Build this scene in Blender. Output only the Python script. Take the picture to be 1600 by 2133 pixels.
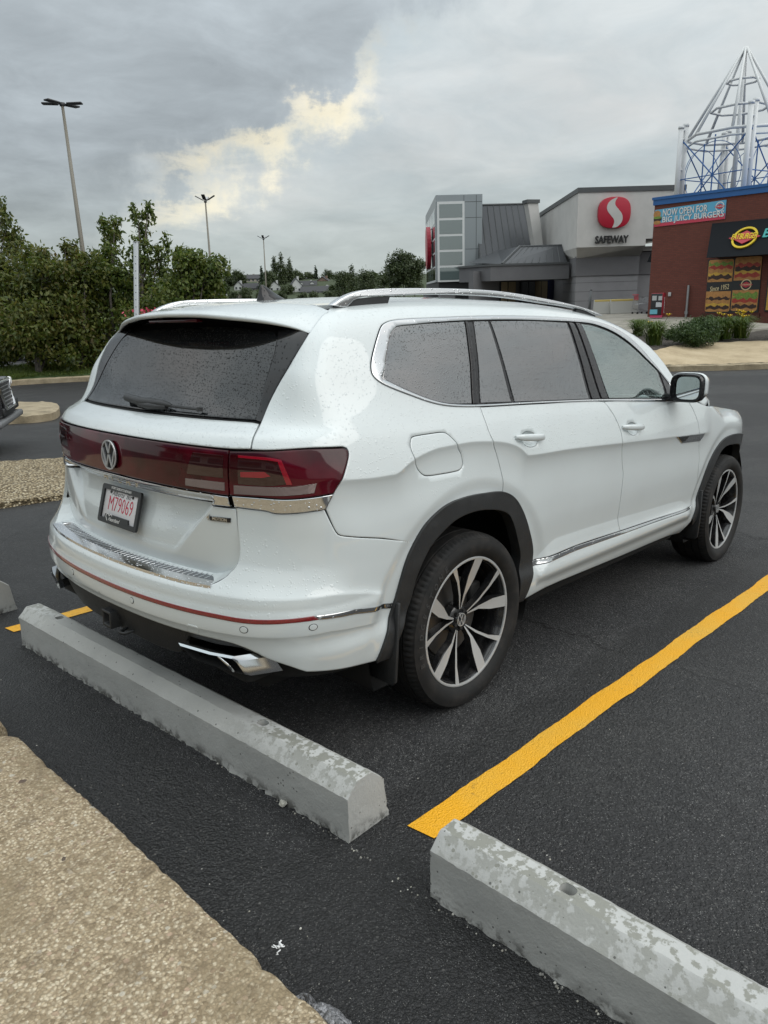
import bpy, bmesh, math, random
import numpy as np
from mathutils import Vector, Matrix, geometry
random.seed(7); rng = np.random.default_rng(7)
sc = bpy.context.scene
for o in list(bpy.data.objects): bpy.data.objects.remove(o)
COL = sc.collection
# ------------------------------------------------------------------ frames
# The car park slopes a little: lot frame (x along the stall, z normal to the asphalt) -> level world frame.
UPL = Vector((-.0642, -.0142, .9978)).normalized()
RM = UPL.rotation_difference(Vector((0, 0, 1))).to_matrix()
RN = np.array(RM)
ML = RM.to_4x4()
# ------------------------------------------------------------------ camera
CP = Vector((-2.40293372, -2.7432413, 1.55011352)); YAW, PIT, ROL, FPX = .758267754, -.229895695, .00239517844, 1540.73475
fw = Vector((math.cos(YAW)*math.cos(PIT), math.sin(YAW)*math.cos(PIT), math.sin(PIT)))
rt = Vector((math.sin(YAW), -math.cos(YAW), 0)); upv = rt.cross(fw)
r2 = math.cos(ROL)*rt + math.sin(ROL)*upv; u2 = -math.sin(ROL)*rt + math.cos(ROL)*upv
camd = bpy.data.cameras.new('camera'); cam = bpy.data.objects.new('camera', camd); COL.objects.link(cam)
mrot = Matrix((r2, u2, -fw)).transposed()
cam.matrix_world = Matrix.Translation(RM @ CP) @ (RM @ mrot).to_4x4()
camd.sensor_fit = 'VERTICAL'; camd.sensor_height = 36; camd.lens = FPX/2133*36; camd.clip_start = .05; camd.clip_end = 3000
sc.camera = cam
CW = RM @ CP; FW = RM @ fw; RW = RM @ r2; UW = RM @ u2
def ray(px, py):
    return FW + RW*((px-800)/FPX) - UW*((py-1066.5)/FPX)
def at(px, py, D):
    """point seen at pixel (px,py) of the photograph, D metres ahead of the camera"""
    return CW + ray(px, py)*D
# ------------------------------------------------------------------ sun, sky, exposure
SUN_EL, SUN_ROT = math.radians(38), math.radians(160)
sund = bpy.data.lights.new('sun', 'SUN'); sund.energy = 1.15; sund.angle = math.radians(50); sund.color = (1, .965, .92)
sun = bpy.data.objects.new('sun', sund); COL.objects.link(sun)
sdir = Vector((math.sin(SUN_ROT)*math.cos(SUN_EL), math.cos(SUN_ROT)*math.cos(SUN_EL), math.sin(SUN_EL)))
sun.rotation_euler = sdir.to_track_quat('Z', 'Y').to_euler(); sun.location = (0, 0, 30)
class NT:
    """tiny node-tree helper"""
    def __init__(s, nt): s.nt = nt; s.n = nt.nodes; s.l = nt.links
    def add(s, t, **kw):
        nd = s.n.new(t)
        for k, v in kw.items():
            if k.startswith('i_'):
                key = k[2:]; key = int(key) if key.isdigit() else key.replace('_', ' ')
                s.put(nd, key, v)
            else: setattr(nd, k, v)
        return nd
    def put(s, nd, key, v):
        sk = nd.inputs[key]
        if isinstance(v, bpy.types.NodeSocket): s.l.new(v, sk)
        elif isinstance(v, bpy.types.Node): s.l.new(v.outputs[0], sk)
        else:
            if sk.type == 'RGBA' and hasattr(v, '__len__') and len(v) == 3: v = (*v, 1)
            sk.default_value = v
    def math(s, op, a, b=0., c=None, clamp=False):
        nd = s.n.new('ShaderNodeMath'); nd.operation = op; nd.use_clamp = clamp
        s.put(nd, 0, a); s.put(nd, 1, b)
        if c is not None: s.put(nd, 2, c)
        return nd.outputs[0]
    def vm(s, op, a, b=(0, 0, 0)):
        nd = s.n.new('ShaderNodeVectorMath'); nd.operation = op; s.put(nd, 0, a)
        if op == 'SCALE': s.put(nd, 3, b)
        else: s.put(nd, 1, b)
        return nd.outputs['Value'] if op in ('DOT_PRODUCT', 'LENGTH', 'DISTANCE') else nd.outputs[0]
    def noise(s, vec, scale, detail=4, rough=.55, col=False):
        nd = s.add('ShaderNodeTexNoise'); s.put(nd, 'Vector', vec); s.put(nd, 'Scale', scale); s.put(nd, 'Detail', detail); s.put(nd, 'Roughness', rough)
        return nd.outputs[1 if col else 0]
    def vor(s, vec, scale, feature='F1', rnd=1.):
        nd = s.add('ShaderNodeTexVoronoi', feature=feature); s.put(nd, 'Vector', vec); s.put(nd, 'Scale', scale); s.put(nd, 'Randomness', rnd)
        return nd
    def ramp(s, fac, stops, interp='LINEAR'):
        nd = s.add('ShaderNodeValToRGB'); s.put(nd, 0, fac); cr = nd.color_ramp; cr.interpolation = interp
        while len(cr.elements) < len(stops): cr.elements.new(.5)
        for e, (p, c) in zip(cr.elements, stops):
            e.position = p; e.color = (*c, 1) if hasattr(c, '__len__') else (c, c, c, 1)
        return nd.outputs[0]
    def sstep(s, v, a, b):
        nd = s.add('ShaderNodeMapRange', interpolation_type='SMOOTHSTEP'); s.put(nd, 0, v); s.put(nd, 1, a); s.put(nd, 2, b); return nd.outputs[0]
    def mix(s, f, a, b, blend='MIX'):
        nd = s.add('ShaderNodeMix', data_type='RGBA', blend_type=blend, clamp_factor=True)
        s.put(nd, 0, f); s.put(nd, 6, a); s.put(nd, 7, b); return nd.outputs[2]
def build_world():
    w = bpy.data.worlds.new('World'); sc.world = w; w.use_nodes = True; N = NT(w.node_tree)
    for nd in list(N.n): N.n.remove(nd)
    sky = N.add('ShaderNodeTexSky', sky_type='NISHITA', sun_disc=False, sun_elevation=SUN_EL, sun_rotation=SUN_ROT)
    bg1 = N.add('ShaderNodeBackground', i_Color=sky.outputs[0], i_Strength=.10)
    d = N.vm('NORMALIZE', N.add('ShaderNodeTexCoord').outputs['Generated'])
    sep = N.add('ShaderNodeSeparateXYZ', i_0=d); z = N.math('MAXIMUM', sep.outputs[2], 0.)
    # flat cloud deck: direction projected on a plane overhead
    inv = N.math('DIVIDE', 1., N.math('ADD', z, .22))
    pv = N.vm('SCALE', d, inv)
    wx = N.noise(pv, 1.3, 3, .5, True); pw = N.vm('ADD', pv, N.vm('SCALE', N.vm('SUBTRACT', wx, (.5, .5, .5)), .55))
    n1 = N.noise(pw, 1.1, 9, .58); n2 = N.noise(pw, 3.1, 8, .6); n3 = N.noise(d, 7.5, 8, .62)
    lum = N.math('ADD', .545, N.math('ADD', N.math('MULTIPLY', z, .58), N.math('MULTIPLY', N.math('MULTIPLY', z, z), .80)))      # overcast: far brighter overhead than at the horizon
    lum = N.math('MULTIPLY', lum, N.math('ADD', .46, N.math('MULTIPLY', N.math('ADD', N.math('MULTIPLY', n1, .62), N.math('MULTIPLY', n2, .38)), 1.12)))
    # dark rain cloud, bright ragged edge
    def dirp(px, py): return tuple(ray(px, py).normalized())
    a, b = Vector(dirp(330, 440)), Vector(dirp(770, 130)); nb = a.cross(b).normalized()
    if nb.dot(Vector(dirp(100, 100))) < 0: nb = -nb
    warp = N.math('ADD', N.math('MULTIPLY', N.math('SUBTRACT', n3, .5), .26), N.math('MULTIPLY', N.math('SUBTRACT', n2, .5), .14))
    e = N.math('ADD', N.vm('DOT_PRODUCT', d, tuple(nb)), warp)             # >0 inside the dark cloud
    cen = N.vm('DOT_PRODUCT', d, dirp(150, 60))
    inside = N.math('MULTIPLY', N.sstep(e, -.03, .05), N.sstep(cen, .74, .90))
    dark = N.math('ADD', .44, N.math('MULTIPLY', n2, .42))
    lum = N.math('MULTIPLY', lum, N.math('ADD', 1., N.math('MULTIPLY', inside, N.math('SUBTRACT', dark, 1.))))
    edge = N.math('MULTIPLY', N.sstep(e, -.060, -.004), N.math('SUBTRACT', 1., N.sstep(e, .0, .025)))
    along = N.sstep(N.vm('DOT_PRODUCT', d, dirp(600, 330)), .972, .997)
    edge = N.math('MULTIPLY', N.math('MULTIPLY', edge, along), N.sstep(n3, .36, .60))
    col = N.ramp(n1, [(.30, (.80, .92, .97)), (.50, (.93, .99, 1.)), (.70, (1., .985, .96))])
    col = N.mix(inside, col, (.90, 1.0, 1.06))
    hz = N.sstep(z, .0, .20)
    col = N.mix(hz, (.90, 1.0, .985), col)
    c = N.vm('SCALE', col, lum)
    c = N.vm('ADD', c, N.vm('SCALE', (.46, .34, .12), edge))
    c = N.mix(N.sstep(sep.outputs[2], -.02, .0), (.10, .10, .10), c)
    bg2 = N.add('ShaderNodeBackground', i_Color=c, i_Strength=1.0)
    mx = N.add('ShaderNodeMixShader', i_0=.94); N.put(mx, 1, bg1); N.put(mx, 2, bg2)
    out = N.add('ShaderNodeOutputWorld'); N.put(out, 0, mx)
build_world()
sc.view_settings.view_transform = 'Standard'; sc.view_settings.look = 'None'
sc.view_settings.exposure = 0; sc.view_settings.gamma = 1; sc.view_settings.use_curve_mapping = False
sc.render.engine = 'CYCLES'
cy = sc.cycles
cy.use_denoising = True; cy.max_bounces = 7; cy.diffuse_bounces = 3; cy.glossy_bounces = 4; cy.transmission_bounces = 5; cy.transparent_max_bounces = 8; cy.volume_bounces = 0
cy.use_adaptive_sampling = True; cy.adaptive_threshold = .015; cy.caustics_reflective = False; cy.caustics_refractive = False; cy.sample_clamp_indirect = 6
# ------------------------------------------------------------------ object helpers
def put(name, me, mat=None, parent=None, kind=None, label=None, cat=None, group=None, lot=False):
    o = bpy.data.objects.new(name, me); COL.objects.link(o)
    if me is not None and mat is not None and not me.materials:
        for m in (mat if isinstance(mat, (list, tuple)) else [mat]): me.materials.append(m)
    if parent is not None: o.parent = parent
    if lot: o.matrix_world = ML.copy()
    if kind: o['kind'] = kind
    if label: o['label'] = label
    if cat: o['category'] = cat
    if group: o['group'] = group
    return o
def root(name, label, cat, group=None, loc=None, lot=False):
    o = put(name, None, label=label, cat=cat, group=group)
    o.empty_display_size = .2
    if lot: o.matrix_world = ML.copy()
    if loc is not None: o.location = loc
    return o
def mk(verts, faces, smooth=False):
    me = bpy.data.meshes.new('m'); me.from_pydata([tuple(v) for v in verts], [], [tuple(f) for f in faces]); me.update()
    if smooth: me.polygons.foreach_set('use_smooth', [True]*len(me.polygons))
    return me
class MB:
    """collects simple solids in one mesh"""
    def __init__(s): s.v = []; s.f = []
    def raw(s, v, f):
        b = len(s.v); s.v += [tuple(p) for p in v]; s.f += [tuple(i+b for i in q) for q in f]; return s
    def box(s, c, d, M=None):
        x, y, z = c; a, b, h = d[0]/2, d[1]/2, d[2]/2
        v = [Vector((x+i*a, y+j*b, z+k*h)) for k in (-1, 1) for j in (-1, 1) for i in (-1, 1)]
        if M is not None: v = [M @ p for p in v]
        return s.raw(v, [(0, 2, 3, 1), (4, 5, 7, 6), (0, 1, 5, 4), (1, 3, 7, 5), (3, 2, 6, 7), (2, 0, 4, 6)])
    def tube(s, pts, r, n=8, cap=True):
        pts = [Vector(p) for p in pts]; rs = r if hasattr(r, '__len__') else [r]*len(pts); b = len(s.v); up = None
        for i, p in enumerate(pts):
            t = (pts[min(i+1, len(pts)-1)]-pts[max(i-1, 0)]).normalized()
            if up is None: up = Vector((0, 0, 1)) if abs(t.z) < .9 else Vector((1, 0, 0))
            a = t.cross(up).normalized(); c = a.cross(t).normalized(); up = c
            for k in range(n):
                th = 2*math.pi*k/n; s.v.append(tuple(p+(a*math.cos(th)+c*math.sin(th))*rs[i]))
        for i in range(len(pts)-1):
            for k in range(n):
                s.f.append((b+i*n+k, b+i*n+(k+1) % n, b+(i+1)*n+(k+1) % n, b+(i+1)*n+k))
        if cap: s.f.append(tuple(b+k for k in range(n))[::-1]); e = b+(len(pts)-1)*n; s.f.append(tuple(e+k for k in range(n)))
        return s
    def prism(s, poly, off):
        """planar polygon (3D points) extruded by the vector off"""
        n = len(poly); off = Vector(off); v = [Vector(p) for p in poly]; v += [p+off for p in v]
        return s.raw(v, [tuple(range(n)), tuple(range(2*n-1, n-1, -1))]+[(i, i+n, (i+1) % n+n, (i+1) % n) for i in range(n)])
    def mesh(s, smooth=False): return fixn(mk(s.v, s.f, smooth))
def fixn(me):
    bm = bmesh.new(); bm.from_mesh(me); bmesh.ops.recalc_face_normals(bm, faces=bm.faces); bm.to_mesh(me); bm.free(); return me
def bevel(me, w, seg=2, ang=30):
    bm = bmesh.new(); bm.from_mesh(me); bmesh.ops.remove_doubles(bm, verts=bm.verts, dist=1e-5)
    ed = [e for e in bm.edges if len(e.link_faces) == 2 and e.calc_face_angle(0) > math.radians(ang)]
    bmesh.ops.bevel(bm, geom=ed, offset=w, segments=seg, profile=.5, affect='EDGES', clamp_overlap=True)
    bmesh.ops.recalc_face_normals(bm, faces=bm.faces)
    for f in bm.faces: f.smooth = True
    bm.to_mesh(me); bm.free()
    return me
def autosmooth(me, ang=35):
    me.polygons.foreach_set('use_smooth', [True]*len(me.polygons)); me.set_sharp_from_angle(angle=math.radians(ang)); return me
def lathe(prof, n=64, axis='y'):
    """profile [(r,h)...] turned about y"""
    v = []; f = []; m = len(prof)
    for i in range(n):
        a = 2*math.pi*i/n
        for r, h in prof: v.append((r*math.cos(a), h, r*math.sin(a)))
    for i in range(n):
        for j in range(m-1):
            a, b = i*m+j, ((i+1) % n)*m+j; f.append((a, a+1, b+1, b))
    return autosmooth(fixn(mk(v, f)), 40)
_fc = {}
def text_mesh(s, size=1., extr=.0, align='CENTER', res=2, shear=0., bold=0.):
    cu = bpy.data.curves.new('t', 'FONT'); cu.body = s; cu.size = size; cu.extrude = extr; cu.align_x = align; cu.align_y = 'CENTER'; cu.resolution_u = res; cu.shear = shear; cu.offset = bold
    o = bpy.data.objects.new('t', cu); COL.objects.link(o); dg = bpy.context.evaluated_depsgraph_get(); dg.update()
    me = bpy.data.meshes.new_from_object(o.evaluated_get(dg)); bpy.data.objects.remove(o); bpy.data.curves.remove(cu)
    return me
def mxf(me, M): me.transform(M); me.update(); return me
def frame(o, x, n):
    """matrix: local x along x, local z along n, local y = z cross x"""
    x = Vector(x).normalized(); n = Vector(n).normalized(); y = n.cross(x).normalized(); x = y.cross(n)
    M = Matrix((x, y, n)).transposed().to_4x4(); M.translation = Vector(o); return M
def join(mes):
    v = []; f = []
    for me in mes:
        b = len(v); v += [tuple(q.co) for q in me.vertices]; f += [tuple(i+b for i in p.vertices) for p in me.polygons]
    return mk(v, f)
# ------------------------------------------------------------------ materials
def M(name, base=(.5, .5, .5), rough=.5, metal=0., spec=.5, coat=0., coatr=.03, ior=None, **kw):
    m = bpy.data.materials.new(name); m.use_nodes = True; N = NT(m.node_tree); b = N.n['Principled BSDF']
    N.put(b, 'Base Color', base); N.put(b, 'Roughness', rough); N.put(b, 'Metallic', metal); N.put(b, 'Specular IOR Level', spec)
    N.put(b, 'Coat Weight', coat); N.put(b, 'Coat Roughness', coatr)
    if ior: N.put(b, 'IOR', ior)
    m['_'] = 1
    return m
def nt(m): N = NT(m.node_tree); return N, N.n['Principled BSDF']
def oc(N): return N.add('ShaderNodeTexCoord').outputs['Object']
def bump(N, h, strength=.3, dist=.01, normal=None):
    nd = N.add('ShaderNodeBump', i_Strength=strength, i_Distance=dist, i_Height=h)
    if normal is not None: N.put(nd, 'Normal', normal)
    return nd.outputs[0]
def drops(N, co, scale=95, thr=.55, rad=.30):
    """rain beads: one per Voronoi cell where a random number allows; returns height 0..1"""
    v = N.vor(co, scale); rnd = N.add('ShaderNodeSeparateColor', i_0=v.outputs['Color'])
    r = N.math('MULTIPLY', N.math('ADD', .45, N.math('MULTIPLY', rnd.outputs[1], .75)), rad)
    h = N.math('SUBTRACT', 1., N.math('DIVIDE', v.outputs['Distance'], r), clamp=True)
    return N.math('MULTIPLY', N.math('POWER', h, .5), N.math('GREATER_THAN', rnd.outputs[0], thr))
# white clear-coated paint, beaded with rain on the faces that look up
paint = M('white_paint', (.60, .645, .65), .40, coat=1., coatr=.03)
N, b = nt(paint); co = oc(N)
up = N.sstep(N.vm('DOT_PRODUCT', N.add('ShaderNodeNewGeometry').outputs['Normal'], (0, 0, 1)), .08, .30)
N.put(b, 'Coat IOR', 1.58)
h = N.math('MULTIPLY', N.math('ADD', drops(N, co, 105, .45, .34), drops(N, co, 60, .75, .3)), up)
bn = bump(N, h, .55, .004); N.put(b, 'Coat Normal', bn); N.put(b, 'Normal', bump(N, h, .25, .004))
N.put(b, 'Base Color', N.mix(N.sstep(N.noise(co, 3., 5), .35, .75), (.605, .65, .655), (.585, .625, .63)))
def glass(name, base, ior, thr):
    m = M(name, base, .02, spec=.5, ior=ior); N, b = nt(m); co = oc(N)
    h = N.math('ADD', drops(N, co, 125, thr, .34), drops(N, co, 210, thr+.1, .34))
    N.put(b, 'Normal', bump(N, h, 1., .006)); return m
tint = glass('tinted_glass', (.012, .013, .014), 3.1, .50)
rearglass = glass('rear_glass', (.008, .009, .010), 1.62, .42)
frontglass = bpy.data.materials.new('front_glass'); frontglass.use_nodes = True; N = NT(frontglass.node_tree); b = N.n['Principled BSDF']
co = oc(N); hh = N.math('ADD', drops(N, co, 125, .5, .34), drops(N, co, 210, .6, .34)); bb = bump(N, hh, 1., .006)
gl = N.add('ShaderNodeBsdfGlossy', i_Color=(.90, 1., .97), i_Roughness=.02, i_Normal=bb); tr = N.add('ShaderNodeBsdfTransparent', i_Color=(.42, .52, .48))
fr = N.add('ShaderNodeFresnel', i_IOR=4.6, i_Normal=bb); mx = N.add('ShaderNodeMixShader', i_0=fr.outputs[0]); N.put(mx, 1, tr); N.put(mx, 2, gl); N.put(N.n['Material Output'], 0, mx)
piano = M('gloss_black', (.010, .010, .011), .10, coat=.15, spec=.35)
N, b = nt(piano); co = oc(N); N.put(b, 'Normal', bump(N, drops(N, co, 90, .5, .34), .9, .005))
blackp = M('black_plastic', (.020, .021, .022), .48)
N, b = nt(blackp); co = oc(N); N.put(b, 'Normal', bump(N, N.math('ADD', N.noise(co, 900, 2), N.math('MULTIPLY', drops(N, co, 70, .72, .34), 2.)), .25, .002))
N.put(b, 'Base Color', N.mix(N.sstep(N.noise(co, 9, 6, .65), .45, .8), (.018, .019, .020), (.034, .035, .036)))
rubber = M('tyre_rubber', (.016, .015, .015), .68, spec=.3)
N, b = nt(rubber); co = oc(N); N.put(b, 'Base Color', N.mix(N.sstep(N.noise(co, 14, 6, .6), .42, .75), (.013, .013, .013), (.030, .027, .025)))
N.put(b, 'Normal', bump(N, N.noise(co, 260, 3), .12, .003))
chrome = M('chrome', (.66, .67, .68), .08, 1.)
N, b = nt(chrome); co = oc(N); N.put(b, 'Normal', bump(N, drops(N, co, 90, .7, .32), .5, .004))
satin = M('satin_silver', (.72, .73, .74), .26, 1.); N, b = nt(satin); co = oc(N); N.put(b, 'Normal', bump(N, drops(N, co, 80, .45, .34), .6, .004))
alu = M('machined_alloy', (.62, .63, .63), .38, .55, coat=.5); N, b = nt(alu); co = oc(N)
N.put(b, 'Roughness', N.math('ADD', .30, N.math('MULTIPLY', N.noise(co, 30, 4), .18)))
wheelblack = M('wheel_black', (.014, .014, .015), .22, coat=.5)
N, b = nt(wheelblack); co = oc(N); N.put(b, 'Base Color', N.mix(N.sstep(N.noise(co, 24, 5, .65), .45, .8), (.012, .012, .013), (.040, .038, .035)))
disc = M('brake_disc', (.16, .155, .15), .4, .9)
darkin = M('dark_interior', (.012, .012, .012), .75)
trimin = M('interior_trim', (.035, .036, .038), .6)
void = M('underside_black', (.006, .006, .006), .9)
redlens = M('red_lens', (.07, .003, .008), .07, spec=.4, coat=.0); N, b = nt(redlens); co = oc(N)
N.put(b, 'Base Color', N.mix(N.sstep(N.noise(co, 3.2, 3), .40, .62), (.030, .002, .004), (.085, .003, .010)))
redglow = M('red_lens_inner', (.26, .004, .016), .12, coat=1.); reddark = M('red_lens_dark', (.026, .003, .004), .06, coat=1.)
clearlens = M('clear_lens', (.34, .30, .30), .12, .3, coat=1., coatr=.02); N, b = nt(clearlens); co = oc(N)
wv = N.add('ShaderNodeTexWave', i_Scale=170.); wv.bands_direction = 'DIAGONAL'; N.put(wv, 'Vector', co)
N.put(b, 'Base Color', N.mix(wv.outputs[1], (.12, .07, .07), (.26, .20, .19))); N.put(b, 'Normal', bump(N, wv.outputs[1], .5, .003))
redrefl = M('red_reflector', (.17, .006, .008), .15, coat=1.); N, b = nt(redrefl); co = oc(N); v = N.vor(co, 240)
N.put(b, 'Base Color', N.mix(v.outputs['Distance'], (.10, .004, .006), (.26, .010, .014)))
mirrorm = M('mirror_glass', (.75, .80, .80), .015, 1.)
platew = M('plate_white', (.62, .61, .62), .35); plater = M('plate_red', (.50, .012, .05), .4); platek = M('plate_ink', (.03, .03, .035), .5)
frameb = M('plate_frame', (.014, .015, .016), .35); whitep = M('print_white', (.70, .70, .69), .4)
def pchip(xs,ys):
    xs=np.array(xs,float); ys=np.array(ys,float); h=np.diff(xs); d=np.diff(ys)/h
    m=np.zeros_like(ys); m[0]=d[0]; m[-1]=d[-1]
    for i in range(1,len(xs)-1):
        if d[i-1]*d[i]>0:
            w1=2*h[i]+h[i-1]; w2=h[i]+2*h[i-1]; m[i]=(w1+w2)/(w1/d[i-1]+w2/d[i])
    def f(x):
        x=np.clip(np.asarray(x,float),xs[0],xs[-1]); i=np.clip(np.searchsorted(xs,x,side='right')-1,0,len(h)-1)
        s=(x-xs[i])/h[i]; hh=h[i]
        return (ys[i]*(1+2*s)*(1-s)**2+hh*m[i]*s*(1-s)**2+ys[i+1]*s*s*(3-2*s)+hh*m[i+1]*s*s*(s-1))
    return f
def sst(a,b,x):
    t=np.clip((np.asarray(x,float)-a)/(b-a),0,1); return t*t*(3-2*t)
def smax(a,b,k):
    h=np.maximum(k-np.abs(a-b),0); return np.maximum(a,b)+h*h/(4*k)
W0=pchip([.20,.30,.36,.42,.47,.53,.60,.75,.90,1.02,1.12,1.20,1.26,1.30,1.45,1.60,1.66,1.72,1.80],
         [.84,.915,.955,.972,.978,.968,.975,.988,.990,.982,.966,.945,.920,.902,.843,.775,.742,.70,.60])
# rear profile of corners / bumper and of the tailgate (centre line)
XB=pchip([.20,.30,.40,.50,.58,.66,.70,.74,.80,.90,1.00,1.05,1.12,1.18,1.22,1.27,1.59,1.70,1.80],
         [-1.00,-1.05,-1.115,-1.14,-1.148,-1.146,-1.138,-1.115,-1.085,-1.062,-1.055,-1.058,-1.062,-1.052,-1.025,-.925,-.675,-.585,-.485])
XT=pchip([.60,.70,.76,.84,.93,.99,1.03,1.05,1.12,1.18,1.22,1.27,1.59,1.70,1.80],
         [-1.03,-1.042,-1.048,-1.040,-1.012,-1.006,-1.035,-1.058,-1.062,-1.052,-1.025,-.925,-.675,-.585,-.485])
XO=pchip([.60,.70,.76,.84,.93,1.0,1.05,1.12,1.18,1.22,1.27,1.59,1.70,1.80],
     [-1.04,-1.046,-1.050,-1.054,-1.056,-1.055,-1.058,-1.062,-1.052,-1.025,-.925,-.675,-.585,-.485])
ZR=pchip([-1.2,-.9,-.6,-.3,0,.4,.8,1.2,1.5,1.75,2.0,2.3,2.6,2.75,2.85,3.0,3.3,3.6,3.8,3.95,4.05],
         [1.55,1.625,1.678,1.715,1.738,1.752,1.755,1.742,1.715,1.672,1.60,1.46,1.29,1.205,1.165,1.145,1.125,1.08,1.02,.93,.80])
def pl(xs,ys):
    xs=np.array(xs);ys=np.array(ys)
    return lambda x: np.interp(x,xs,ys)
CRX=[-.75,-.42,-.32,-.27,-.20,-.10,.05,.20,.30,.38,.46,.52,.60,.9,1.3,1.9,2.4,2.6]
CRZ=[1.05]*len(CRX)
crease=pchip(CRX,CRZ)
def Wf(x,z,detail=True):
    w=W0(z)
    w=w-(.054+.040*sst(1.22,1.40,z)-.02*(1-sst(.6,.8,z)))*np.clip((-.1-x)/.95,0,1.3)**2
    w=w-.012*np.clip((x-1.9)/1.0,0,2)**2-.45*np.clip(x-3.05,0,2)**2-(.05*sst(1.2,1.6,z))*np.clip((x-.6)/1.6,0,2)**2
    if detail: w=w+details(x,z)
    return w
CR=pchip([-.80,-.72,-.56,-.479,-.45,-.415,-.356,-.298,-.217,-.047,.136,.197,.278,.329,.381,.714,1.29,2.064,2.45],
         [1.086,1.085,1.077,1.077,1.083,1.099,1.122,1.135,1.146,1.149,1.136,1.127,1.107,1.084,1.053,1.044,1.019,.987,.972])
SC=pchip([.53,.548,.613,.688,.947,1.317,1.694,2.179,2.271,2.33,2.36],[.50,.544,.594,.614,.610,.598,.584,.561,.536,.499,.47])
def details(x,z):
    d=z-CR(x); q=np.sqrt(d*d+.0022**2)
    fade=sst(-1.0,-.7,x)*(1-sst(2.42,2.6,x))
    o=.018*fade*np.where(d>0,np.exp(-q/.11),np.exp(-q/.030))
    o=o-.008*fade*np.exp(-((d+.10)/.09)**2)
    s=np.clip((SC(x)-z)/.085,0,1.0)*np.where((x>.53)&(x<2.36),1,0)
    o=o+.020*s*sst(.40,.46,z)
    for cx,a in ((0.,.012),(2.98,.010)):
        r=np.hypot(x-cx,z-.375); o=o-a*(1-sst(.56,.63,r))*sst(.35,.55,z)
    return o
def f(P,rear=XB,detail=True):
    x=P[...,0]; y=np.abs(P[...,1]); z=P[...,2]
    g1=y-Wf(x,z,detail)
    bow=1-.75*sst(1.20,1.45,z)
    rx=rear(z)
    if rear is XT:
        te=.355+np.clip(z-.80,-.05,.25)*.95
        rec=(1-sst(te,te+.05,y))*sst(.760,.805,z)*(1-sst(.985,1.03,z))
        rx=rx*rec+XO(z)*(1-rec)
    g2=(rx+(.14*y*y+.13*y**4)*bow-x)
    g3=x-(3.93-.16*y*y-.12*y**4-.25*np.clip(z-.75,0,1)**2*2)
    g4=z-(ZR(x)-.055*y*y-.05*y**4)
    if detail:
        bz=np.where(x<-.78,.694,.694-.36*np.maximum(x+.78,0)**1.35); db=z-bz
        bump=.012*np.where(db<0,1.0,np.exp(-np.maximum(db,0)/.02))*(1-sst(-.56,-.50,x))*sst(.40,.60,z)
        lz=np.where(x<-.78,.562,.562-.13*np.maximum(x+.78,0)); dl=z-lz
        bump=bump+.007*np.where(dl>0,1.0,np.exp(np.minimum(dl,0)/.015))*(1-sst(-.60,-.5,x))*(1-sst(.62,.66,z))
        bump=np.where(np.array(rear is XB),bump,0*bump)
        g1=g1-bump+.006; g2=g2-bump+.012
    k=.20-.06*sst(.75,1.0,z)-.055*sst(1.15,1.40,z)
    a=smax(g1,g2,k); a=smax(a,g3,.25); return smax(a,g4,.10)
XR,XF,YC,LC,ZB,LF=-.55,3.1,.45,.70,1.45,.45
def orig(t,v):
    t=np.asarray(t,float); v=np.asarray(v,float); s1=YC;s2=YC+LC;s3=s2+XF-XR;s4=s3+LC
    inn=np.maximum(v-ZB-LF,0)
    a=np.clip((t-s1)/LC,0,1)*np.pi/2; b=np.clip((t-s3)/LC,0,1)*np.pi/2
    ox=XR+np.clip(t-s2,0,XF-XR); oy=-(np.clip(t,0,YC)-np.clip(t-s4,0,YC))
    dx=np.where(t<s3,-np.cos(a),np.sin(b)); dy=np.where(t<s3,-np.sin(a),-np.cos(b))
    e=np.clip((v-ZB)/LF,0,1)*np.pi/2
    ox=ox-dx*inn; oy=oy-dy*inn
    O=np.stack([ox,oy,np.minimum(v,ZB)],-1); D=np.stack([dx*np.cos(e),dy*np.cos(e),np.sin(e)],-1)
    return O,D
def S(t,v,rear=XB,off=0.,detail=True):
    O,D=orig(t,v); lo=np.zeros(O.shape[:-1]); hi=lo+1.6
    for _ in range(40):
        m=(lo+hi)/2; q=f(O+D*m[...,None],rear,detail)-off; hi=np.where(q>0,m,hi); lo=np.where(q>0,lo,m)
    return O+D*((lo+hi)/2)[...,None]
def inv(P):
    """3D point -> (t,v)"""
    x,y,z=P; y=-abs(y); s2=YC+LC
    # corner/rear/side by horizontal direction
    if x<XR:
        if -y<=YC: t=-y
        else: t=YC+LC*np.arctan2(-y-YC,XR-x)/(np.pi/2)
        r=XR-x if -y<=YC else np.hypot(-y-YC,XR-x)
    elif x<=XF: t=s2+x-XR; r=-y-YC
    else:
        s3=s2+XF-XR
        t=s3+LC*np.arctan2(x-XF,-y-YC)/(np.pi/2); r=np.hypot(x-XF,-y-YC)
    v=z if z<=ZB else (ZB+LF*np.arctan2(z-ZB,r)/(np.pi/2) if r>0 else ZB+LF-r)
    return np.array([t,v])
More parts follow.
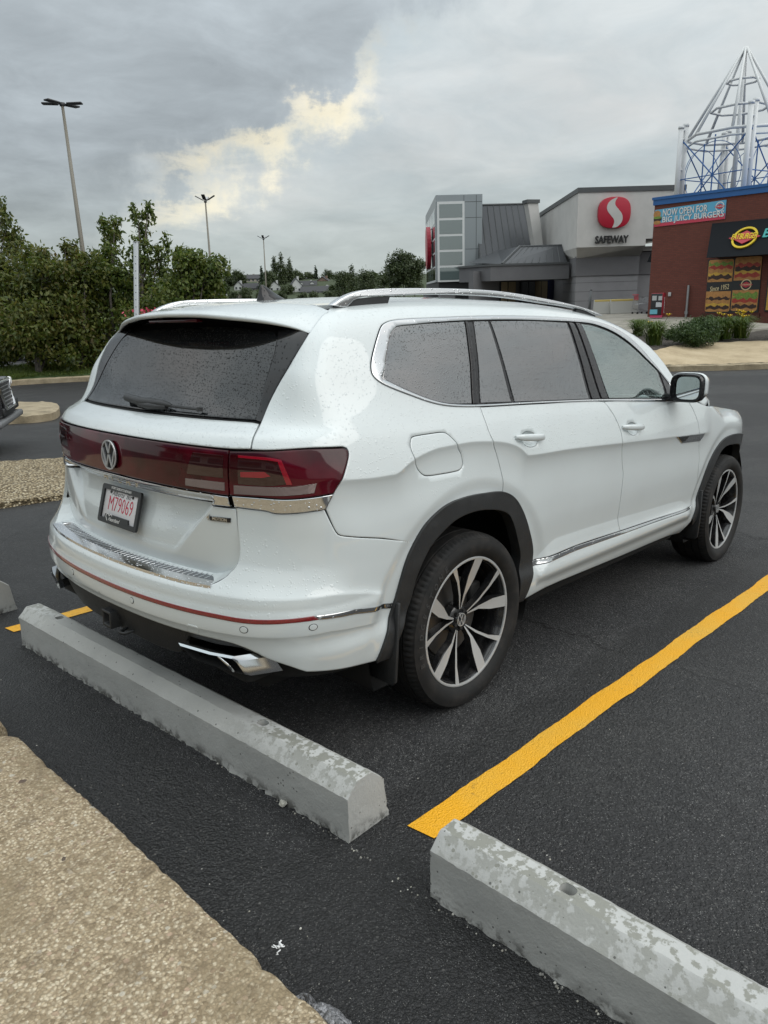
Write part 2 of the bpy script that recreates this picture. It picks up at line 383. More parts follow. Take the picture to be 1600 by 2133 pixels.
TR={'dlo':[(1.808,1.278),(1.624,1.291),(1.517,1.31),(1.398,1.347),(1.311,1.378),(1.271,1.398),(1.25,1.418),(1.246,1.437),(1.257,1.463),(1.3,1.512),(1.341,1.553),(1.363,1.571),(1.388,1.584),(1.439,1.596),(1.538,1.603),(1.687,1.609),(1.94,1.62),(2.254,1.63),(2.548,1.633),(2.855,1.635),(3.1,1.629),(3.283,1.603),(3.432,1.553),(3.548,1.481),(3.645,1.4),(3.725,1.314),(3.77,1.272),(3.703,1.203),(3.57,1.199),(2.846,1.242),(2.245,1.265)],'dlo_in':[(1.814,1.287),(1.629,1.3),(1.522,1.32),(1.404,1.36),(1.298,1.405),(1.288,1.409),(1.343,1.482),(1.398,1.545),(1.424,1.562),(1.455,1.574),(1.548,1.581),(1.67,1.589),(1.922,1.601),(2.233,1.61),(2.524,1.612),(2.833,1.614),(3.067,1.607),(3.284,1.563),(3.484,1.479),(3.654,1.368),(3.727,1.291),(3.669,1.214),(3.581,1.214),(2.854,1.252),(2.252,1.274)],'gapC':[(1.808,1.278),(1.809,1.215),(1.813,1.174),(1.826,1.138),(1.868,1.066),(1.897,0.983),(1.908,0.911)],'gapB':[(2.854,1.243),(2.905,1.189),(2.944,1.135),(2.97,1.074),(2.974,1.021),(2.996,0.972),(3.026,0.867),(3.031,0.851),(3.021,0.728),(3.029,0.591),(3.05,0.525)],'gapF':[(3.919,1.174),(3.975,1.113),(4.014,1.045),(4.027,0.979),(4.073,0.919),(4.114,0.79),(4.102,0.761),(4.131,0.613),(4.105,0.504),(4.049,0.495)],'chr_up':[(2.207,0.533),(2.565,0.54),(3.05,0.525),(3.532,0.512),(4.044,0.496)],'chr_lo':[(2.203,0.507),(2.561,0.516),(3.039,0.506),(3.519,0.498),(4.05,0.482)],'rock_lo':[(2.141,0.348),(2.35,0.367),(2.755,0.361),(3.144,0.353),(3.77,0.341),(4.055,0.309)],'clad_out':[(1.149,0.363),(1.18,0.441),(1.234,0.56),(1.288,0.729),(1.336,0.802),(1.4,0.864),(1.509,0.914),(1.636,0.931),(1.772,0.928),(1.904,0.913),(1.985,0.878),(2.056,0.812),(2.12,0.716),(2.186,0.592),(2.191,0.495),(2.158,0.406),(2.139,0.351)],'clad_in':[(1.313,0.283),(1.277,0.446),(1.325,0.557),(1.353,0.661),(1.412,0.755),(1.481,0.806),(1.578,0.848),(1.7,0.861),(1.82,0.849),(1.911,0.825),(1.965,0.792),(2.03,0.688),(2.081,0.582),(2.076,0.49),(2.084,0.356)],'fclad_out':[(4.201,0.286),(4.131,0.394),(4.176,0.494),(4.23,0.622),(4.287,0.737),(4.389,0.827),(4.511,0.883),(4.65,0.904),(4.847,0.9),(5.039,0.862),(5.072,0.798),(4.999,0.725)],'fclad_in':[(4.236,0.484),(4.298,0.572),(4.382,0.705),(4.483,0.797),(4.572,0.832),(4.704,0.836),(4.892,0.818)],'gapT':[(0.737,1.213),(0.745,1.268),(0.783,1.347),(0.882,1.464),(0.994,1.564),(1.079,1.615),(1.157,1.649),(1.194,1.666)],'seamR':[(1.194,1.666),(1.214,1.749),(1.24,1.847),(1.259,1.997),(1.26,2.083)],'gaplow':[(0.648,1.026),(0.656,0.996),(0.673,0.981),(0.677,0.921),(0.686,0.851),(0.688,0.819),(0.68,0.786),(0.663,0.764),(0.649,0.751)],'lamp':[(0.657,1.18),(0.788,1.187),(0.91,1.195),(0.999,1.192),(1.026,1.19),(1.036,1.185),(1.04,1.179),(1.039,1.163),(1.03,1.142),(1.004,1.088),(0.98,1.042),(0.85,1.028),(0.76,1.029),(0.651,1.026)],'lampchr':[(0.661,1.025),(0.76,1.027),(0.85,1.027),(0.98,1.04),(0.956,0.99),(0.903,0.984),(0.865,0.98),(0.808,0.978),(0.782,0.984),(0.67,0.988)],'lampdark':[(0.692,1.162),(0.798,1.159),(0.824,1.155),(0.845,1.08),(0.793,1.071),(0.689,1.07)],'lampclear':[(0.67,1.065),(0.85,1.072),(0.931,1.083),(0.924,1.048),(0.849,1.039),(0.669,1.032)],'seam':[(0.956,0.99),(0.98,0.92),(0.992,0.898),(1.01,0.889),(1.201,0.839),(1.334,0.802)],'bumplow':[(1.151,0.359),(0.9,0.412),(0.888,0.414),(0.837,0.446),(0.778,0.478),(0.728,0.509),(0.679,0.524),(0.609,0.528)],'refl':[(0.621,0.63),(0.709,0.628),(0.785,0.629),(0.856,0.631),(0.908,0.633)],'refl2':[(0.924,0.616),(0.855,0.615),(0.784,0.612),(0.709,0.611),(0.621,0.613)],'bchr':[(0.908,0.633),(1.029,0.625),(1.237,0.581),(1.236,0.558),(1.039,0.603),(0.924,0.616)],'fuel':[(1.335,1.188),(1.342,1.195),(1.358,1.199),(1.443,1.201),(1.515,1.2),(1.54,1.193),(1.565,1.173),(1.584,1.154),(1.597,1.133),(1.623,1.101),(1.633,1.067),(1.624,1.05),(1.602,1.042),(1.48,1.042),(1.416,1.045),(1.392,1.051),(1.366,1.07),(1.345,1.098),(1.333,1.124),(1.326,1.144),(1.324,1.167)],'revlight':[(0.461,1.07),(0.555,1.072),(0.638,1.072),(0.637,1.04),(0.551,1.04),(0.457,1.041)],'pad_in':[(0.267,0.719),(0.153,0.724),(0.446,0.721),(0.583,0.72)],'pad_out':[(0.556,0.712),(0.06,0.712),(0.298,0.71),(0.562,0.708)],'glassedge':[(0.714,1.274),(0.737,1.394),(0.777,1.504),(0.794,1.598),(0.775,1.648),(0.557,1.761)],'rg_bot':[(0.012,1.269),(0.416,1.271),(0.744,1.272)],'bar_top':[(0.111,1.186),(0.341,1.185),(0.655,1.181)],'bar_bot':[(0.123,1.04),(0.335,1.035),(0.645,1.027)],'chr_bot':[(0.124,0.968),(0.415,0.976),(0.664,0.989)],'plateP':[(0.211,0.954),(0.219,0.803),(0.123,0.965),(0.115,0.814)],'qglass':[(1.424,1.562),(1.455,1.574),(1.548,1.581),(1.669,1.588),(1.888,1.597),(1.762,1.294),(1.63,1.301),(1.522,1.321),(1.405,1.362),(1.292,1.409),(1.343,1.482),(1.398,1.545)],'rdq':[(1.957,1.599),(2.062,1.602),(2.044,1.285),(1.825,1.293)],'rdg':[(2.084,1.602),(2.392,1.609),(2.751,1.608),(2.719,1.261),(2.375,1.272),(2.076,1.283)],'fdg':[(2.913,1.607),(3.055,1.598),(3.258,1.558),(3.463,1.478),(3.637,1.371),(3.624,1.273),(3.606,1.22),(3.26,1.238),(2.933,1.253)],'bpp':[(2.851,1.612),(2.906,1.61),(2.918,1.253),(2.852,1.256)],'bpp2':[(2.778,1.61),(2.821,1.61),(2.826,1.256),(2.752,1.258)],'cpp':[(1.897,1.598),(1.915,1.599),(1.803,1.291),(1.77,1.292)],'sail':[(3.665,1.365),(3.739,1.282),(3.664,1.217),(3.632,1.218),(3.65,1.272)],'motion':[(0.562,0.942),(0.65,0.945),(0.649,0.93),(0.561,0.928)],'fbadge':[(3.669,0.989),(3.894,0.979),(4.113,0.967),(4.114,0.946),(4.083,0.924),(3.786,0.938),(3.701,0.976)],'hr':[(1.979,1.146),(2.217,1.124),(2.106,1.157),(2.087,1.107)],'hf':[(2.982,1.108),(3.228,1.088),(3.11,1.118),(3.094,1.076)],'sens':[(0.232,0.592),(0.282,0.593),(0.722,0.587),(0.906,0.592)]}
# ------------------------------------------------------------------ body panels
def densify(P, step, smooth=True, corner=42, closed=True):
    P = [np.array(p, float) for p in P]; n = len(P); out = []
    def isc(i):
        a, b, c = P[i-1], P[i], P[(i+1) % n]; u, w = b-a, c-b
        return np.dot(u, w) < math.cos(math.radians(corner))*np.linalg.norm(u)*np.linalg.norm(w)
    C = [isc(i) or not smooth for i in range(n)]
    for i in range(n if closed else n-1):
        p1, p2 = P[i], P[(i+1) % n]; L = np.linalg.norm(p2-p1)
        m1 = (p2-p1) if C[i] else (P[(i+1) % n]-P[i-1])*L/(np.linalg.norm(p1-P[i-1])+L+1e-9)
        m2 = (p2-p1) if C[(i+1) % n] else (P[(i+2) % n]-p1)*L/(np.linalg.norm(P[(i+2) % n]-p2)+L+1e-9)
        k = max(1, int(math.ceil(L/step)))
        for j in range(k):
            s = j/k; out.append((2*s**3-3*s*s+1)*p1+(s**3-2*s*s+s)*m1+(-2*s**3+3*s*s)*p2+(s**3-s*s)*m2)
    return np.array(out)
def area2(P): x, y = P[:, 0], P[:, 1]; return float(np.sum(x*np.roll(y, -1)-np.roll(x, -1)*y))
def inset(P, d, pin=False):
    """move a CCW outline inwards by d; with pin, points on u=0 stay on it"""
    if d == 0: return P
    a = P-np.roll(P, 1, 0); b = np.roll(P, -1, 0)-P
    na = np.stack([-a[:, 1], a[:, 0]], 1)/(np.linalg.norm(a, axis=1, keepdims=True)+1e-9); nb = np.stack([-b[:, 1], b[:, 0]], 1)/(np.linalg.norm(b, axis=1, keepdims=True)+1e-9)
    m = na+nb; m /= (np.linalg.norm(m, axis=1, keepdims=True)+1e-9); c = np.clip((m*na).sum(1), .5, 1)[:, None]
    Q = P+m*d/c
    if pin:
        z = P[:, 0] < 1e-6; Q[z, 0] = 0
    return Q
def inpoly(X, P):
    x, y = X[:, 0], X[:, 1]; r = np.zeros(len(X), bool); a = P; b = np.roll(P, -1, 0)
    for (x1, y1), (x2, y2) in zip(a, b):
        if y1 == y2: continue
        c = ((y1 > y) != (y2 > y)) & (x < (x2-x1)*(y-y1)/(y2-y1)+x1); r ^= c
    return r
def dpoly(X, P):
    d = np.full(len(X), 9.)
    for a, b in zip(P, np.roll(P, -1, 0)):
        e = b-a; t = np.clip(((X-a)@e)/(e@e+1e-12), 0, 1); d = np.minimum(d, np.hypot(*(X-a-t[:, None]*e).T))
    return d
def tx(x, y):
    """surface t of a plan point on the right flank or rear corner"""
    x = np.asarray(x, float); y = -np.abs(np.asarray(y, float)); a = np.arctan2(-y-YC, XR-x)
    return np.where(x >= XR, YC+LC+x-XR, np.where(-y <= YC, -y, YC+LC*np.clip(a, 0, np.pi/2)/(np.pi/2)))
def feature_rows():
    rows = []; xs = np.arange(-.80, 2.46, .012)
    for d in (.05, .025, .010, .003, -.003, -.010, -.022, -.040, -.065):
        P = []
        for x in xs:
            z = float(CR(x))+d; P.append((float(tx(x, Wf(np.array(x), np.array(z)))), z))
        rows.append(np.array(P))
    xs = np.arange(.54, 2.35, .012)
    for d in (.012, .002, -.004, -.014): rows.append(np.array([(YC+LC+x-XR, float(SC(x))+d) for x in xs]))
    for cx in (0., 2.98):
        for r in (.640, .628, .612, .596, .580):
            a = np.radians(np.arange(-5, 186, 1.3)); rows.append(np.stack([YC+LC+cx+r*np.cos(a)-XR, .375+r*np.sin(a)], 1))
    ts = np.arange(0., 1.22, .012)
    for kind in (0, 1):
        for d in ((.03, .015, .006, .0, -.006) if kind == 0 else (.008, .002, -.004, -.012, -.025)):
            P = []
            for t in ts:
                p = S(np.array([t]), np.array([.63]), XB)[0]; x = p[0]; z = (.694 if x < -.78 else .694-.36*(x+.78)**1.35) if kind == 0 else (.562 if x < -.78 else .562-.13*(x+.78)); P.append((t, z+d))
            rows.append(np.array(P))
    return rows
def gate_rows():
    rows = []; zs = np.arange(.768, 1.0, .010)
    for d in (-.012, .0, .012, .025, .038, .05, .062): rows.append(np.array([(.355+min(max(z-.80, -.05), .25)*.95+d, z) for z in zs]))
    for z in (.752, .762, .772, .783, .794, .806, .82): rows.append(np.stack([np.arange(.004, .40, .012), np.full(33, z)], 1))
    return rows
FROWS = feature_rows(); GROWS = gate_rows()
def cdt2(P, holes, step, ring=.005, rows=()):
    pts = [P]+list(holes); allp = list(P); edges = [(i, (i+1) % len(P)) for i in range(len(P))]
    for h in holes:
        b = len(allp); allp += list(h); edges += [(b+i, b+(i+1) % len(h)) for i in range(len(h))]
    nb = len(allp); free = []
    if ring:
        for q in [inset(P, ring)]+[inset(h[::-1], -ring) for h in holes]: free.append(q)
    lo, hi = P.min(0), P.max(0); gx, gy = np.meshgrid(np.arange(lo[0]+step/2, hi[0], step), np.arange(lo[1]+step/2, hi[1], step)); G = np.stack([gx.ravel(), gy.ravel()], 1)
    def ok(G, m):
        k = inpoly(G, P)
        for h in holes: k &= ~inpoly(G, h)
        G = G[k]
        if len(G):
            d = dpoly(G, P)
            for h in holes: d = np.minimum(d, dpoly(G, h))
            G = G[d > m]
        return G
    G = ok(G, max(ring*1.7, step*.35)); F = [G]
    ext = []
    for r_ in rows:
        k = inpoly(r_, P)
        for h in holes: k &= ~inpoly(r_, h)
        if not k.any(): continue
        d = dpoly(r_, P)
        for h in holes: d = np.minimum(d, dpoly(r_, h))
        k &= d > .0035; ext.append((r_, k))
    if ext:
        kp = np.concatenate([r_[k] for r_, k in ext])
        if len(kp) and len(G):
            near = np.zeros(len(G), bool)
            for i in range(0, len(kp), 400): near |= (np.hypot(G[:, None, 0]-kp[None, i:i+400, 0], G[:, None, 1]-kp[None, i:i+400, 1]) < .009).any(1)
            G = G[~near]; F[0] = G
    if free:
        fr = ok(np.concatenate(free), ring*.7); F.append(fr)
    for r_, k in ext:
        b0 = len(allp)+sum(len(x) for x in F); ii = np.cumsum(k)-1; F.append(r_[k])
        edges += [(b0+int(ii[i]), b0+int(ii[i+1])) for i in range(len(r_)-1) if k[i] and k[i+1]]
    allp = np.concatenate([np.array(allp)]+F)
    r = geometry.delaunay_2d_cdt([Vector(p) for p in allp], edges, [], 0, 1e-7)
    V = np.array([tuple(v) for v in r[0]]); T = np.array([f for f in r[2]])
    cen = V[T].mean(1); k = inpoly(cen, P)
    for h in holes: k &= ~inpoly(cen, h)
    T = T[k]; a = V[T]; s = (a[:, 1, 0]-a[:, 0, 0])*(a[:, 2, 1]-a[:, 0, 1])-(a[:, 2, 0]-a[:, 0, 0])*(a[:, 1, 1]-a[:, 0, 1])
    T[s < 0] = T[s < 0][:, ::-1]; T = T[np.abs(s) > 1e-10]
    return V, T
def surf_n(P, rear):
    h = .0025; g = np.stack([f(P+np.eye(3)[i]*h, rear)-f(P-np.eye(3)[i]*h, rear) for i in range(3)], -1)
    return g/np.linalg.norm(g, axis=-1, keepdims=True)
def Sz(x, y, off=0.):
    x = np.asarray(x, float); y = np.asarray(y, float); lo = np.full(x.shape, .5); hi = np.full(x.shape, 2.2)
    for _ in range(40):
        m = (lo+hi)/2; q = f(np.stack([x, y, m], -1))-off; hi = np.where(q > 0, m, hi); lo = np.where(q > 0, lo, m)
    return np.stack([x, y, (lo+hi)/2], -1)
def panel(name, poly, mat, parent, rear=XB, off=0., step=.02, holes=(), gap=.0016, depth=.014, smooth=True, both=False, top=False, tilt=.55, mirror=True, corner=42, **kw):
    P = densify(poly, step*.8, smooth, corner)
    if area2(P) < 0: P = P[::-1]
    P = inset(P, gap, both); H = []
    for h in holes:
        q = densify(h, step*.6, True)
        if area2(q) < 0: q = q[::-1]
        H.append(inset(q, -gap))
    V, T = cdt2(P, H, step, min(.005, step*.3), (FROWS if rear is XB else GROWS if name == 'tailgate_lower' else ()) if (mat is paint and not top) else ())
    if top: P3 = Sz(V[:, 0], V[:, 1], off)
    else: P3 = S(V[:, 0], V[:, 1], rear, off)
    NN = surf_n(P3, rear); NV = NN.copy()
    # boundary edges -> flange
    cnt = {}
    for t in T:
        for i in range(3):
            a, b = int(t[i]), int(t[(i+1) % 3]); cnt[(a, b)] = 1
    be = [(a, b) for (a, b) in cnt if (b, a) not in cnt]
    if both: be = [(a, b) for a, b in be if not (V[a, 0] < 1e-5 and V[b, 0] < 1e-5)]
    out = np.zeros_like(P3)
    for a, b in be:
        e = P3[b]-P3[a]; o = np.cross(e, NN[a]); o /= (np.linalg.norm(o)+1e-12); out[a] += o; out[b] += o
    bi = sorted({i for e in be for i in e}); idx = {}
    l = np.linalg.norm(out, axis=1, keepdims=True); out = np.where(l > 0, out/np.maximum(l, 1e-9), 0)
    if both:
        z = V[:, 0] < 1e-5; out[z, 1] = 0
    vs = [P3]; ns = [NV+out*tilt]; base = len(P3)
    for k, i in enumerate(bi): idx[i] = base+k
    vs.append(P3[bi]); ns.append(out[bi]); b2 = base+len(bi)
    vs.append(P3[bi]-NN[bi]*depth+out[bi]*.001); ns.append(out[bi])
    vs = np.concatenate(vs); ns = np.concatenate(ns); ns /= (np.linalg.norm(ns, axis=1, keepdims=True)+1e-9)
    F = [tuple(t) for t in T.tolist()]
    for a, b in be:
        ia, ib = idx[a], idx[b]; F.append((ib, ia, ia+len(bi), ib+len(bi)))
    if both:
        n = len(vs); vs = np.concatenate([vs, vs*[1, -1, 1]]); ns = np.concatenate([ns, ns*[1, -1, 1]]); F += [tuple(i+n for i in q[::-1]) for q in F]
    me = mk(vs.tolist(), F, True); me.normals_split_custom_set_from_vertices(ns.tolist())
    o = put(name, me, mat, parent, **kw)
    if not both and mirror and not top: flip(o)
    return o
def flip(o, deep=True):
    c = o.copy(); COL.objects.link(c); c.parent = o.parent
    c.matrix_basis = Matrix.Scale(-1, 4, (0, 1, 0)) @ o.matrix_basis
    return c
car = root('parked_car', 'large white SUV backed up to a wheel stop, beaded with rain', 'car', lot=True)
def seg(pts, a, b): return pts[a:b]
q = TR
R_ = list(reversed)if False else (lambda L: list(L)[::-1])
def und(L, d=.016, cx=0.):
    """tuck a panel edge under the wheel-arch trim"""
    c = np.array([YC+LC+cx-XR, .375]); return [tuple(np.array(a)+(c-np.array(a))/np.linalg.norm(c-np.array(a))*d) for a in L]
# --- side frame: quarter panel, D-pillar, roof side and A-pillar in one pressing
roofline = [(1.215, 1.683), (1.30, 1.725), (1.45, 1.745), (2.0, 1.755), (2.6, 1.757), (3.0, 1.752), (3.3, 1.72), (3.50, 1.655), (3.65, 1.555), (3.77, 1.43), (3.85, 1.30), (3.90, 1.205), (3.77, 1.20)]
lampout = [(0.737, 1.188), (0.788, 1.189), (0.91, 1.197), (0.997, 1.195), (1.024, 1.193), (1.036, 1.188), (1.041, 1.179), (1.040, 1.164), (1.031, 1.143), (1.006, 1.089), (0.981, 1.043), (0.955, .991)]
sf = q['gapT'][:-1]+roofline+[(3.771, 1.272)]+R_(q['dlo'][:26])
sf += q['gapC'][1:]+R_(und(q['clad_out'][4:9]))+R_(q['seam'])[1:]+R_(lampout)[1:]
qp = panel('quarter_panel', sf, paint, car, holes=[q['fuel']], step=.018)
fd = panel('fuel_door', q['fuel'], paint, car, mirror=False, step=.016)
def oval(t0, v0, t1, v1): return [((t0+t1)/2+.062*math.cos(a), (v0+v1)/2-.010+.034*math.sin(a)+(v1-v0)/(t1-t0)*.062*math.cos(a)) for a in np.linspace(0, 2*math.pi, 25)[:-1]]
HB = (1.990, 1.139, 2.218, 1.121), (2.988, 1.101, 3.228, 1.083)
rd = panel('rear_door', R_(q['gapC'])+[(1.809, 1.276), (2.246, 1.263), (2.846, 1.240)]+q['gapB'][1:]+R_(q['chr_up'][:3])[1:]+R_(und(q['clad_out'][9:15])), paint, car, step=.018, holes=[oval(*HB[0])])
fdr = panel('front_door', R_(q['gapB'])+[(2.855, 1.240), (3.3, 1.222), (3.571, 1.196), (3.70, 1.188), (3.85, 1.18)]+q['gapF'][:]+R_(q['chr_up'][2:])[1:], paint, car, step=.018, holes=[oval(*HB[1])])
fen = panel('front_fender', R_(q['gapF'])[:-1]+[(3.92, 1.178), (3.905, 1.205), (3.98, 1.185), (4.2, 1.135), (4.5, 1.112), (4.75, 1.09), (5.0, 1.05), (5.25, 1.0), (5.6, .93), (5.9, .90), (5.93, .45), (5.3, .33), (5.13, .38), (5.11, .55), (5.09, .72), (5.05, .86)]+R_(und(q['fclad_out'][1:9], .014, 2.98))+[(4.10, .36), (4.07, .34), (4.05, .47)], paint, car, step=.022)
panel('rocker_panel', R_(q['chr_lo'])+q['rock_lo']+[(4.085, .37)], paint, car, step=.018)
panel('rocker_trim', q['chr_up']+R_(q['chr_lo']), chrome, car, off=.003, gap=.001, step=.012, smooth=False, depth=.01)
# --- roof, hood, windscreen
def edge3(tv): p = S(np.array([a for a, b in tv]), np.array([b for a, b in tv])); return [(float(a), float(b)) for a, b, c in p]
rl = edge3([(1.225, 1.762)]+roofline[1:7]); rear_seam = edge3(q['seamR'][1:])
rp = rl+[(1.60, -.52), (1.66, -.25), (1.68, 0), (1.66, .25), (1.60, .52)]+[(x, -y) for x, y in R_(rl)]+[(x, -y) for x, y in rear_seam]+[(-.443, 0)]+R_(rear_seam)
panel('roof', rp, paint, car, top=True, step=.03, gap=.002)
panel('windscreen', [(1.60, -.52), (1.72, -.60), (2.2, -.66), (2.68, -.70), (2.80, -.4), (2.84, 0), (2.80, .4), (2.68, .70), (2.2, .66), (1.72, .60), (1.60, .52), (1.66, .25), (1.68, 0), (1.66, -.25)], frontglass, car, top=True, step=.05, gap=.004)
hl = edge3([(4.05, 1.172), (4.2, 1.135), (4.5, 1.112), (4.75, 1.09)])
panel('hood', [(2.86, 0), (2.82, -.4)]+[(2.70, -.72)]+hl[0:]+[(3.55, -.60), (3.68, -.35), (3.70, 0), (3.68, .35), (3.55, .60)]+[(x, -y) for x, y in R_(hl)]+[(2.70, .72), (2.82, .4)], paint, car, top=True, step=.04)
# --- tail: gate, glass, spoiler, lamps, bumper
glr = [(0, 1.272), (.411, 1.273), (.709, 1.274), (.713, 1.391), (.758, 1.516), (.779, 1.629), (.70, 1.70), (.495, 1.76), (.30, 1.80), (0, 1.81)]
panel('rear_window', [(0, 1.272), (.411, 1.273), *q['glassedge'][:4], (.74, 1.665), (.60, 1.69), (.495, 1.69), (.30, 1.72), (0, 1.72)], rearglass, car, rear=XT, off=-.004, both=True, step=.03, gap=.001)
panel('window_wing', [q['glassedge'][0]]+q['gapT'][1:5]+[(.97, 1.62), (.80, 1.67)]+R_(q['glassedge'][1:4]), piano, car, rear=XT, off=-.002, step=.02, gap=.0012)
tg_side = [(.655, 1.186), (.737, 1.19), (.737, 1.213), (.7405, 1.262)]
panel('tailgate_upper', [(0, 1.189), (.341, 1.188), (.655, 1.186), (.734, 1.19), (.734, 1.213), (.738, 1.264), (.70, 1.267), (.411, 1.266), (0, 1.265)], paint, car, rear=XT, both=True, step=.02)
panel('light_bar', [(0, 1.034), (.298, 1.031), (.624, 1.026), (.650, 1.026), (.655, 1.182), (.341, 1.186), (0, 1.187)], redlens, car, rear=XT, off=.006, both=True, step=.02, gap=.001)
panel('reversing_lamp', q['revlight'], clearlens, car, rear=XT, off=.0072, step=.015, depth=.002, tilt=.1)
lbd = panel('lamp_lens_dark', [(.47, 1.085), (.635, 1.085), (.637, 1.165), (.50, 1.165)], reddark, car, rear=XT, off=.0068, step=.015, depth=.001, tilt=0)
panel('chrome_strip', [(0, .984), (.415, .984), (.655, .988), (.648, 1.022), (.298, 1.027), (0, 1.030)], chrome, car, rear=XT, off=.010, both=True, step=.012, gap=.0005, tilt=.9)
panel('tailgate_lower', [(0, .727), (.30, .725), (.55, .724), (.63, .742), (.663, .770), (.680, .79), (.688, .819), (.686, .851), (.677, .921), (.673, .980), (.415, .98), (0, .98)], paint, car, rear=XT, both=True, step=.016)
tl = panel('tail_lamp', q['lamp'], redlens, car, off=.004, step=.016, gap=.002)
panel('lamp_lens_dark', q['lampdark'], reddark, car, off=.0052, step=.015, depth=.001, tilt=0, gap=0)
panel('lamp_glow', [(.692, 1.168), (.80, 1.166), (.832, 1.160), (.862, 1.078), (.846, 1.078), (.822, 1.154), (.795, 1.158), (.692, 1.161)], redglow, car, off=.006, step=.01, depth=.001, tilt=0, gap=0, smooth=False)
panel('lamp_glow', [(.70, 1.112), (.78, 1.118), (.80, 1.105), (.775, 1.098), (.70, 1.095)], redglow, car, off=.006, step=.01, depth=.001, tilt=0, gap=0, smooth=False)
panel('reversing_lamp', q['lampclear'], clearlens, car, off=.0058, step=.015, depth=.002, tilt=.1)
panel('chrome_strip', q['lampchr'], chrome, car, off=.006, step=.01, gap=.001, tilt=.8)
bp = [(0, .713), (.30, .711), (.562, .708), (.61, .722), (.649, .748)]+R_(q['gaplow'][2:8])+[(.662, .990), (.67, .986), (.782, .982), (.808, .976), (.865, .979), (.902, .983), (.953, .989)]+q['seam'][1:]+[und([(1.335, .803)])[0]]+R_(und(q['clad_out'][:4], .03))+q['bumplow'][1:]+[(.50, .530), (.25, .533), (0, .534)]
panel('rear_bumper', bp, paint, car, both=True, step=.016, corner=50)
panel('bumper_reflector', [(0, .613)]+R_(q['refl2'])+R_(q['refl'])+[(0, .631)], redrefl, car, off=.0015, both=True, step=.012, gap=.0005)
panel('bumper_trim', q['bchr'], chrome, car, off=.003, step=.012, gap=.001, smooth=False)
panel('diffuser', [(0, .40), (.40, .40), (.46, .45), (.50, .50), (.62, .496), (.70, .50), (.74, .485), (.80, .50), (.70, .54), (.5, .555), (0, .555)], blackp, car, off=-.022, both=True, step=.03, gap=0)
for t_, v_, m_ in ((.25, .592, True), (.722, .587, True), (.906, .591, True)):
    for k_, (r_, mt_, of_) in enumerate(((.0125, darkin, .0008), (.0105, paint, .0018))):
        panel('parking_sensor' if k_ else 'sensor_seat', [(t_+r_*math.cos(a), v_+r_*math.sin(a)) for a in np.linspace(0, 2*math.pi, 17)[:-1]], mt_, car, off=of_, step=.008, gap=0, depth=.003)
panel('tow_eye_cover', [(.522, .535), (.566, .534), (.571, .562), (.566, .568), (.537, .569), (.530, .563)], paint, car, off=.001, step=.012, gap=0, depth=.002, mirror=False)
# step pad between gate and bumper: ribbed brushed steel with a turned-down lip
steel = M('step_steel', (.30, .31, .33), .26, .95); N, b = nt(steel); co = oc(N); N.put(b, 'Normal', bump(N, N.math('ADD', drops(N, co, 110, .45, .34), N.math('MULTIPLY', N.noise(co, 340, 2), .3)), .5, .004))
lipm = M('step_lip', (.75, .76, .78), .12, 1.); N, b = nt(lipm); co = oc(N); N.put(b, 'Normal', bump(N, drops(N, co, 95, .35, .36), .8, .005))
def step_pad():
    n = 48; top = []; lip = []; rib = MB(); yo = np.linspace(-.615, .615, n+1)
    def pt(y, v, rear, off):
        p = S(np.array([abs(y) if abs(y) <= YC else YC+(abs(y)-YC)*.96]), np.array([v]), rear, off)[0]; return Vector((p[0], math.copysign(p[1], y) if y else 0, p[2]))
    V = []; F = []
    for y in yo:
        a = pt(y, .724, XT, -.004); a.z = .726; o = pt(y*1.0, .712, XB, .004); o.z = .718; w = a.lerp(o, .62); w.z = .724
        o2 = o.copy(); o2.z -= .016; V += [a, w, o, o2]
    for i in range(n):
        for j in range(3): F.append((4*i+j, 4*i+j+1, 4*i+5+j, 4*i+4+j))
    me = fixn(mk(V, F)); me.materials.append(steel); me.materials.append(lipm)
    for p in me.polygons:
        p.material_index = 1 if p.index % 3 >= 1 else 0
    o = put('step_pad', me, None, car); me2 = []
    sol = o.modifiers.new('s', 'SOLIDIFY'); sol.thickness = .003; sol.offset = -1
    for i in range(2, n-1):
        for k in (.5,):
            a, w = V[4*i], V[4*i+1]; rib.tube([a.lerp(w, .15)+Vector((0, 0, .0005)), a.lerp(w, .98)+Vector((0, 0, .0005))], .0022, 6)
    put('tread_rib', autosmooth(rib.mesh()), lipm, o, kind='stuff')
step_pad()
def ledge():
    tb = [(0, .712), (.30, .710), (.562, .707), (.61, .721), (.649, .747), (.665, .764), (.682, .786), (.690, .819)]; tt = [(0, .734), (.30, .733), (.562, .733), (.60, .742), (.635, .756), (.655, .776), (.672, .795), (.680, .822)]
    n = 40; ta = np.linspace(0, 1, n+1); ib = np.interp(ta, np.linspace(0, 1, 8), [a for a, b_ in tb]); vb = np.interp(ib, [a for a, b_ in tb], [b_ for a, b_ in tb]); it = np.interp(ta, np.linspace(0, 1, 8), [a for a, b_ in tt]); vt = np.interp(it, [a for a, b_ in tt], [b_ for a, b_ in tt])
    A = S(ib, vb, XB, -.001); B = S(it, vt, XT, -.012); V = []; F = []
    for a, b_ in zip(A, B): V += [a, a*.4+b_*.6+np.array([0, 0, -.002]), b_]
    for i in range(n): F += [(3*i+j, 3*i+j+1, 3*i+4+j, 3*i+3+j) for j in (0, 1)]
    V = np.array(V); m = len(V); V = np.concatenate([V, V*[1, -1, 1]]); F += [tuple(i+m for i in q_[::-1]) for q_ in F]
    put('bumper_ledge', autosmooth(fixn(mk(V.tolist(), F)), 60), paint, car)
ledge()
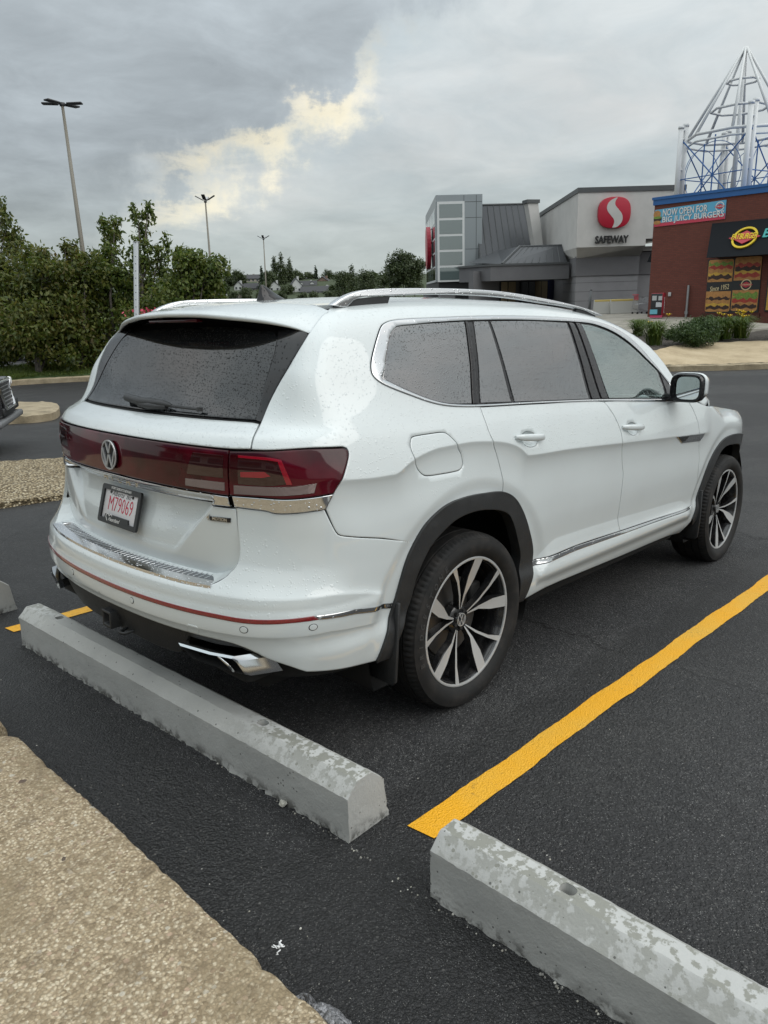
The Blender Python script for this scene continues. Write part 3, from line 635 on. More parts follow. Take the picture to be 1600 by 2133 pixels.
def spoiler():
    A = [(0, -.440, 1.699), (.353, -.441, 1.692), (.493, -.46, 1.681), (.572, -.485, 1.670), (.672, -.512, 1.650)]
    B = [(0, -.785, 1.650), (.20, -.775, 1.646), (.36, -.747, 1.635), (.50, -.706, 1.621), (.60, -.668, 1.603), (.66, -.645, 1.586), (.708, -.640, 1.570)]
    ua = [0, .353/.672, .493/.672, .572/.672, 1]; ub = [0, .2/.708, .36/.708, .5/.708, .6/.708, .66/.708, 1]
    fa = [pchip(ua, [p[i] for p in A]) for i in range(3)]; fb = [pchip(ub, [p[i] for p in B]) for i in range(3)]
    us = np.concatenate([-np.linspace(1, 0, 41)[:-1], np.linspace(0, 1, 41)]); V = []; m = 15
    for u in us:
        a = np.array([float(g(abs(u))) for g in fa]); b_ = np.array([float(g(abs(u))) for g in fb]); sg = -1 if u < 0 else 1
        pa = Vector((a[1], -sg*a[0], a[2])); pb = Vector((b_[1], -sg*b_[0], b_[2])); fl = (1-abs(u)**6)
        for k in range(9):
            s = k/8; p = pa.lerp(pb, s); p.z += .016*fl*math.sin(math.pi*s)**.8*(1-.4*s)-.0*s; V.append(p)
        d = Vector((1, 0, 0)); th = .016*fl+.002
        V += [pb+Vector((-.004*fl, 0, -th*.35)), pb+Vector((-.002*fl, 0, -th*.75)), pb+Vector((.006*fl, 0, -th)), pb+Vector((.03*fl, 0, -th)), pb+Vector((.09*fl+.001, 0, -th*.4)), pb+Vector((.14*fl+.002, 0, .0))]
    F = []; nn = len(us)
    for i in range(nn-1):
        for j in range(m-1): F.append((i*m+j, i*m+j+1, (i+1)*m+j+1, (i+1)*m+j))
    me = fixn(mk(V, F)); me.materials.append(paint); me.materials.append(piano)
    for p in me.polygons:
        if p.index % (m-1) >= 11: p.material_index = 1
    return put('rear_spoiler', autosmooth(me, 50), None, car)
spoiler()
hb = put('brake_light', bevel(MB().box((-.742, 0, 1.618), (.03, .36, .012)).mesh(), .003), redlens, car)
# --- side glass
panel('window_surround', q['dlo'], piano, car, off=-.005, holes=[q['fdg']], step=.03, gap=.001)
chf = panel('window_chrome', q['dlo'], chrome, car, off=.004, holes=[q['dlo_in']], step=.012, gap=.0012, tilt=.7, depth=.012)
panel('quarter_window', q['qglass'], tint, car, off=-.001, step=.03, gap=0, tilt=.05)
panel('rear_door_quarter_window', q['rdq'], tint, car, off=-.001, step=.03, gap=0, smooth=False, tilt=.05)
panel('rear_door_window', q['rdg'], tint, car, off=-.001, step=.03, gap=0, smooth=False, tilt=.05)
panel('front_door_window', q['fdg'], frontglass, car, off=-.002, step=.03, gap=0, tilt=.05, depth=.001)
for nm in ('bpp', 'bpp2', 'cpp', 'sail'): panel('pillar_trim', q[nm], piano, car, off=.0005, step=.02, gap=0, smooth=False, tilt=.3)
# --- wheel arches
panel('wheel_arch_trim', q['clad_out']+R_(q['clad_in'])[0:13]+[(1.25, .42), (1.22, .36)], blackp, car, off=.011, step=.014, gap=.0, depth=.05, corner=60)
fco = q['fclad_out'][1:10]+[(5.07, .80), (5.105, .70), (5.125, .55), (5.135, .36)]; fci = [(5.07, .36), (5.06, .55), (5.03, .70), (4.985, .78)]+R_(q['fclad_in'])+[(4.215, .40), (4.17, .34)]
panel('wheel_arch_trim', fco+fci, blackp, car, off=.010, step=.014, gap=0, depth=.05, corner=60)
def liner(cx):
    V = []; F = []; n = 40; ys = (-.905, -.75, -.52); r = .545
    for y in ys:
        for i in range(n+1):
            a = math.radians(-38+256*i/n); V.append((cx+r*math.cos(a), y, max(.375+r*math.sin(a), .22)))
    for j in range(2):
        for i in range(n): F.append((j*(n+1)+i, j*(n+1)+i+1, (j+1)*(n+1)+i+1, (j+1)*(n+1)+i))
    F.append(tuple(2*(n+1)+i for i in range(n+1)))
    o = put('wheel_liner', mk(V, F, True), void, car); flip(o)
liner(0.); liner(2.98)
for cx in (-.455, 2.525):
    P = [(-.975, .58), (-.985, .40), (-.978, .262), (-.960, .245), (-.80, .255), (-.79, .58)]
    dx = .05 if cx < 0 else .0
    o = put('mud_flap', bevel(MB().prism([(cx+(.0 if z > .4 else -.02), y, z) for y, z in P], (.014, 0, 0)).mesh(), .004), blackp, car); flip(o)
# --- dark shell behind the panel gaps, floor, cabin
def shell():
    ts = np.arange(0, 5.9, .05); vs = np.arange(.36, 1.90, .04); T_, V_ = np.meshgrid(ts, vs, indexing='ij'); P = S(T_, V_, XT, -.035, False)
    fg = np.array(q['fdg']); V = P.reshape(-1, 3); F = []; nv = len(vs)
    for i in range(len(ts)-1):
        for j in range(nv-1):
            c = (P[i, j]+P[i+1, j+1])/2
            if math.hypot(c[0], c[2]-.375) < .60 or math.hypot(c[0]-2.98, c[2]-.375) < .60: continue
            tv = np.array([[ts[i]+.025, vs[j]+.02]])
            if 2.80 < tv[0, 0] < 3.75 and tv[0, 1] > 1.18 and tv[0, 1] < 1.66: continue
            if tv[0, 0] > 3.2 and tv[0, 1] > 1.14: continue
            F.append((i*nv+j, (i+1)*nv+j, (i+1)*nv+j+1, i*nv+j+1))
    o = put('inner_shell', mk(V.tolist(), F, True), void, car); flip(o)
shell()
put('roof_lining', mk([(-.6, -.6, 1.60), (1.5, -.58, 1.64), (1.5, .58, 1.64), (-.6, .6, 1.60)], [(0, 1, 2, 3)]), darkin, car)
put('underbody', bevel(MB().box((1.35, 0, .36), (4.35, 1.25, .24)).box((1.5, 0, .34), (1.75, 1.72, .16)).box((-.72, 0, .42), (.55, 1.5, .12)).mesh(), .02), void, car)
put('bulkhead', MB().box((.75, 0, 1.0), (.06, 1.3, 1.1)).box((2.62, 0, .85), (.06, 1.6, .62)).box((1.6, 0, .55), (2.0, 1.6, .06)).mesh(), darkin, car)
put('dashboard', bevel(MB().box((2.25, 0, 1.06), (.55, 1.6, .24)).box((2.02, -.0, .95), (.25, .30, .45)).mesh(), .06, 3), trimin, car)
for y in (-.40, .40):
    s_ = put('front_seat', bevel(MB().box((1.35, y, .80), (.52, .50, .20)).box((1.12, y, 1.10), (.18, .48, .58)).mesh(), .06, 3), trimin, car)
    put('headrest', bevel(MB().box((1.06, y, 1.47), (.11, .27, .18)).mesh(), .045, 3), trimin, s_)
sw = []
for i in range(33):
    a = 2*math.pi*i/32; sw.append((1.80+.06*math.sin(a), .40+.185*math.cos(a), 1.10+.175*math.sin(a)))
put('steering_wheel', MB().tube(sw, .016, 8, False).mesh(True), trimin, car)
# --- roof rails, antenna
def rail():
    topc = [(-.480, 1.670), (-.446, 1.691), (-.403, 1.709), (-.353, 1.724), (-.288, 1.735), (-.185, 1.744), (.11, 1.759), (.33, 1.766), (.545, 1.768), (.76, 1.762), (.975, 1.750), (1.15, 1.738), (1.31, 1.724), (1.45, 1.708), (1.60, 1.682)]
    bot = [(1.52, 1.680), (1.40, 1.702), (1.311, 1.712), (1.15, 1.722), (.975, 1.728), (.76, 1.738), (.545, 1.743), (.33, 1.741), (.11, 1.734), (-.05, 1.725), (-.169, 1.717), (-.26, 1.712), (-.33, 1.704), (-.375, 1.692), (-.41, 1.666)]
    P = densify([(x, z) for x, z in topc+bot], .03, True, 60)
    me = MB().prism([(x, -.662-.02*(.5-x)*0, z) for x, z in P], (0, .036, 0)).mesh(); o = put('roof_rail', bevel(me, .006, 2, 50), satin, car)
    foot = [(-.412, 1.650), (-.375, 1.690), (-.33, 1.701), (-.26, 1.709), (-.166, 1.715), (-.19, 1.660)]
    put('rail_foot', MB().prism([(x, -.655, z) for x, z in foot], (0, .022, 0)).mesh(), blackp, o)
    foot2 = [(1.30, 1.70), (1.311, 1.711), (1.40, 1.700), (1.52, 1.678), (1.50, 1.64), (1.33, 1.66)]
    put('rail_foot', MB().prism([(x, -.655, z) for x, z in foot2], (0, .022, 0)).mesh(), blackp, o)
    c = flip(o)
    for ch in list(o.children):
        d = ch.copy(); COL.objects.link(d); d.parent = c
rail()
def fin():
    V = []; F = []; prof = [(1.700, -.330, -.150, .040), (1.722, -.322, -.155, .034), (1.735, -.318, -.190, .022), (1.750, -.314, -.225, .014), (1.766, -.308, -.256, .009), (1.778, -.304, -.280, .005), (1.782, -.301, -.290, .002)]
    n = 18
    for z, a, b_, w in prof:
        for k in range(n):
            th = 2*math.pi*k/n; cx = (a+b_)/2; c = math.cos(th); V.append((cx+(b_-a)/2*c, w*math.sin(th)*(1-.55*max(c, 0)), z-.0*(c)))
    for i in range(len(prof)-1):
        for k in range(n): F.append((i*n+k, i*n+(k+1) % n, (i+1)*n+(k+1) % n, (i+1)*n+k))
    F.append(tuple((len(prof)-1)*n+k for k in range(n)))
    put('antenna_fin', autosmooth(fixn(mk(V, F)), 50), piano, car)
fin()
# --- door mirror
def mirror():
    def ringx(x, y0, y1, z0, z1, n=40, e=4.):
        out = []
        for k in range(n):
            a = 2*math.pi*k/n; c, s = math.cos(a), math.sin(a); r = (abs(c)**e+abs(s)**e)**(-1/e); out.append((x, (y0+y1)/2+(y1-y0)/2*r*c, (z0+z1)/2+(z1-z0)/2*r*s))
        return out
    secs = [(1.885, -1.140, -.962, 1.203, 1.357), (1.895, -1.146, -.958, 1.198, 1.361), (1.93, -1.150, -.957, 1.200, 1.362), (1.985, -1.140, -.962, 1.215, 1.350), (2.03, -1.115, -.975, 1.235, 1.325), (2.045, -1.09, -.99, 1.25, 1.305)]
    V = []; F = []; n = 40
    for x_, a, b_, c, d in secs: V += ringx(x_, a, b_, c, d)
    for i in range(len(secs)-1):
        for k in range(n): F.append((i*n+k, i*n+(k+1) % n, (i+1)*n+(k+1) % n, (i+1)*n+k))
    F.append(tuple((len(secs)-1)*n+k for k in range(n)))
    V += ringx(1.888, -1.128, -.992, 1.214, 1.346); b0 = len(secs)*n
    for k in range(n): F.append((k, (k+1) % n, b0+(k+1) % n, b0+k))
    h = put('door_mirror', autosmooth(fixn(mk(V, F)), 45), piano, car)
    gl_ = put('mirror_glass', mk(ringx(1.895, -1.126, -.994, 1.216, 1.344), [tuple(range(n))]), mirrorm, h)
    C = []; CF = []
    for x_, a, b_, c, d in [(1.91, -1.153, -.954, 1.20, 1.366), (1.935, -1.156, -.952, 1.20, 1.368), (1.985, -1.146, -.958, 1.215, 1.356), (2.032, -1.12, -.972, 1.235, 1.330), (2.05, -1.09, -.99, 1.25, 1.308)]:
        C += [p for p in ringx(x_, a, b_, c, d)]
    for i in range(4):
        for k in range(n):
            if C[i*n+k][2] > 1.232 and C[i*n+(k+1) % n][2] > 1.232: CF.append((i*n+k, i*n+(k+1) % n, (i+1)*n+(k+1) % n, (i+1)*n+k))
    CF.append(tuple(4*n+k for k in range(n)))
    cp = put('mirror_cap', autosmooth(fixn(mk(C, CF)), 45), paint, h)
    sl = cp.modifiers.new('s', 'SOLIDIFY'); sl.thickness = .004
    ar = put('mirror_arm', bevel(MB().box((1.97, -.955, 1.222), (.13, .10, .05)).mesh(), .015, 2), piano, h)
    c = flip(h)
    for ch in list(h.children):
        d = ch.copy(); COL.objects.link(d); d.parent = c
mirror()
# --- handles, badges, plate, wiper, tow hitch, exhaust
def handle(t0, v0, t1, v1, par):
    n = 12; pts = []; V = []; F = []; m = 12
    for i in range(n+1):
        s = i/n; t = t0+(t1-t0)*s; v = v0+(v1-v0)*s; off = .004+.026*math.sin(math.pi*min(max(s, .0), 1))**.45
        p = S(np.array([t]), np.array([v]), XB, off)[0]; rz = .007+.0095*math.sin(math.pi*s)**.35; ry = .005+.005*math.sin(math.pi*s)
        for k in range(m):
            a = 2*math.pi*k/m; V.append((p[0], p[1]+ry*math.cos(a), p[2]+rz*math.sin(a)))
    for i in range(n):
        for k in range(m): F.append((i*m+k, i*m+(k+1) % m, (i+1)*m+(k+1) % m, (i+1)*m+k))
    F += [tuple(range(m)), tuple(n*m+k for k in range(m))]
    o = put('door_handle', autosmooth(fixn(mk(V, F)), 50), paint, par)
    cup = [(t0+(t1-t0)*.5+.085*math.cos(a)*1.0, (v0+v1)/2-.006+.030*math.sin(a)) for a in np.linspace(0, 2*math.pi, 25)[:-1]]
    return o
def bowl(t0, v0, t1, v1, par):
    O_ = np.array(oval(t0, v0, t1, v1)); c = O_.mean(0); V = []; F = []; m = len(O_); rs = (1.0, .9, .75, .55, .3)
    for r in rs:
        Q = c+(O_-c)*r; V += S(Q[:, 0], Q[:, 1], XB, -.024*(1-r**3)-.0005).tolist()
    for i in range(len(rs)-1):
        for k in range(m): F.append((i*m+k, i*m+(k+1) % m, (i+1)*m+(k+1) % m, (i+1)*m+k))
    F.append(tuple((len(rs)-1)*m+k for k in range(m))); return put('handle_recess', autosmooth(fixn(mk(V, F)), 60), paint, par)
for par, a in ((rd, HB[0]), (fdr, HB[1])):
    bw = bowl(*a, par); bc = bw.copy(); COL.objects.link(bc); bc.parent = [x for x in car.children if x.data == par.data and x is not par][0]
    o = handle(*a, par); c = o.copy(); COL.objects.link(c)
    other = [x for x in car.children if x.data == par.data and x is not par][0]; c.parent = other
fb = panel('fender_badge', q['fbadge'], chrome, car, off=.004, step=.012, gap=0, smooth=False)
panel('badge_inlay', [(3.70, .982), (3.86, .974), (3.83, .948), (3.785, .946), (3.72, .970)], piano, car, off=.0055, step=.012, gap=0, smooth=False, depth=.001)
def strokes(lines, w, dep, n=None):
    mb = MB()
    for L in lines:
        L = [Vector((*p, 0)) for p in L]
        for i in range(len(L)-1):
            a, b_ = L[i], L[i+1]; d = (b_-a).normalized(); s = Vector((-d.y, d.x, 0))*w/2; e = d*w*.25
            mb.prism([a-e+s, a-e-s, b_+e-s, b_+e+s], (0, 0, dep))
    return mb
def emblem(r, dep):
    ringp = []; mb = strokes([[(-.36*r, .86*r), (-.04*r, .14*r)], [(.36*r, .86*r), (.04*r, .14*r)], [(-.84*r, .42*r), (-.37*r, -.80*r)], [(-.37*r, -.80*r), (-.03*r, -.02*r)], [(.84*r, .42*r), (.37*r, -.80*r)], [(.37*r, -.80*r), (.03*r, -.02*r)]], r*.115, dep)
    n = 40; V = []; F = []
    for k in range(n):
        a = 2*math.pi*k/n
        for rr, z in ((r, 0), (r, dep), (r*.91, dep), (r*.91, 0)): V.append((rr*math.cos(a), rr*math.sin(a), z))
    for k in range(n):
        for j in range(3): F.append((4*k+j, 4*k+j+1, 4*((k+1) % n)+j+1, 4*((k+1) % n)+j))
    mb.raw(V, F); return mb.mesh()
def discmesh(r, dep, n=40): return fixn(MB().prism([(r*math.cos(2*math.pi*k/n), r*math.sin(2*math.pi*k/n), 0) for k in range(n)], (0, 0, dep)).mesh())
Rr = lambda o, tilt=0.: frame(o, (0, -1, 0), (-math.cos(tilt), 0, math.sin(tilt)))
satin2 = M('emblem_silver', (.62, .63, .64), .30, .6)
bd = put('rear_emblem', mxf(discmesh(.057, .006), Rr((-1.059, 0, 1.108), .02)), piano, car)
put('emblem_relief', mxf(emblem(.058, .004), Rr((-1.0655, 0, 1.108), .02)), satin2, bd)
lm = []
for ch, y in zip('ATLAS', (.128, .066, .004, -.060, -.122)):
    p = S(np.array([abs(y)]), np.array([1.004]), XT, .012)[0]; lm.append(mxf(text_mesh(ch, .046, .0022), Rr((p[0], y, 1.004), -.25)))
put('model_lettering', join(lm), chrome, car, kind='stuff')
mc = np.array(q['motion']).mean(0)
mo = panel('drive_badge', q['motion'], piano, car, rear=XT, off=.004, step=.012, gap=0, smooth=False, mirror=False)
def on_gate(t, v, off, me, xdir=None):
    p = S(np.array([t]), np.array([v]), XT, off); n_ = surf_n(p, XT)[0]; p2 = S(np.array([t+.01]), np.array([v]), XT, off); return mxf(me, frame(p[0], p2[0]-p[0], n_))
put('badge_lettering', join([on_gate(mc[0], mc[1], .0052, text_mesh('MOTION', .0165, .0006, bold=.0004)), on_gate(q['motion'][0][0]-.012, mc[1]+.001, .003, text_mesh('4', .030, .002, shear=.3))]), chrome, mo)
def plate():
    T_ = Rr((-1.0345, 0, .893), math.atan2(.039, .147)); w, h = .312, .156
    pr = put('licence_plate', mxf(bevel(MB().box((0, 0, .001), (.30, .148, .003)).mesh(), .001), T_), platew, car)
    def rr(w, h, r, n=6):
        o = []
        for cx, cy_, a0 in ((w/2-r, h/2-r, 0), (-w/2+r, h/2-r, 90), (-w/2+r, -h/2+r, 180), (w/2-r, -h/2+r, 270)):
            for k in range(n+1): a = math.radians(a0+90*k/n); o.append((cx+r*math.cos(a), cy_+r*math.sin(a)))
        return o
    outer = np.array(rr(w, h, .012)); inner = np.array(densify([(-.136, -.058), (-.105, -.058), (-.098, -.040), (.085, -.040), (.092, -.058), (.136, -.058), (.136, .058), (-.136, .058)], .02, False))
    V, T = cdt2(outer, [inner], .05, 0); me = mk([(x, y, 0) for x, y in V], T.tolist()); o = put('plate_frame', mxf(me, T_ @ Matrix.Translation((0, 0, .010))), frameb, pr); s = o.modifiers.new('s', 'SOLIDIFY'); s.thickness = .010; s.offset = -1
    cm = []
    tw = mxf(text_mesh('M79069', .088, .0004, bold=-.0012), Matrix.Translation((0, .002, .0032)) @ Matrix.Diagonal((.70, 1., 1., 1.)))
    put('plate_number', mxf(tw, T_), plater, pr)
    put('plate_script', mxf(text_mesh('Alberta  Biz', .030, .0003, shear=.45, bold=-.0004), T_ @ Matrix.Translation((-.004, .047, .0032)) @ Matrix.Diagonal((1.05, 1, 1, 1))), platek, pr)
    put('frame_lettering', mxf(text_mesh('FORT SASKATCHEWAN', .0150, .0003, bold=.0002), T_ @ Matrix.Translation((0, .068, .0103))), whitep, pr)
    heart = [(-.075, -.066), (-.088, -.052), (-.087, -.043), (-.077, -.038), (-.067, -.041), (-.063, -.046), (-.056, -.040), (-.046, -.039), (-.040, -.044)]
    hm = mxf(strokes([heart], .003, .0006).mesh(), Matrix.Translation((0, 0, .0102))); ht = mxf(text_mesh('Heartland', .022, .0003, shear=.4), Matrix.Translation((-.022, -.058, .0106)))
    put('frame_lettering', mxf(join([hm, ht]), T_), whitep, pr)
    for x in (-.088, .088): put('plate_screw', mxf(discmesh(.006, .003, 12), T_ @ Matrix.Translation((x, .050, .003))), frameb, pr)
plate()
def gp(y, v, off): p = S(np.array([abs(y)]), np.array([v]), XT, off)[0]; return Vector((p[0], y, p[2]))
wp = [gp(.22, 1.306, .020), gp(.10, 1.300, .030), gp(-.02, 1.300, .034), gp(-.16, 1.300, .030)]
wm = MB().tube([gp(.205, 1.318, .014), gp(.16, 1.312, .026), gp(.02, 1.304, .032), gp(-.15, 1.304, .030), gp(-.20, 1.300, .024)], [.008, .017, .018, .014, .006], 10)
wm.tube([gp(.03, 1.292, .02), gp(-.06, 1.291, .024), gp(-.17, 1.293, .02)], [.012, .016, .010], 10).tube([gp(-.16, 1.299, .024), gp(-.37, 1.296, .020)], [.006, .005], 8).box(tuple(gp(-.37, 1.296, .018)), (.014, .02, .014))
put('rear_wiper', autosmooth(wm.mesh(), 40), blackp, car)
def hitch():
    a, b_ = .036, .024; V = []; F = []
    for x in (-1.135, -.85):
        for r in (a, b_): V += [(x, s*r, .447+t_*r) for s, t_ in ((-1, -1), (1, -1), (1, 1), (-1, 1))]
    for k in range(4):
        l = (k+1) % 4; F += [(k, l, 4+l, 4+k), (k, l, 8+l, 8+k), (4+k, 4+l, 12+l, 12+k)]
    F.append((12, 13, 14, 15)); h = put('tow_hitch', bevel(fixn(mk(V, F)), .004, 2, 60), blackp, car)
    lp = [(-1.02, -.055, .425), (-1.06, -.07, .418), (-1.10, -.075, .413), (-1.125, -.09, .411), (-1.12, -.112, .411), (-1.08, -.12, .415), (-1.02, -.125, .425)]
    put('chain_loop', MB().tube(lp, .007, 8).mesh(True), blackp, h)
    put('hitch_beam', bevel(MB().box((-.93, 0, .46), (.09, 1.2, .08)).mesh(), .01), void, h)
hitch()
dchrome = M('exhaust_chrome', (.62, .63, .64), .13, 1.)
def exhaust():
    out = [(-1.108, -.512, .497), (-1.062, -.628, .486), (-1.020, -.715, .478), (-1.000, -.742, .462), (-.965, -.768, .418), (-.985, -.738, .416), (-1.035, -.655, .430), (-1.093, -.558, .452)]
    out = [(-1.088, -.503, .49), (-1.049, -.648, .486), (-1.015, -.739, .487), (-1.003, -.758, .471), (-.974, -.774, .412), (-.99, -.745, .414), (-1.019, -.676, .42), (-1.058, -.559, .432)]
    out = [(x-.016, y, z-.004) for x, y, z in out]
    tvp = np.array([(0.494, .49), (.618, .486), (.698, .487), (.716, .471), (.741, .412), (.713, .414), (.65, .42), (.544, .432)]); n = len(out)
    ii = inset(tvp[::-1], .0075)[::-1]; inn = [Vector(tuple(p_)) for p_ in S(ii[:, 0], ii[:, 1], XB)]; inn = [p_+Vector((-.030, 0, -.004)) for p_ in inn]
    back = [Vector(p)+Vector((.10, -.045, -.002)) for p in out]; ib = [Vector(p)+Vector((.08, 0, .0)) for p in inn]
    V = [Vector(p)+Vector((-.006, 0, -.0)) for p in out]+inn+back+ib; F = []
    for k in range(n):
        l = (k+1) % n; F += [(k, l, n+l, n+k), (k, l, 2*n+l, 2*n+k), (n+k, n+l, 3*n+l, 3*n+k)]
    F.append(tuple(3*n+k for k in range(n))); me = fixn(mk(V, F)); me.materials.append(dchrome); me.materials.append(void)
    for p in me.polygons:
        if all(i >= n and not (2*n <= i < 3*n) for i in p.vertices): p.material_index = 1
    o = put('exhaust_tip', autosmooth(me, 30), None, car)
    m1 = (inn[1]+inn[2])/2; m2 = (inn[5]*.5+inn[6]*.5); put('tip_divider', MB().tube([inn[1].lerp(inn[2], .35)+Vector((.006, 0, 0)), inn[5].lerp(inn[6], .35)+Vector((.006, 0, 0))], .007, 6).mesh(True), chrome, o)
    c2 = flip(o)
    for ch in list(o.children): d = ch.copy(); COL.objects.link(d); d.parent = c2
exhaust()
# --- wheels
def wheel_parts():
    half = [(.266, -.098), (.284, -.106), (.288, -.113), (.302, -.1245), (.325, -.1325), (.345, -.131), (.360, -.1255), (.366, -.124), (.3665, -.1215), (.375, -.113), (.381, -.100), (.3845, -.086), (.3845, -.080), (.378, -.079), (.378, -.072), (.3855, -.071), (.386, -.034), (.379, -.033), (.379, -.025), (.386, -.024)]
    prof = half+[(r, -h) for r, h in half[::-1]]; n = 288; V = []; F = []; m = len(prof)
    for i in range(n):
        a = 2*math.pi*i/n; g = (i % 3 == 0)
        for r, h in prof:
            if g and .081 < abs(h) < .118 and r > .36: r -= .006
            x, z = r*math.cos(a), r*math.sin(a); V.append((x, h, max(z, -.3742)))
    for i in range(n):
        for j in range(m-1): F.append((i*m+j, i*m+j+1, ((i+1) % n)*m+j+1, ((i+1) % n)*m+j))
    tyre = autosmooth(fixn(mk(V, F)), 35)
    rim = lathe([(.284, -.104), (.280, -.108), (.272, -.106), (.262, -.085), (.252, -.03), (.250, .07), (.266, .10)], 72)
    lip = lathe([(.287, -.106), (.285, -.1125), (.280, -.1140), (.2745, -.1120), (.2735, -.106)], 96)
    yf = lambda r: -.066-.046*max(0, (r-.045)/.235)**.9
    def arm(pl_):
        P = []
        for r, a in pl_: P.append((r*math.cos(math.radians(a)), yf(r), r*math.sin(math.radians(a))))
        n = len(P); V = [Vector(p) for p in P]+[Vector((p[0]*.995, p[1]+.004, p[2]*.995)) for p in P]+[Vector((p[0]*.99, p[1]+.034, p[2]*.99)) for p in P]
        c = sum(V[:n], Vector())/n
        for i in range(n, 3*n):
            d = V[i]-Vector((c.x, V[i].y, c.z)); V[i] += d.normalized()*(.0025 if i < 2*n else .006)
        F = [tuple(range(n))]+[tuple(2*n+i for i in range(n))[::-1]]
        for k in range(n):
            l = (k+1) % n; F += [(k, l, n+l, n+k), (n+k, n+l, 2*n+l, 2*n+k)]
        me = fixn(mk(V, F)); me.materials.append(alu); me.materials.append(wheelblack)
        for p in me.polygons: p.material_index = 0 if p.index == 0 else 1
        return me
    wide = [(.050, -8), (.112, -11.5), (.18, -21), (.279, -23.5), (.2805, -18), (.279, -12), (.20, -7.5), (.118, -4.2), (.050, -2.5)]
    narrow = [(.050, 2.5), (.122, 6.6), (.20, 11.2), (.279, 14.4), (.2805, 17), (.279, 20), (.20, 15.0), (.124, 11.6), (.050, 8)]
    return tyre, rim, lip, wide, narrow, arm
def wheel_lettering():
    ms = []; s = 'BRIDGESTONE'
    for i, ch in enumerate(s):
        a = math.radians(196-i*7.2); r = .333; p = Vector((r*math.cos(a), -.1322, r*math.sin(a))); xd = Vector((math.sin(a), 0, -math.cos(a))); ms.append(mxf(text_mesh(ch, .034, .0008, shear=.15, bold=.0006), frame(p, xd, (0, -1, 0))))
    return join(ms)
def wheels():
    tyre, rim, lip, wide, narrow, arm = wheel_parts(); let = wheel_lettering(); wl = M('tyre_lettering', (.040, .040, .040), .55)
    hubm = lathe([(.0, -.060), (.050, -.060), (.062, -.052), (.066, -.02)], 40); cap = lathe([(0, -.072), (.028, -.072), (.033, -.068), (.035, -.058)], 40)
    em = mxf(emblem(.029, .002), frame((0, -.072, 0), (1, 0, 0), (0, -1, 0)))
    dm = lathe([(.055, -.012), (.175, -.012), (.178, -.008), (.178, .012), (.055, .012)], 64)
    armcache = {}
    for cx, ang, steer in ((0., 95., 0.), (2.98, 62., .012)):
        w = put('wheel', None, parent=car); w.location = (cx, -.855, .375); w.rotation_euler = (0, 0, steer); w.empty_display_size = .1
        put('tyre', tyre, rubber, w); put('rim', rim, wheelblack, w); put('rim_lip', lip, alu, w); put('hub', hubm, wheelblack, w); put('hub_cap', cap, wheelblack, w); put('hub_emblem', em, alu, w); put('brake_disc', dm, disc, w)
        put('brake_caliper', bevel(MB().box((.15, 0, .06), (.07, .07, .13)).mesh(), .012), darkin, w)
        if cx == 0.: put('tyre_lettering', let, wl, w, kind='stuff')
        for k in range(5):
            for nm, pl_ in (('w', wide), ('n', narrow)):
                me = arm([(r, a+ang+72*k) for r, a in pl_]); put('spoke', me, None, w)
            a = math.radians(ang+36+72*k); put('wheel_bolt', mxf(discmesh(.010, .012, 6), frame((.038*1.0*math.cos(a), -.060, .038*math.sin(a)), (1, 0, 0), (0, -1, 0))), darkin, w)
        c = w.copy(); COL.objects.link(c); c.parent = car; c.location = (cx, .855, .375); c.rotation_euler = (0, 0, math.pi)
        for ch in list(w.children): d = ch.copy(); COL.objects.link(d); d.parent = c
wheels()
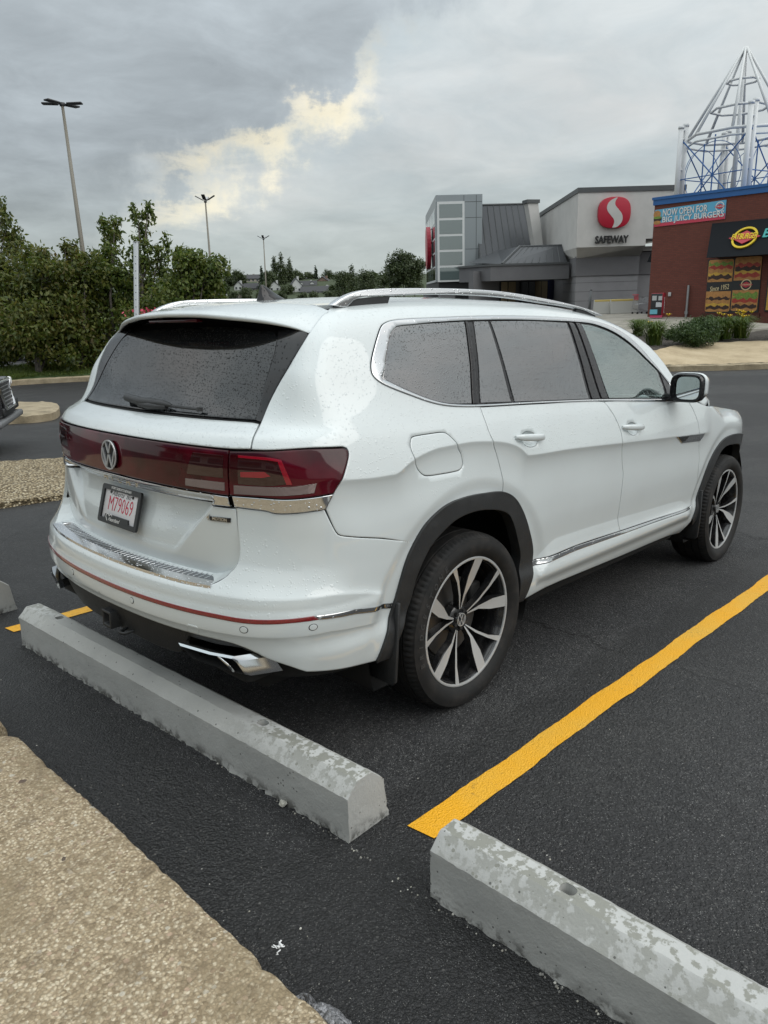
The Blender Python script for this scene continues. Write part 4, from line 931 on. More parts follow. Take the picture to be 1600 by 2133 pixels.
# ------------------------------------------------------------------ ground surfaces
NL = RN @ np.array([0, 0, 1.]); ZLEV = -.42
def zlot(x, y): return -(NL[0]*x+NL[1]*y)/NL[2]
def gz(x, y):
    """height of the paved ground: the sloping lot runs out into level ground"""
    a = zlot(x, y); z = smax(a, np.full_like(a, ZLEV), .25); z = -smax(-z, np.full_like(z, -.9), .3)
    r = np.hypot(x-CW.x, y-CW.y); return z
def asphalt_mat(name, dark=1., seed=0., dry=False):
    m = M(name, (.03, .03, .032), .62); N, b = nt(m); geo = N.add('ShaderNodeNewGeometry').outputs['Position']
    big = N.noise(geo, .30, 4); med = N.noise(N.vm('ADD', geo, (seed, 3, 1)), 1.7, 7, .66); fine = N.noise(geo, 70, 3, .7)
    v1 = N.vor(geo, 78); v2 = N.vor(geo, 165); v3 = N.vor(geo, 330); c1 = N.add('ShaderNodeSeparateColor', i_0=v1.outputs['Color']); c2 = N.add('ShaderNodeSeparateColor', i_0=v2.outputs['Color']); c3 = N.add('ShaderNodeSeparateColor', i_0=v3.outputs['Color'])
    tone = N.ramp(N.math('ADD', N.math('MULTIPLY', med, .55), N.math('MULTIPLY', big, .45)), [(.32, (.0125*dark, .0125*dark, .0135*dark)), (.5, (.0195*dark, .0195*dark, .0205*dark)), (.70, (.033*dark, .0325*dark, .032*dark))])
    base = N.vm('MULTIPLY', tone, N.ramp(N.math('ADD', N.math('MULTIPLY', c2.outputs[0], .6), N.math('MULTIPLY', fine, .4)), [(.2, .45), (.55, 1.), (.85, 1.9)]))
    s1 = N.math('MULTIPLY', N.math('GREATER_THAN', c1.outputs[0], .82), N.math('LESS_THAN', v1.outputs['Distance'], N.math('ADD', .12, N.math('MULTIPLY', c1.outputs[1], .22))))
    base = N.mix(N.math('MULTIPLY', s1, N.math('MULTIPLY', c1.outputs[2], .85)), base, (.125, .12, .112))
    s2 = N.math('MULTIPLY', N.math('GREATER_THAN', c2.outputs[1], .84), N.math('LESS_THAN', v2.outputs['Distance'], .34)); base = N.mix(N.math('MULTIPLY', s2, N.math('MULTIPLY', c2.outputs[2], .8)), base, (.15, .147, .14))
    s3 = N.math('MULTIPLY', N.math('GREATER_THAN', c3.outputs[0], .95), N.math('LESS_THAN', v3.outputs['Distance'], .4)); base = N.mix(N.math('MULTIPLY', s3, .85), base, (.26, .26, .25))
    pores = N.math('MULTIPLY', N.sstep(v1.outputs['Distance'], .38, .62), N.sstep(N.noise(geo, 24, 3), .45, .6)); base = N.mix(N.math('MULTIPLY', pores, .6), base, (.006, .006, .0065))
    rough = N.math('SUBTRACT', .64, N.math('MULTIPLY', N.sstep(N.noise(N.vm('ADD', geo, (9, seed, 0)), .45, 5, .6), .44, .66), .20))
    if dry:
        # footprint the car kept dry, ragged edge; darker damp strip by the kerb
        lx = N.vm('DOT_PRODUCT', geo, tuple(RM.col[0])); ly = N.vm('DOT_PRODUCT', geo, tuple(RM.col[1])); wob = N.math('MULTIPLY', N.math('SUBTRACT', N.noise(geo, 3.1, 6, .62), .5), .34)
        ax = N.math('ABSOLUTE', N.math('SUBTRACT', lx, 1.38)); ay = N.math('ABSOLUTE', N.math('ADD', ly, .02)); ins = N.math('MULTIPLY', N.sstep(N.math('ADD', ax, wob), 2.60, 2.46), N.sstep(N.math('ADD', ay, wob), 1.19, 1.09))
        base = N.vm('SCALE', base, N.math('ADD', 1., N.math('MULTIPLY', ins, .75))); rough = N.math('ADD', rough, N.math('MULTIPLY', ins, .22))
        strip = N.sstep(N.math('ADD', lx, N.math('MULTIPLY', wob, .8)), -.90, -1.05); base = N.vm('SCALE', base, N.math('SUBTRACT', 1., N.math('MULTIPLY', strip, .30)))
        far = N.math('MULTIPLY', N.sstep(N.math('ADD', ly, wob), -1.35, -2.3), N.sstep(lx, -.9, .3)); base = N.vm('SCALE', base, N.math('ADD', 1., N.math('MULTIPLY', far, .45)))
        # long hairline cracks across the bays
        cv = N.vm('ADD', geo, N.vm('SCALE', N.noise(geo, 2.2, 6, .65, True), .5)); ck = N.add('ShaderNodeTexVoronoi', feature='DISTANCE_TO_EDGE'); N.put(ck, 'Vector', cv); N.put(ck, 'Scale', .17)
        line_ = N.math('MULTIPLY', N.math('LESS_THAN', ck.outputs[0], N.math('MULTIPLY', N.noise(geo, 9, 3), .0026)), .85); base = N.mix(line_, base, (.004, .004, .004))
    N.put(b, 'Base Color', base)
    h = N.math('ADD', N.math('MULTIPLY', N.math('SUBTRACT', 1., v1.outputs['Distance']), .8), N.math('ADD', N.math('MULTIPLY', N.math('SUBTRACT', 1., v2.outputs['Distance']), .7), N.math('MULTIPLY', N.noise(geo, 45, 4), .8)))
    N.put(b, 'Normal', bump(N, h, 1., .007)); N.put(b, 'Roughness', rough); N.put(b, 'Specular IOR Level', .5)
    return m
asphalt = asphalt_mat('asphalt', .80, dry=True)
def ground():
    g = np.concatenate([-np.geomspace(700, 34, 16), np.arange(-32, 60.1, 1.), np.geomspace(64, 900, 22)]); X, Y = np.meshgrid(g, g, indexing='ij'); Z = gz(X, Y)
    n = len(g); F = [(i*n+j, (i+1)*n+j, (i+1)*n+j+1, i*n+j+1) for i in range(n-1) for j in range(n-1)]
    put('ground', mk(np.stack([X, Y, Z], -1).reshape(-1, 3).tolist(), F, True), asphalt, kind='structure')
ground()
def onlot(px, py, z=0.):
    d = RM.inverted() @ ray(px, py); c = CP; t = (z-c.z)/d.z; return c+d*t
# painted stall lines: hand-rolled edges, 3 mm above the asphalt
yel = M('yellow_paint', (.62, .30, .012), .55); N, b = nt(yel); geo = oc(N)
v = N.vor(geo, 150); wear = N.sstep(N.math('ADD', N.math('MULTIPLY', N.noise(geo, 34, 7, .72), .7), N.math('MULTIPLY', N.noise(geo, 2.2, 3), .3)), .55, .68); fade = N.sstep(N.noise(geo, 2.5, 4), .4, .75)
c = N.mix(fade, (.80, .385, .008), (.74, .41, .04)); c = N.mix(N.math('MULTIPLY', wear, .75), c, (.16, .10, .03))
N.put(b, 'Base Color', c); N.put(b, 'Normal', bump(N, N.math('ADD', N.math('SUBTRACT', 1., v.outputs['Distance']), N.noise(geo, 60, 3)), .7, .005))
def line(yc, x0, x1, w, label):
    n = int((x1-x0)/.03); L = []; Rr_ = []; ph = rng.uniform(0, 9, 6)
    for i in range(n+1):
        x = x0+(x1-x0)*i/n; wob = lambda k: .0035*math.sin(x*5.1+ph[k])+.0028*math.sin(x*13.7+ph[k+1])+rng.normal(0, .0012)
        L.append((x-(.012 if i == 0 else 0), yc+w/2+wob(0), .004)); Rr_.append((x, yc-w/2+wob(2), .004))
    V = L+Rr_; F = [(i, n+1+i, n+2+i, i+1) for i in range(n)]
    put('parking_line', mk(V, F), yel, kind='structure', label=label, lot=True)
line(-1.398, -.80, 6.2, .102, 'yellow stall line on the right of the white SUV')
line(1.330, -1.06, 6.2, .095, 'yellow stall line on the far side of the white SUV, mostly hidden')
line(-4.15, -.80, 6.2, .10, 'yellow stall line beyond the next stall')
# concrete wheel stops
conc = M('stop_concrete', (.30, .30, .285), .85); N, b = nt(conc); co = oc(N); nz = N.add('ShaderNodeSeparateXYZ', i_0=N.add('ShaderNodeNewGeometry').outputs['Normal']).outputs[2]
big = N.noise(co, 4, 6, .6); base = N.ramp(big, [(.3, (.35, .35, .335)), (.55, (.405, .405, .385)), (.75, (.45, .45, .43))])
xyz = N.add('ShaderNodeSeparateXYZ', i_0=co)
wetm = N.sstep(N.math('ADD', N.noise(co, 30, 5, .6), N.math('MULTIPLY', N.noise(co, 6, 3), .40)), .66, .73); wet2 = N.vor(co, 60); spots = N.math('LESS_THAN', wet2.outputs['Distance'], N.math('MULTIPLY', N.add('ShaderNodeSeparateColor', i_0=wet2.outputs['Color']).outputs[0], .34))
expo = N.add('ShaderNodeAttribute', attribute_name='exposed'); ex = expo.outputs['Fac']
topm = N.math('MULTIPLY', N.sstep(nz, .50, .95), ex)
wetall = N.math('MAXIMUM', N.math('MULTIPLY', wetm, topm), N.math('MULTIPLY', N.math('MULTIPLY', spots, N.sstep(nz, .12, .5)), N.math('MULTIPLY', ex, N.sstep(N.noise(co, 7, 2), .40, .55))))
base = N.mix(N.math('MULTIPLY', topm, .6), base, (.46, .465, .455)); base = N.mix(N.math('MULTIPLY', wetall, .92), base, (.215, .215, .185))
pits = N.vor(co, 75); pc = N.add('ShaderNodeSeparateColor', i_0=pits.outputs['Color']); pit = N.math('MULTIPLY', N.math('GREATER_THAN', pc.outputs[0], .87), N.math('LESS_THAN', pits.outputs['Distance'], N.math('MULTIPLY', pc.outputs[1], .30)))
base = N.mix(N.math('MULTIPLY', pit, .8), base, (.07, .07, .065))
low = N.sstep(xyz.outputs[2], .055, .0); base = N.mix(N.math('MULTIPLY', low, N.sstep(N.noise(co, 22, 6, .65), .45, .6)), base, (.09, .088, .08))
N.put(b, 'Base Color', base)
N.put(b, 'Normal', bump(N, N.math('SUBTRACT', N.math('ADD', N.math('MULTIPLY', N.noise(co, 90, 5, .6), .5), N.math('MULTIPLY', N.noise(co, 7, 4), 1.5)), N.math('MULTIPLY', pit, 1.2)), .45, .008)); N.put(b, 'Roughness', N.math('SUBTRACT', .88, N.math('MULTIPLY', wetall, .3)))
def wheel_stop(y0, y1, label, holes, expo_fn, yaw=0., piv=(0, 0), dx=0.):
    """y0 > y1 ; profile in x,z from the measured end face"""
    prof = [(-1.000, 0), (-1.006, .156), (-1.002, .161), (-.967, .198), (-.960, .2035), (-.905, .204), (-.897, .2035), (-.842, .160), (-.836, .153), (-.808, 0)]
    n = int(round((y0-y1)/.02)); V = []; F = []; E = []; m = 0; P = []
    pr = []
    for (a, b_) in zip(prof[:-1], prof[1:]):
        L = math.hypot(b_[0]-a[0], b_[1]-a[1]); k = max(1, int(L/.018))
        for j in range(k): pr.append((a[0]+(b_[0]-a[0])*j/k, a[1]+(b_[1]-a[1])*j/k))
    pr.append(prof[-1]); m = len(pr)
    for i in range(n+1):
        y = y0+(y1-y0)*i/n; endf = min(i, n-i)
        for (x, z) in pr:
            x2, z2, y2 = x, z, y
            if endf == 0: cx = -.905; x2 = cx+(x-cx)*.985; z2 = z*.985
            lowz = max(0, 1-z/.05); x2 += rng.normal(0, .0006+.0028*lowz); z2 += rng.normal(0, .0006) if z > .01 else 0
            V.append((x2, y2+rng.normal(0, .0008), z2)); E.append(expo_fn(y))
    top = [j for j in range(m-1) if pr[j][1] > .2035 and pr[j+1][1] > .2035]
    hs = []
    for i in range(n):
        yc = y0+(y1-y0)*(i+.5)/n
        for j in range(m-1):
            if j in top and any(abs(yc-h) < .042 for h in holes): continue
            F.append((i*m+j, (i+1)*m+j, (i+1)*m+j+1, i*m+j+1))
    F += [tuple(range(m)), tuple(n*m+j for j in range(m))[::-1]]
    x0, x1 = pr[top[0]][0], pr[top[-1]+1][0]
    for h in holes:
        ya, yb = h+.052, h-.052; ia = [i for i in range(n) if abs(y0+(y1-y0)*(i+.5)/n-h) < .042]; ya = y0+(y1-y0)*ia[0]/n; yb = y0+(y1-y0)*(ia[-1]+1)/n
        Q = np.array([(x0, ya), (x0, yb), (x1, yb), (x1, ya)]); Q = densify(Q, .02, False); Q = Q if area2(Q) > 0 else Q[::-1]
        C = np.array([(-.925+.021*(1+.12*math.sin(3*a))*math.cos(a), h+.024*(1+.1*math.cos(2*a))*math.sin(a)) for a in np.linspace(0, 2*math.pi, 19)[:-1]])
        v2, t2 = cdt2(Q, [C], .05, 0); b0 = len(V); V += [(x, y, .204) for x, y in v2]; E += [expo_fn(h)]*len(v2); F += [tuple(b0+int(i) for i in t) for t in t2]
        b1 = len(V); k = len(C)
        for z in (.203, .150, .120): V += [(x, y, z) for x, y in C]; E += [0.]*k
        for l in (0, 1): F += [(b1+l*k+i, b1+l*k+(i+1) % k, b1+(l+1)*k+(i+1) % k, b1+(l+1)*k+i) for i in range(k)]
        F.append(tuple(b1+2*k+i for i in range(k)))
    me = fixn(mk(V, F)); at_ = me.attributes.new('exposed', 'FLOAT', 'POINT'); at_.data.foreach_set('value', E); autosmooth(me, 24)
    if yaw: me.transform(Matrix.Translation((dx, 0, 0)) @ Matrix.Translation((piv[0], piv[1], 0)) @ Matrix.Rotation(yaw, 4, 'Z') @ Matrix.Translation((-piv[0], -piv[1], 0)))
    return put('wheel_stop', me, conc, label=label, cat='wheel stop', group='concrete wheel stops along the kerb', lot=True)
wheel_stop(1.08, -1.262, 'whole concrete wheel stop behind the white SUV, dry along the middle', [.79, -.765], lambda y: max(min(1., max(0., (-.60-y)/.25)), min(1., max(0., (y-.80)/.1))*.8), math.radians(2.3), (-.905, -1.262))
wheel_stop(-1.600, -4.02, 'rain-spotted concrete wheel stop in the empty stall, cut off by the corner', [-1.985, -3.60], lambda y: 1.)
wheel_stop(4.03, 1.630, 'concrete wheel stop at the picture edge past the hidden yellow line', [3.60, 2.05], lambda y: .8, math.radians(2.3), (-.905, 1.63), -.10)
# exposed-aggregate kerb the photographer stands on
agg = M('exposed_aggregate', (.38, .30, .20), .8); N, b = nt(agg); co = oc(N); wv_ = N.vm('ADD', co, N.vm('SCALE', N.vm('SUBTRACT', N.noise(co, 90, 2, .5, True), (.5, .5, .5)), .008))
v1 = N.vor(wv_, 52); v2 = N.vor(wv_, 115); v3 = N.vor(wv_, 17); k1 = N.add('ShaderNodeSeparateColor', i_0=v1.outputs['Color']); k2 = N.add('ShaderNodeSeparateColor', i_0=v2.outputs['Color']); k3 = N.add('ShaderNodeSeparateColor', i_0=v3.outputs['Color'])
fine = N.ramp(k2.outputs[0], [(0., (.20, .15, .09)), (.35, (.37, .29, .185)), (.7, (.48, .39, .265)), (1., (.62, .54, .40))])
mort = N.sstep(v2.outputs['Distance'], .30, .62); fine = N.mix(N.math('MULTIPLY', mort, .6), fine, (.20, .15, .09))
peb = N.ramp(k1.outputs[0], [(0., (.20, .135, .085)), (.3, (.34, .26, .17)), (.55, (.42, .30, .21)), (.8, (.40, .35, .27)), (1., (.50, .45, .36))])
pm = N.math('MULTIPLY', N.math('GREATER_THAN', k1.outputs[1], .62), N.math('LESS_THAN', v1.outputs['Distance'], N.math('ADD', .14, N.math('MULTIPLY', k1.outputs[2], .24))))
bigc = N.ramp(k3.outputs[0], [(0., (.06, .045, .04)), (.4, (.15, .10, .07)), (.7, (.30, .26, .20)), (1., (.48, .44, .36))])
bm_ = N.math('MULTIPLY', N.math('GREATER_THAN', k3.outputs[1], .84), N.math('LESS_THAN', v3.outputs['Distance'], N.math('ADD', .08, N.math('MULTIPLY', k3.outputs[2], .16))))
c = N.mix(pm, fine, peb); c = N.mix(bm_, c, bigc); st = N.sstep(N.noise(co, 3.2, 6, .65), .46, .62)
c = N.mix(N.math('MULTIPLY', st, .55), c, (.22, .17, .10)); c = N.mix(N.math('MULTIPLY', N.sstep(N.noise(co, 11, 5, .6), .56, .66), .5), c, (.15, .11, .065)); N.put(b, 'Base Color', c)
hh = N.math('ADD', N.math('MULTIPLY', N.math('SUBTRACT', 1., v2.outputs['Distance']), .8), N.math('ADD', N.math('MULTIPLY', pm, .5), N.math('MULTIPLY', N.noise(co, 60, 4), .9))); N.put(b, 'Normal', bump(N, hh, .9, .006))
def kerb_slab():
    ys = np.arange(-6.5, 5.01, .02); V = []; F = []; top = []; n = len(ys); ph = rng.uniform(0, 9, 4)
    chip = np.zeros(n)
    for k in range(46):
        c_ = rng.uniform(-4, 3); w_ = rng.uniform(.010, .035); chip += rng.uniform(.002, .008)*np.exp(-((ys-c_)/w_)**2)
    chip += .05*np.exp(-((ys-.03)/.05)**2)
    ex = -1.533+.004*np.sin(ys*1.1+ph[0])+.002*np.sin(ys*7+ph[1])-chip+rng.normal(0, .0018, n)
    m = 12; xs = [0, -.006, -.016, -.03, -.06, -.1, -.18, -.4, -.9, -1.8, -3.2, -5.5]
    for i in range(n):
        V.append((ex[i]+.018+rng.normal(0, .003), ys[i], -.01)); V.append((ex[i]+.010+rng.normal(0, .002), ys[i], .065))
        for j, d in enumerate(xs): V.append((ex[i]+d if j < 6 else -1.533+d, ys[i], .112-(.016 if j == 0 else .005 if j == 1 else 0)+(rng.normal(0, .0014) if j < 7 else 0)))
    m += 2
    for i in range(n-1):
        for j in range(m-1): F.append((i*m+j, i*m+j+1, (i+1)*m+j+1, (i+1)*m+j))
    put('pavement', autosmooth(fixn(mk(V, F)), 50), agg, kind='structure', lot=True)
kerb_slab()
grit = M('grit', (.24, .23, .21), .8); N, b = nt(grit); N.put(b, 'Base Color', N.ramp(N.add('ShaderNodeNewGeometry').outputs['Random Per Island'], [(0., (.07, .07, .068)), (.5, (.19, .185, .17)), (.85, (.34, .32, .27)), (1., (.55, .54, .50))]))
def pebble(V, F, x, y, z, r):
    b0 = len(V); a0 = rng.uniform(0, 6.28); n = 6
    for k, (rr, h) in enumerate(((1., 0.), (.95, .45), (.5, .85))):
        for i in range(n): a = a0+2*math.pi*i/n; q = r*rr*rng.uniform(.75, 1.2); V.append((x+q*math.cos(a), y+q*math.sin(a)*.8, z+h*r*1.1*rng.uniform(.8, 1.15)))
    for k in range(2):
        for i in range(n): F.append((b0+k*n+i, b0+k*n+(i+1) % n, b0+(k+1)*n+(i+1) % n, b0+(k+1)*n+i))
    F.append(tuple(b0+2*n+i for i in range(n)))
def loose_grit():
    V = []; F = []
    for k in range(900):
        y = rng.uniform(-4.5, 2.5); x = -1.50+abs(rng.normal(0, .10)) if k % 3 == 0 else rng.uniform(-1.48, 2.5); r = rng.choice([.0016, .0022, .003, .0042], p=[.5, .3, .15, .05])
        if -1.02 < x < -.79 and (y > -1.28 or y < -1.58): continue
        pebble(V, F, x, y, -.001, r)
    for k in range(260):
        y = rng.uniform(-4, 1.1); x = -1.006-abs(rng.normal(0, .012)); pebble(V, F, x, y, -.001, rng.uniform(.0015, .005))
    put('loose_grit', autosmooth(mk(V, F), 60), grit, kind='stuff', lot=True)
loose_grit()
def stone(x, y, z, r, mat, name, label, seed):
    bm = bmesh.new(); bmesh.ops.create_icosphere(bm, subdivisions=2, radius=r); rg = np.random.default_rng(seed)
    for v_ in bm.verts: v_.co *= 1+rg.normal(0, .10); v_.co.z *= .75
    me = bpy.data.meshes.new('m'); bm.to_mesh(me); bm.free(); o = put(name, autosmooth(me, 40), mat, label=label, cat='stone', lot=True); o.matrix_world = ML @ Matrix.Translation((x, y, z)); return o
whitest = M('pale_stone', (.42, .41, .37), .8); N, b = nt(whitest); co = oc(N); N.put(b, 'Base Color', N.ramp(N.noise(co, 60, 4), [(.35, (.25, .24, .20)), (.6, (.50, .49, .44))]))
stone(-1.022, -.965, .010, .014, whitest, 'stone', 'pale pebble lying against the foot of the wheel stop', 3)
def litter():
    V = []; F = []; m = Matrix.Translation((-1.452, -1.488, .06)) @ Matrix.Scale(.32, 4)
    for k in range(7):
        a = rng.uniform(0, 6.28); p = Vector((rng.normal(0, .012), rng.normal(0, .018), rng.uniform(-.03, .02))); L = []
        d = Vector((math.cos(a), math.sin(a), rng.uniform(-.4, .4)))*.012; s = Vector((-d.y, d.x, .004))*.45
        b0 = len(V)
        for i in range(7): q = p+d*i*.6+Vector((.006*math.sin(i*1.4+k), .006*math.cos(i*1.7+k), .006*math.sin(i*1.1))); V += [m @ (q-s), m @ (q+s)]
        for i in range(6): F.append((b0+2*i, b0+2*i+1, b0+2*i+3, b0+2*i+2))
    o = put('paper_scrap', mk(V, F, True), M('white_paper', (.72, .72, .72), .7), label='crumpled scrap of white paper at the kerb edge', cat='litter', lot=True); s = o.modifiers.new('s', 'SOLIDIFY'); s.thickness = .001
litter()
def broken_asphalt():
    P = [tuple(onlot(x, y, .075))[:2] for x, y in ((616, 2056), (626, 2050), (656, 2060), (697, 2080), (722, 2104), (752, 2134), (800, 2200), (720, 2230), (664, 2136), (641, 2110))]
    P = densify(P, .015, True, 60); P = P+rng.normal(0, .003, P.shape); P = P if area2(P) > 0 else P[::-1]; V2, T = cdt2(P, [], .02, 0); d = dpoly(V2, P)
    z = .050+.028*np.clip(d/.02, 0, 1)+rng.normal(0, .0025, len(V2)); n = len(P); V = [(x, y, h) for (x, y), h in zip(V2, z)]; F = [tuple(t) for t in T.tolist()]
    cnt = {}
    for t in T:
        for i in range(3): cnt[(int(t[i]), int(t[(i+1) % 3]))] = 1
    for (a, b_) in list(cnt):
        if (b_, a) not in cnt: k = len(V); V += [(V2[a][0], V2[a][1], -.01), (V2[b_][0], V2[b_][1], -.01)]; F.append((b_, a, k, k+1))
    m = asphalt_mat('weathered_asphalt', 9., 2.)
    put('asphalt_patch', autosmooth(mk(V, F), 60), m, label='broken lump of old grey asphalt against the kerb', cat='asphalt', lot=True)
broken_asphalt()
# ------------------------------------------------------------------ surroundings
def ghit(px, py, dz=0.):
    """point of the paved ground seen at a pixel"""
    d = ray(px, py); lo, hi = 1., 400.
    for D in np.geomspace(1.5, 400, 900):
        p = CW+d*D
        if p.z < float(gz(np.array(p.x), np.array(p.y)))+dz: hi = D; break
        lo = D
    for _ in range(40):
        m = (lo+hi)/2; p = CW+d*m
        if p.z < float(gz(np.array(p.x), np.array(p.y)))+dz: hi = m
        else: lo = m
    return CW+d*hi
def gzz(x, y): return float(gz(np.array(float(x)), np.array(float(y))))
FH = Vector((FW.x, FW.y, 0)).normalized(); RH = Vector((FH.y, -FH.x, 0))
def drape(name, poly, h, mat, step=.35, edge=.06, crown=0., rough=.004, **kw):
    """raised slab with a rounded edge, draped over the ground; poly in world x,y"""
    P = densify(poly, step*.5, True, 50); P = P if area2(P) > 0 else P[::-1]; V2, T = cdt2(P, [], step, edge)
    d = dpoly(V2, P); g = gz(V2[:, 0], V2[:, 1]); z = g+h*np.sqrt(np.clip(d/edge, 0, 1))*.15+h*.85+crown*np.clip(d/1.2, 0, 1)**.7+rng.normal(0, rough, len(V2))
    V = [(x, y, a) for (x, y), a in zip(V2, z)]; F = [tuple(t) for t in T.tolist()]; cnt = {}
    for t in T:
        for i in range(3): cnt[(int(t[i]), int(t[(i+1) % 3]))] = 1
    sk = {}
    for (a, b_) in list(cnt):
        if (b_, a) in cnt: continue
        for q_ in (a, b_):
            if q_ not in sk: sk[q_] = len(V); V.append((V2[q_][0]*1+0, V2[q_][1], float(g[q_])-.05))
        F.append((b_, a, sk[a], sk[b_]))
    return put(name, autosmooth(mk(V, F), 50), mat, **kw)
# --- materials
gravel = M('gravel', (.36, .29, .18), .85); N, b = nt(gravel); co = oc(N); v = N.vor(co, 42); k = N.add('ShaderNodeSeparateColor', i_0=v.outputs['Color'])
c = N.ramp(k.outputs[0], [(0., (.17, .125, .07)), (.3, (.36, .285, .17)), (.65, (.46, .375, .235)), (1., (.60, .53, .39))]); c = N.mix(N.sstep(v.outputs['Distance'], .35, .62), c, (.10, .075, .04))
N.put(b, 'Base Color', c); N.put(b, 'Normal', bump(N, N.math('SUBTRACT', 1., v.outputs['Distance']), 1., .02))
kerbm = M('kerb_aggregate', (.28, .235, .165), .85); N, b = nt(kerbm); co = oc(N)
c = N.ramp(N.math('ADD', N.math('MULTIPLY', N.noise(co, 55, 4, .7), .5), N.math('MULTIPLY', N.noise(co, 4, 5, .6), .5)), [(.34, (.12, .10, .065)), (.5, (.30, .245, .16)), (.66, (.44, .37, .26))])
N.put(b, 'Base Color', c); N.put(b, 'Normal', bump(N, N.noise(co, 60, 5, .65), .6, .015))
tanagg = M('tan_aggregate', (.42, .33, .20), .85); N, b = nt(tanagg); co = oc(N)
c = N.ramp(N.math('ADD', N.math('MULTIPLY', N.noise(co, 45, 4, .7), .5), N.math('MULTIPLY', N.noise(co, 1.6, 5, .6), .5)), [(.34, (.25, .19, .115)), (.5, (.41, .325, .205)), (.66, (.50, .41, .28))])
N.put(b, 'Base Color', c); N.put(b, 'Normal', bump(N, N.noise(co, 60, 4), .5, .01))
sidew = M('sidewalk_concrete', (.27, .25, .215), .85); N, b = nt(sidew); co = oc(N); N.put(b, 'Base Color', N.ramp(N.noise(co, 1.2, 7, .65), [(.35, (.185, .17, .14)), (.6, (.29, .27, .23))]))
mulch = M('mulch', (.05, .04, .032), .95); N, b = nt(mulch); co = oc(N); N.put(b, 'Base Color', N.ramp(N.noise(co, 30, 5, .7), [(.35, (.02, .017, .014)), (.65, (.10, .085, .07))])); N.put(b, 'Normal', bump(N, N.noise(co, 40, 5), 1., .05))
soil = M('verge_soil', (.035, .055, .015), .95); N, b = nt(soil); co = oc(N); N.put(b, 'Base Color', N.ramp(N.noise(co, 2., 6, .7), [(.35, (.020, .045, .008)), (.55, (.045, .075, .016)), (.72, (.085, .075, .03))]))
def leafm(name, stops, trans=.35):
    m = bpy.data.materials.new(name); m.use_nodes = True; N = NT(m.node_tree); b = N.n['Principled BSDF']
    r = N.add('ShaderNodeNewGeometry').outputs['Random Per Island']; pos = N.noise(N.add('ShaderNodeNewGeometry').outputs['Position'], .7, 3)
    c = N.ramp(N.math('ADD', N.math('MULTIPLY', r, .6), N.math('MULTIPLY', pos, .45)), stops); N.put(b, 'Base Color', c); N.put(b, 'Roughness', .5)
    t = N.add('ShaderNodeBsdfTranslucent', i_Color=c); mx = N.add('ShaderNodeMixShader', i_0=trans); N.put(mx, 1, b.outputs[0]); N.put(mx, 2, t); N.put(N.n['Material Output'], 0, mx); return m
leaf_maple = leafm('maple_leaves', [(.15, (.030, .055, .010)), (.38, (.080, .115, .018)), (.56, (.135, .155, .028)), (.78, (.135, .135, .028)), (.95, (.140, .080, .030))], .5)
leaf_green = leafm('green_leaves', [(.15, (.034, .065, .012)), (.42, (.090, .135, .022)), (.70, (.150, .185, .035)), (.90, (.150, .130, .035))], .5)
leaf_far = leafm('far_leaves', [(.15, (.030, .050, .016)), (.5, (.048, .072, .022)), (.9, (.075, .095, .030))], .25)
leaf_con = leafm('conifer_needles', [(.15, (.016, .034, .014)), (.5, (.026, .048, .020)), (.9, (.040, .062, .028))], .1)
leaf_bush = leafm('yew_needles', [(.15, (.020, .048, .010)), (.5, (.036, .075, .014)), (.9, (.065, .105, .022))], .2)
blade = leafm('daylily_blades', [(.15, (.040, .085, .012)), (.5, (.075, .125, .020)), (.9, (.130, .165, .035))], .35)
grassm = leafm('grass_blades', [(.15, (.045, .085, .010)), (.5, (.085, .130, .018)), (.9, (.130, .15, .03))], .35)
bark = M('bark', (.075, .062, .050), .9); N, b = nt(bark); co = oc(N); N.put(b, 'Base Color', N.ramp(N.noise(co, 12, 6), [(.35, (.04, .034, .028)), (.65, (.125, .11, .095))]))
def kites(P, D, Lh, Wd, nrm):
    """leaf quads: base points P, directions D (unit), length, width, face normals"""
    s = np.cross(D, nrm); s /= np.linalg.norm(s, axis=1, keepdims=True)+1e-9; n = len(P)
    L = np.broadcast_to(np.asarray(Lh, float).reshape(-1, 1), (n, 1)); w = np.broadcast_to(np.asarray(Wd, float).reshape(-1, 1), (n, 1))
    V = np.stack([P, P+D*L*.45+s*w*.5, P+D*L, P+D*L*.45-s*w*.5], 1).reshape(-1, 3)
    me = bpy.data.meshes.new('m'); me.vertices.add(4*n); me.vertices.foreach_set('co', V.ravel()); me.loops.add(4*n); me.loops.foreach_set('vertex_index', np.arange(4*n)); me.polygons.add(n)
    me.polygons.foreach_set('loop_start', np.arange(n)*4); me.polygons.foreach_set('loop_total', np.full(n, 4)); me.update(calc_edges=True); return me
def unit(v): return v/(np.linalg.norm(v, axis=1, keepdims=True)+1e-9)
def crown_pts(blobs, dens, rg, hollow=.35):
    """leaf positions in a set of ellipsoids (c, r): more towards the outside, thinned into clumps"""
    P = []; 
    for c, r in blobs:
        n = int(dens*(r[0]*r[1]+r[1]*r[2]+r[0]*r[2])/3); u = unit(rg.normal(size=(n, 3))); rad = (hollow**3+(1-hollow**3)*rg.random(n))**(1/3)
        P.append(np.array(c)+u*rad[:, None]*np.array(r)*(1+.22*rg.normal(size=(n, 1))*.5))
    return np.concatenate(P)
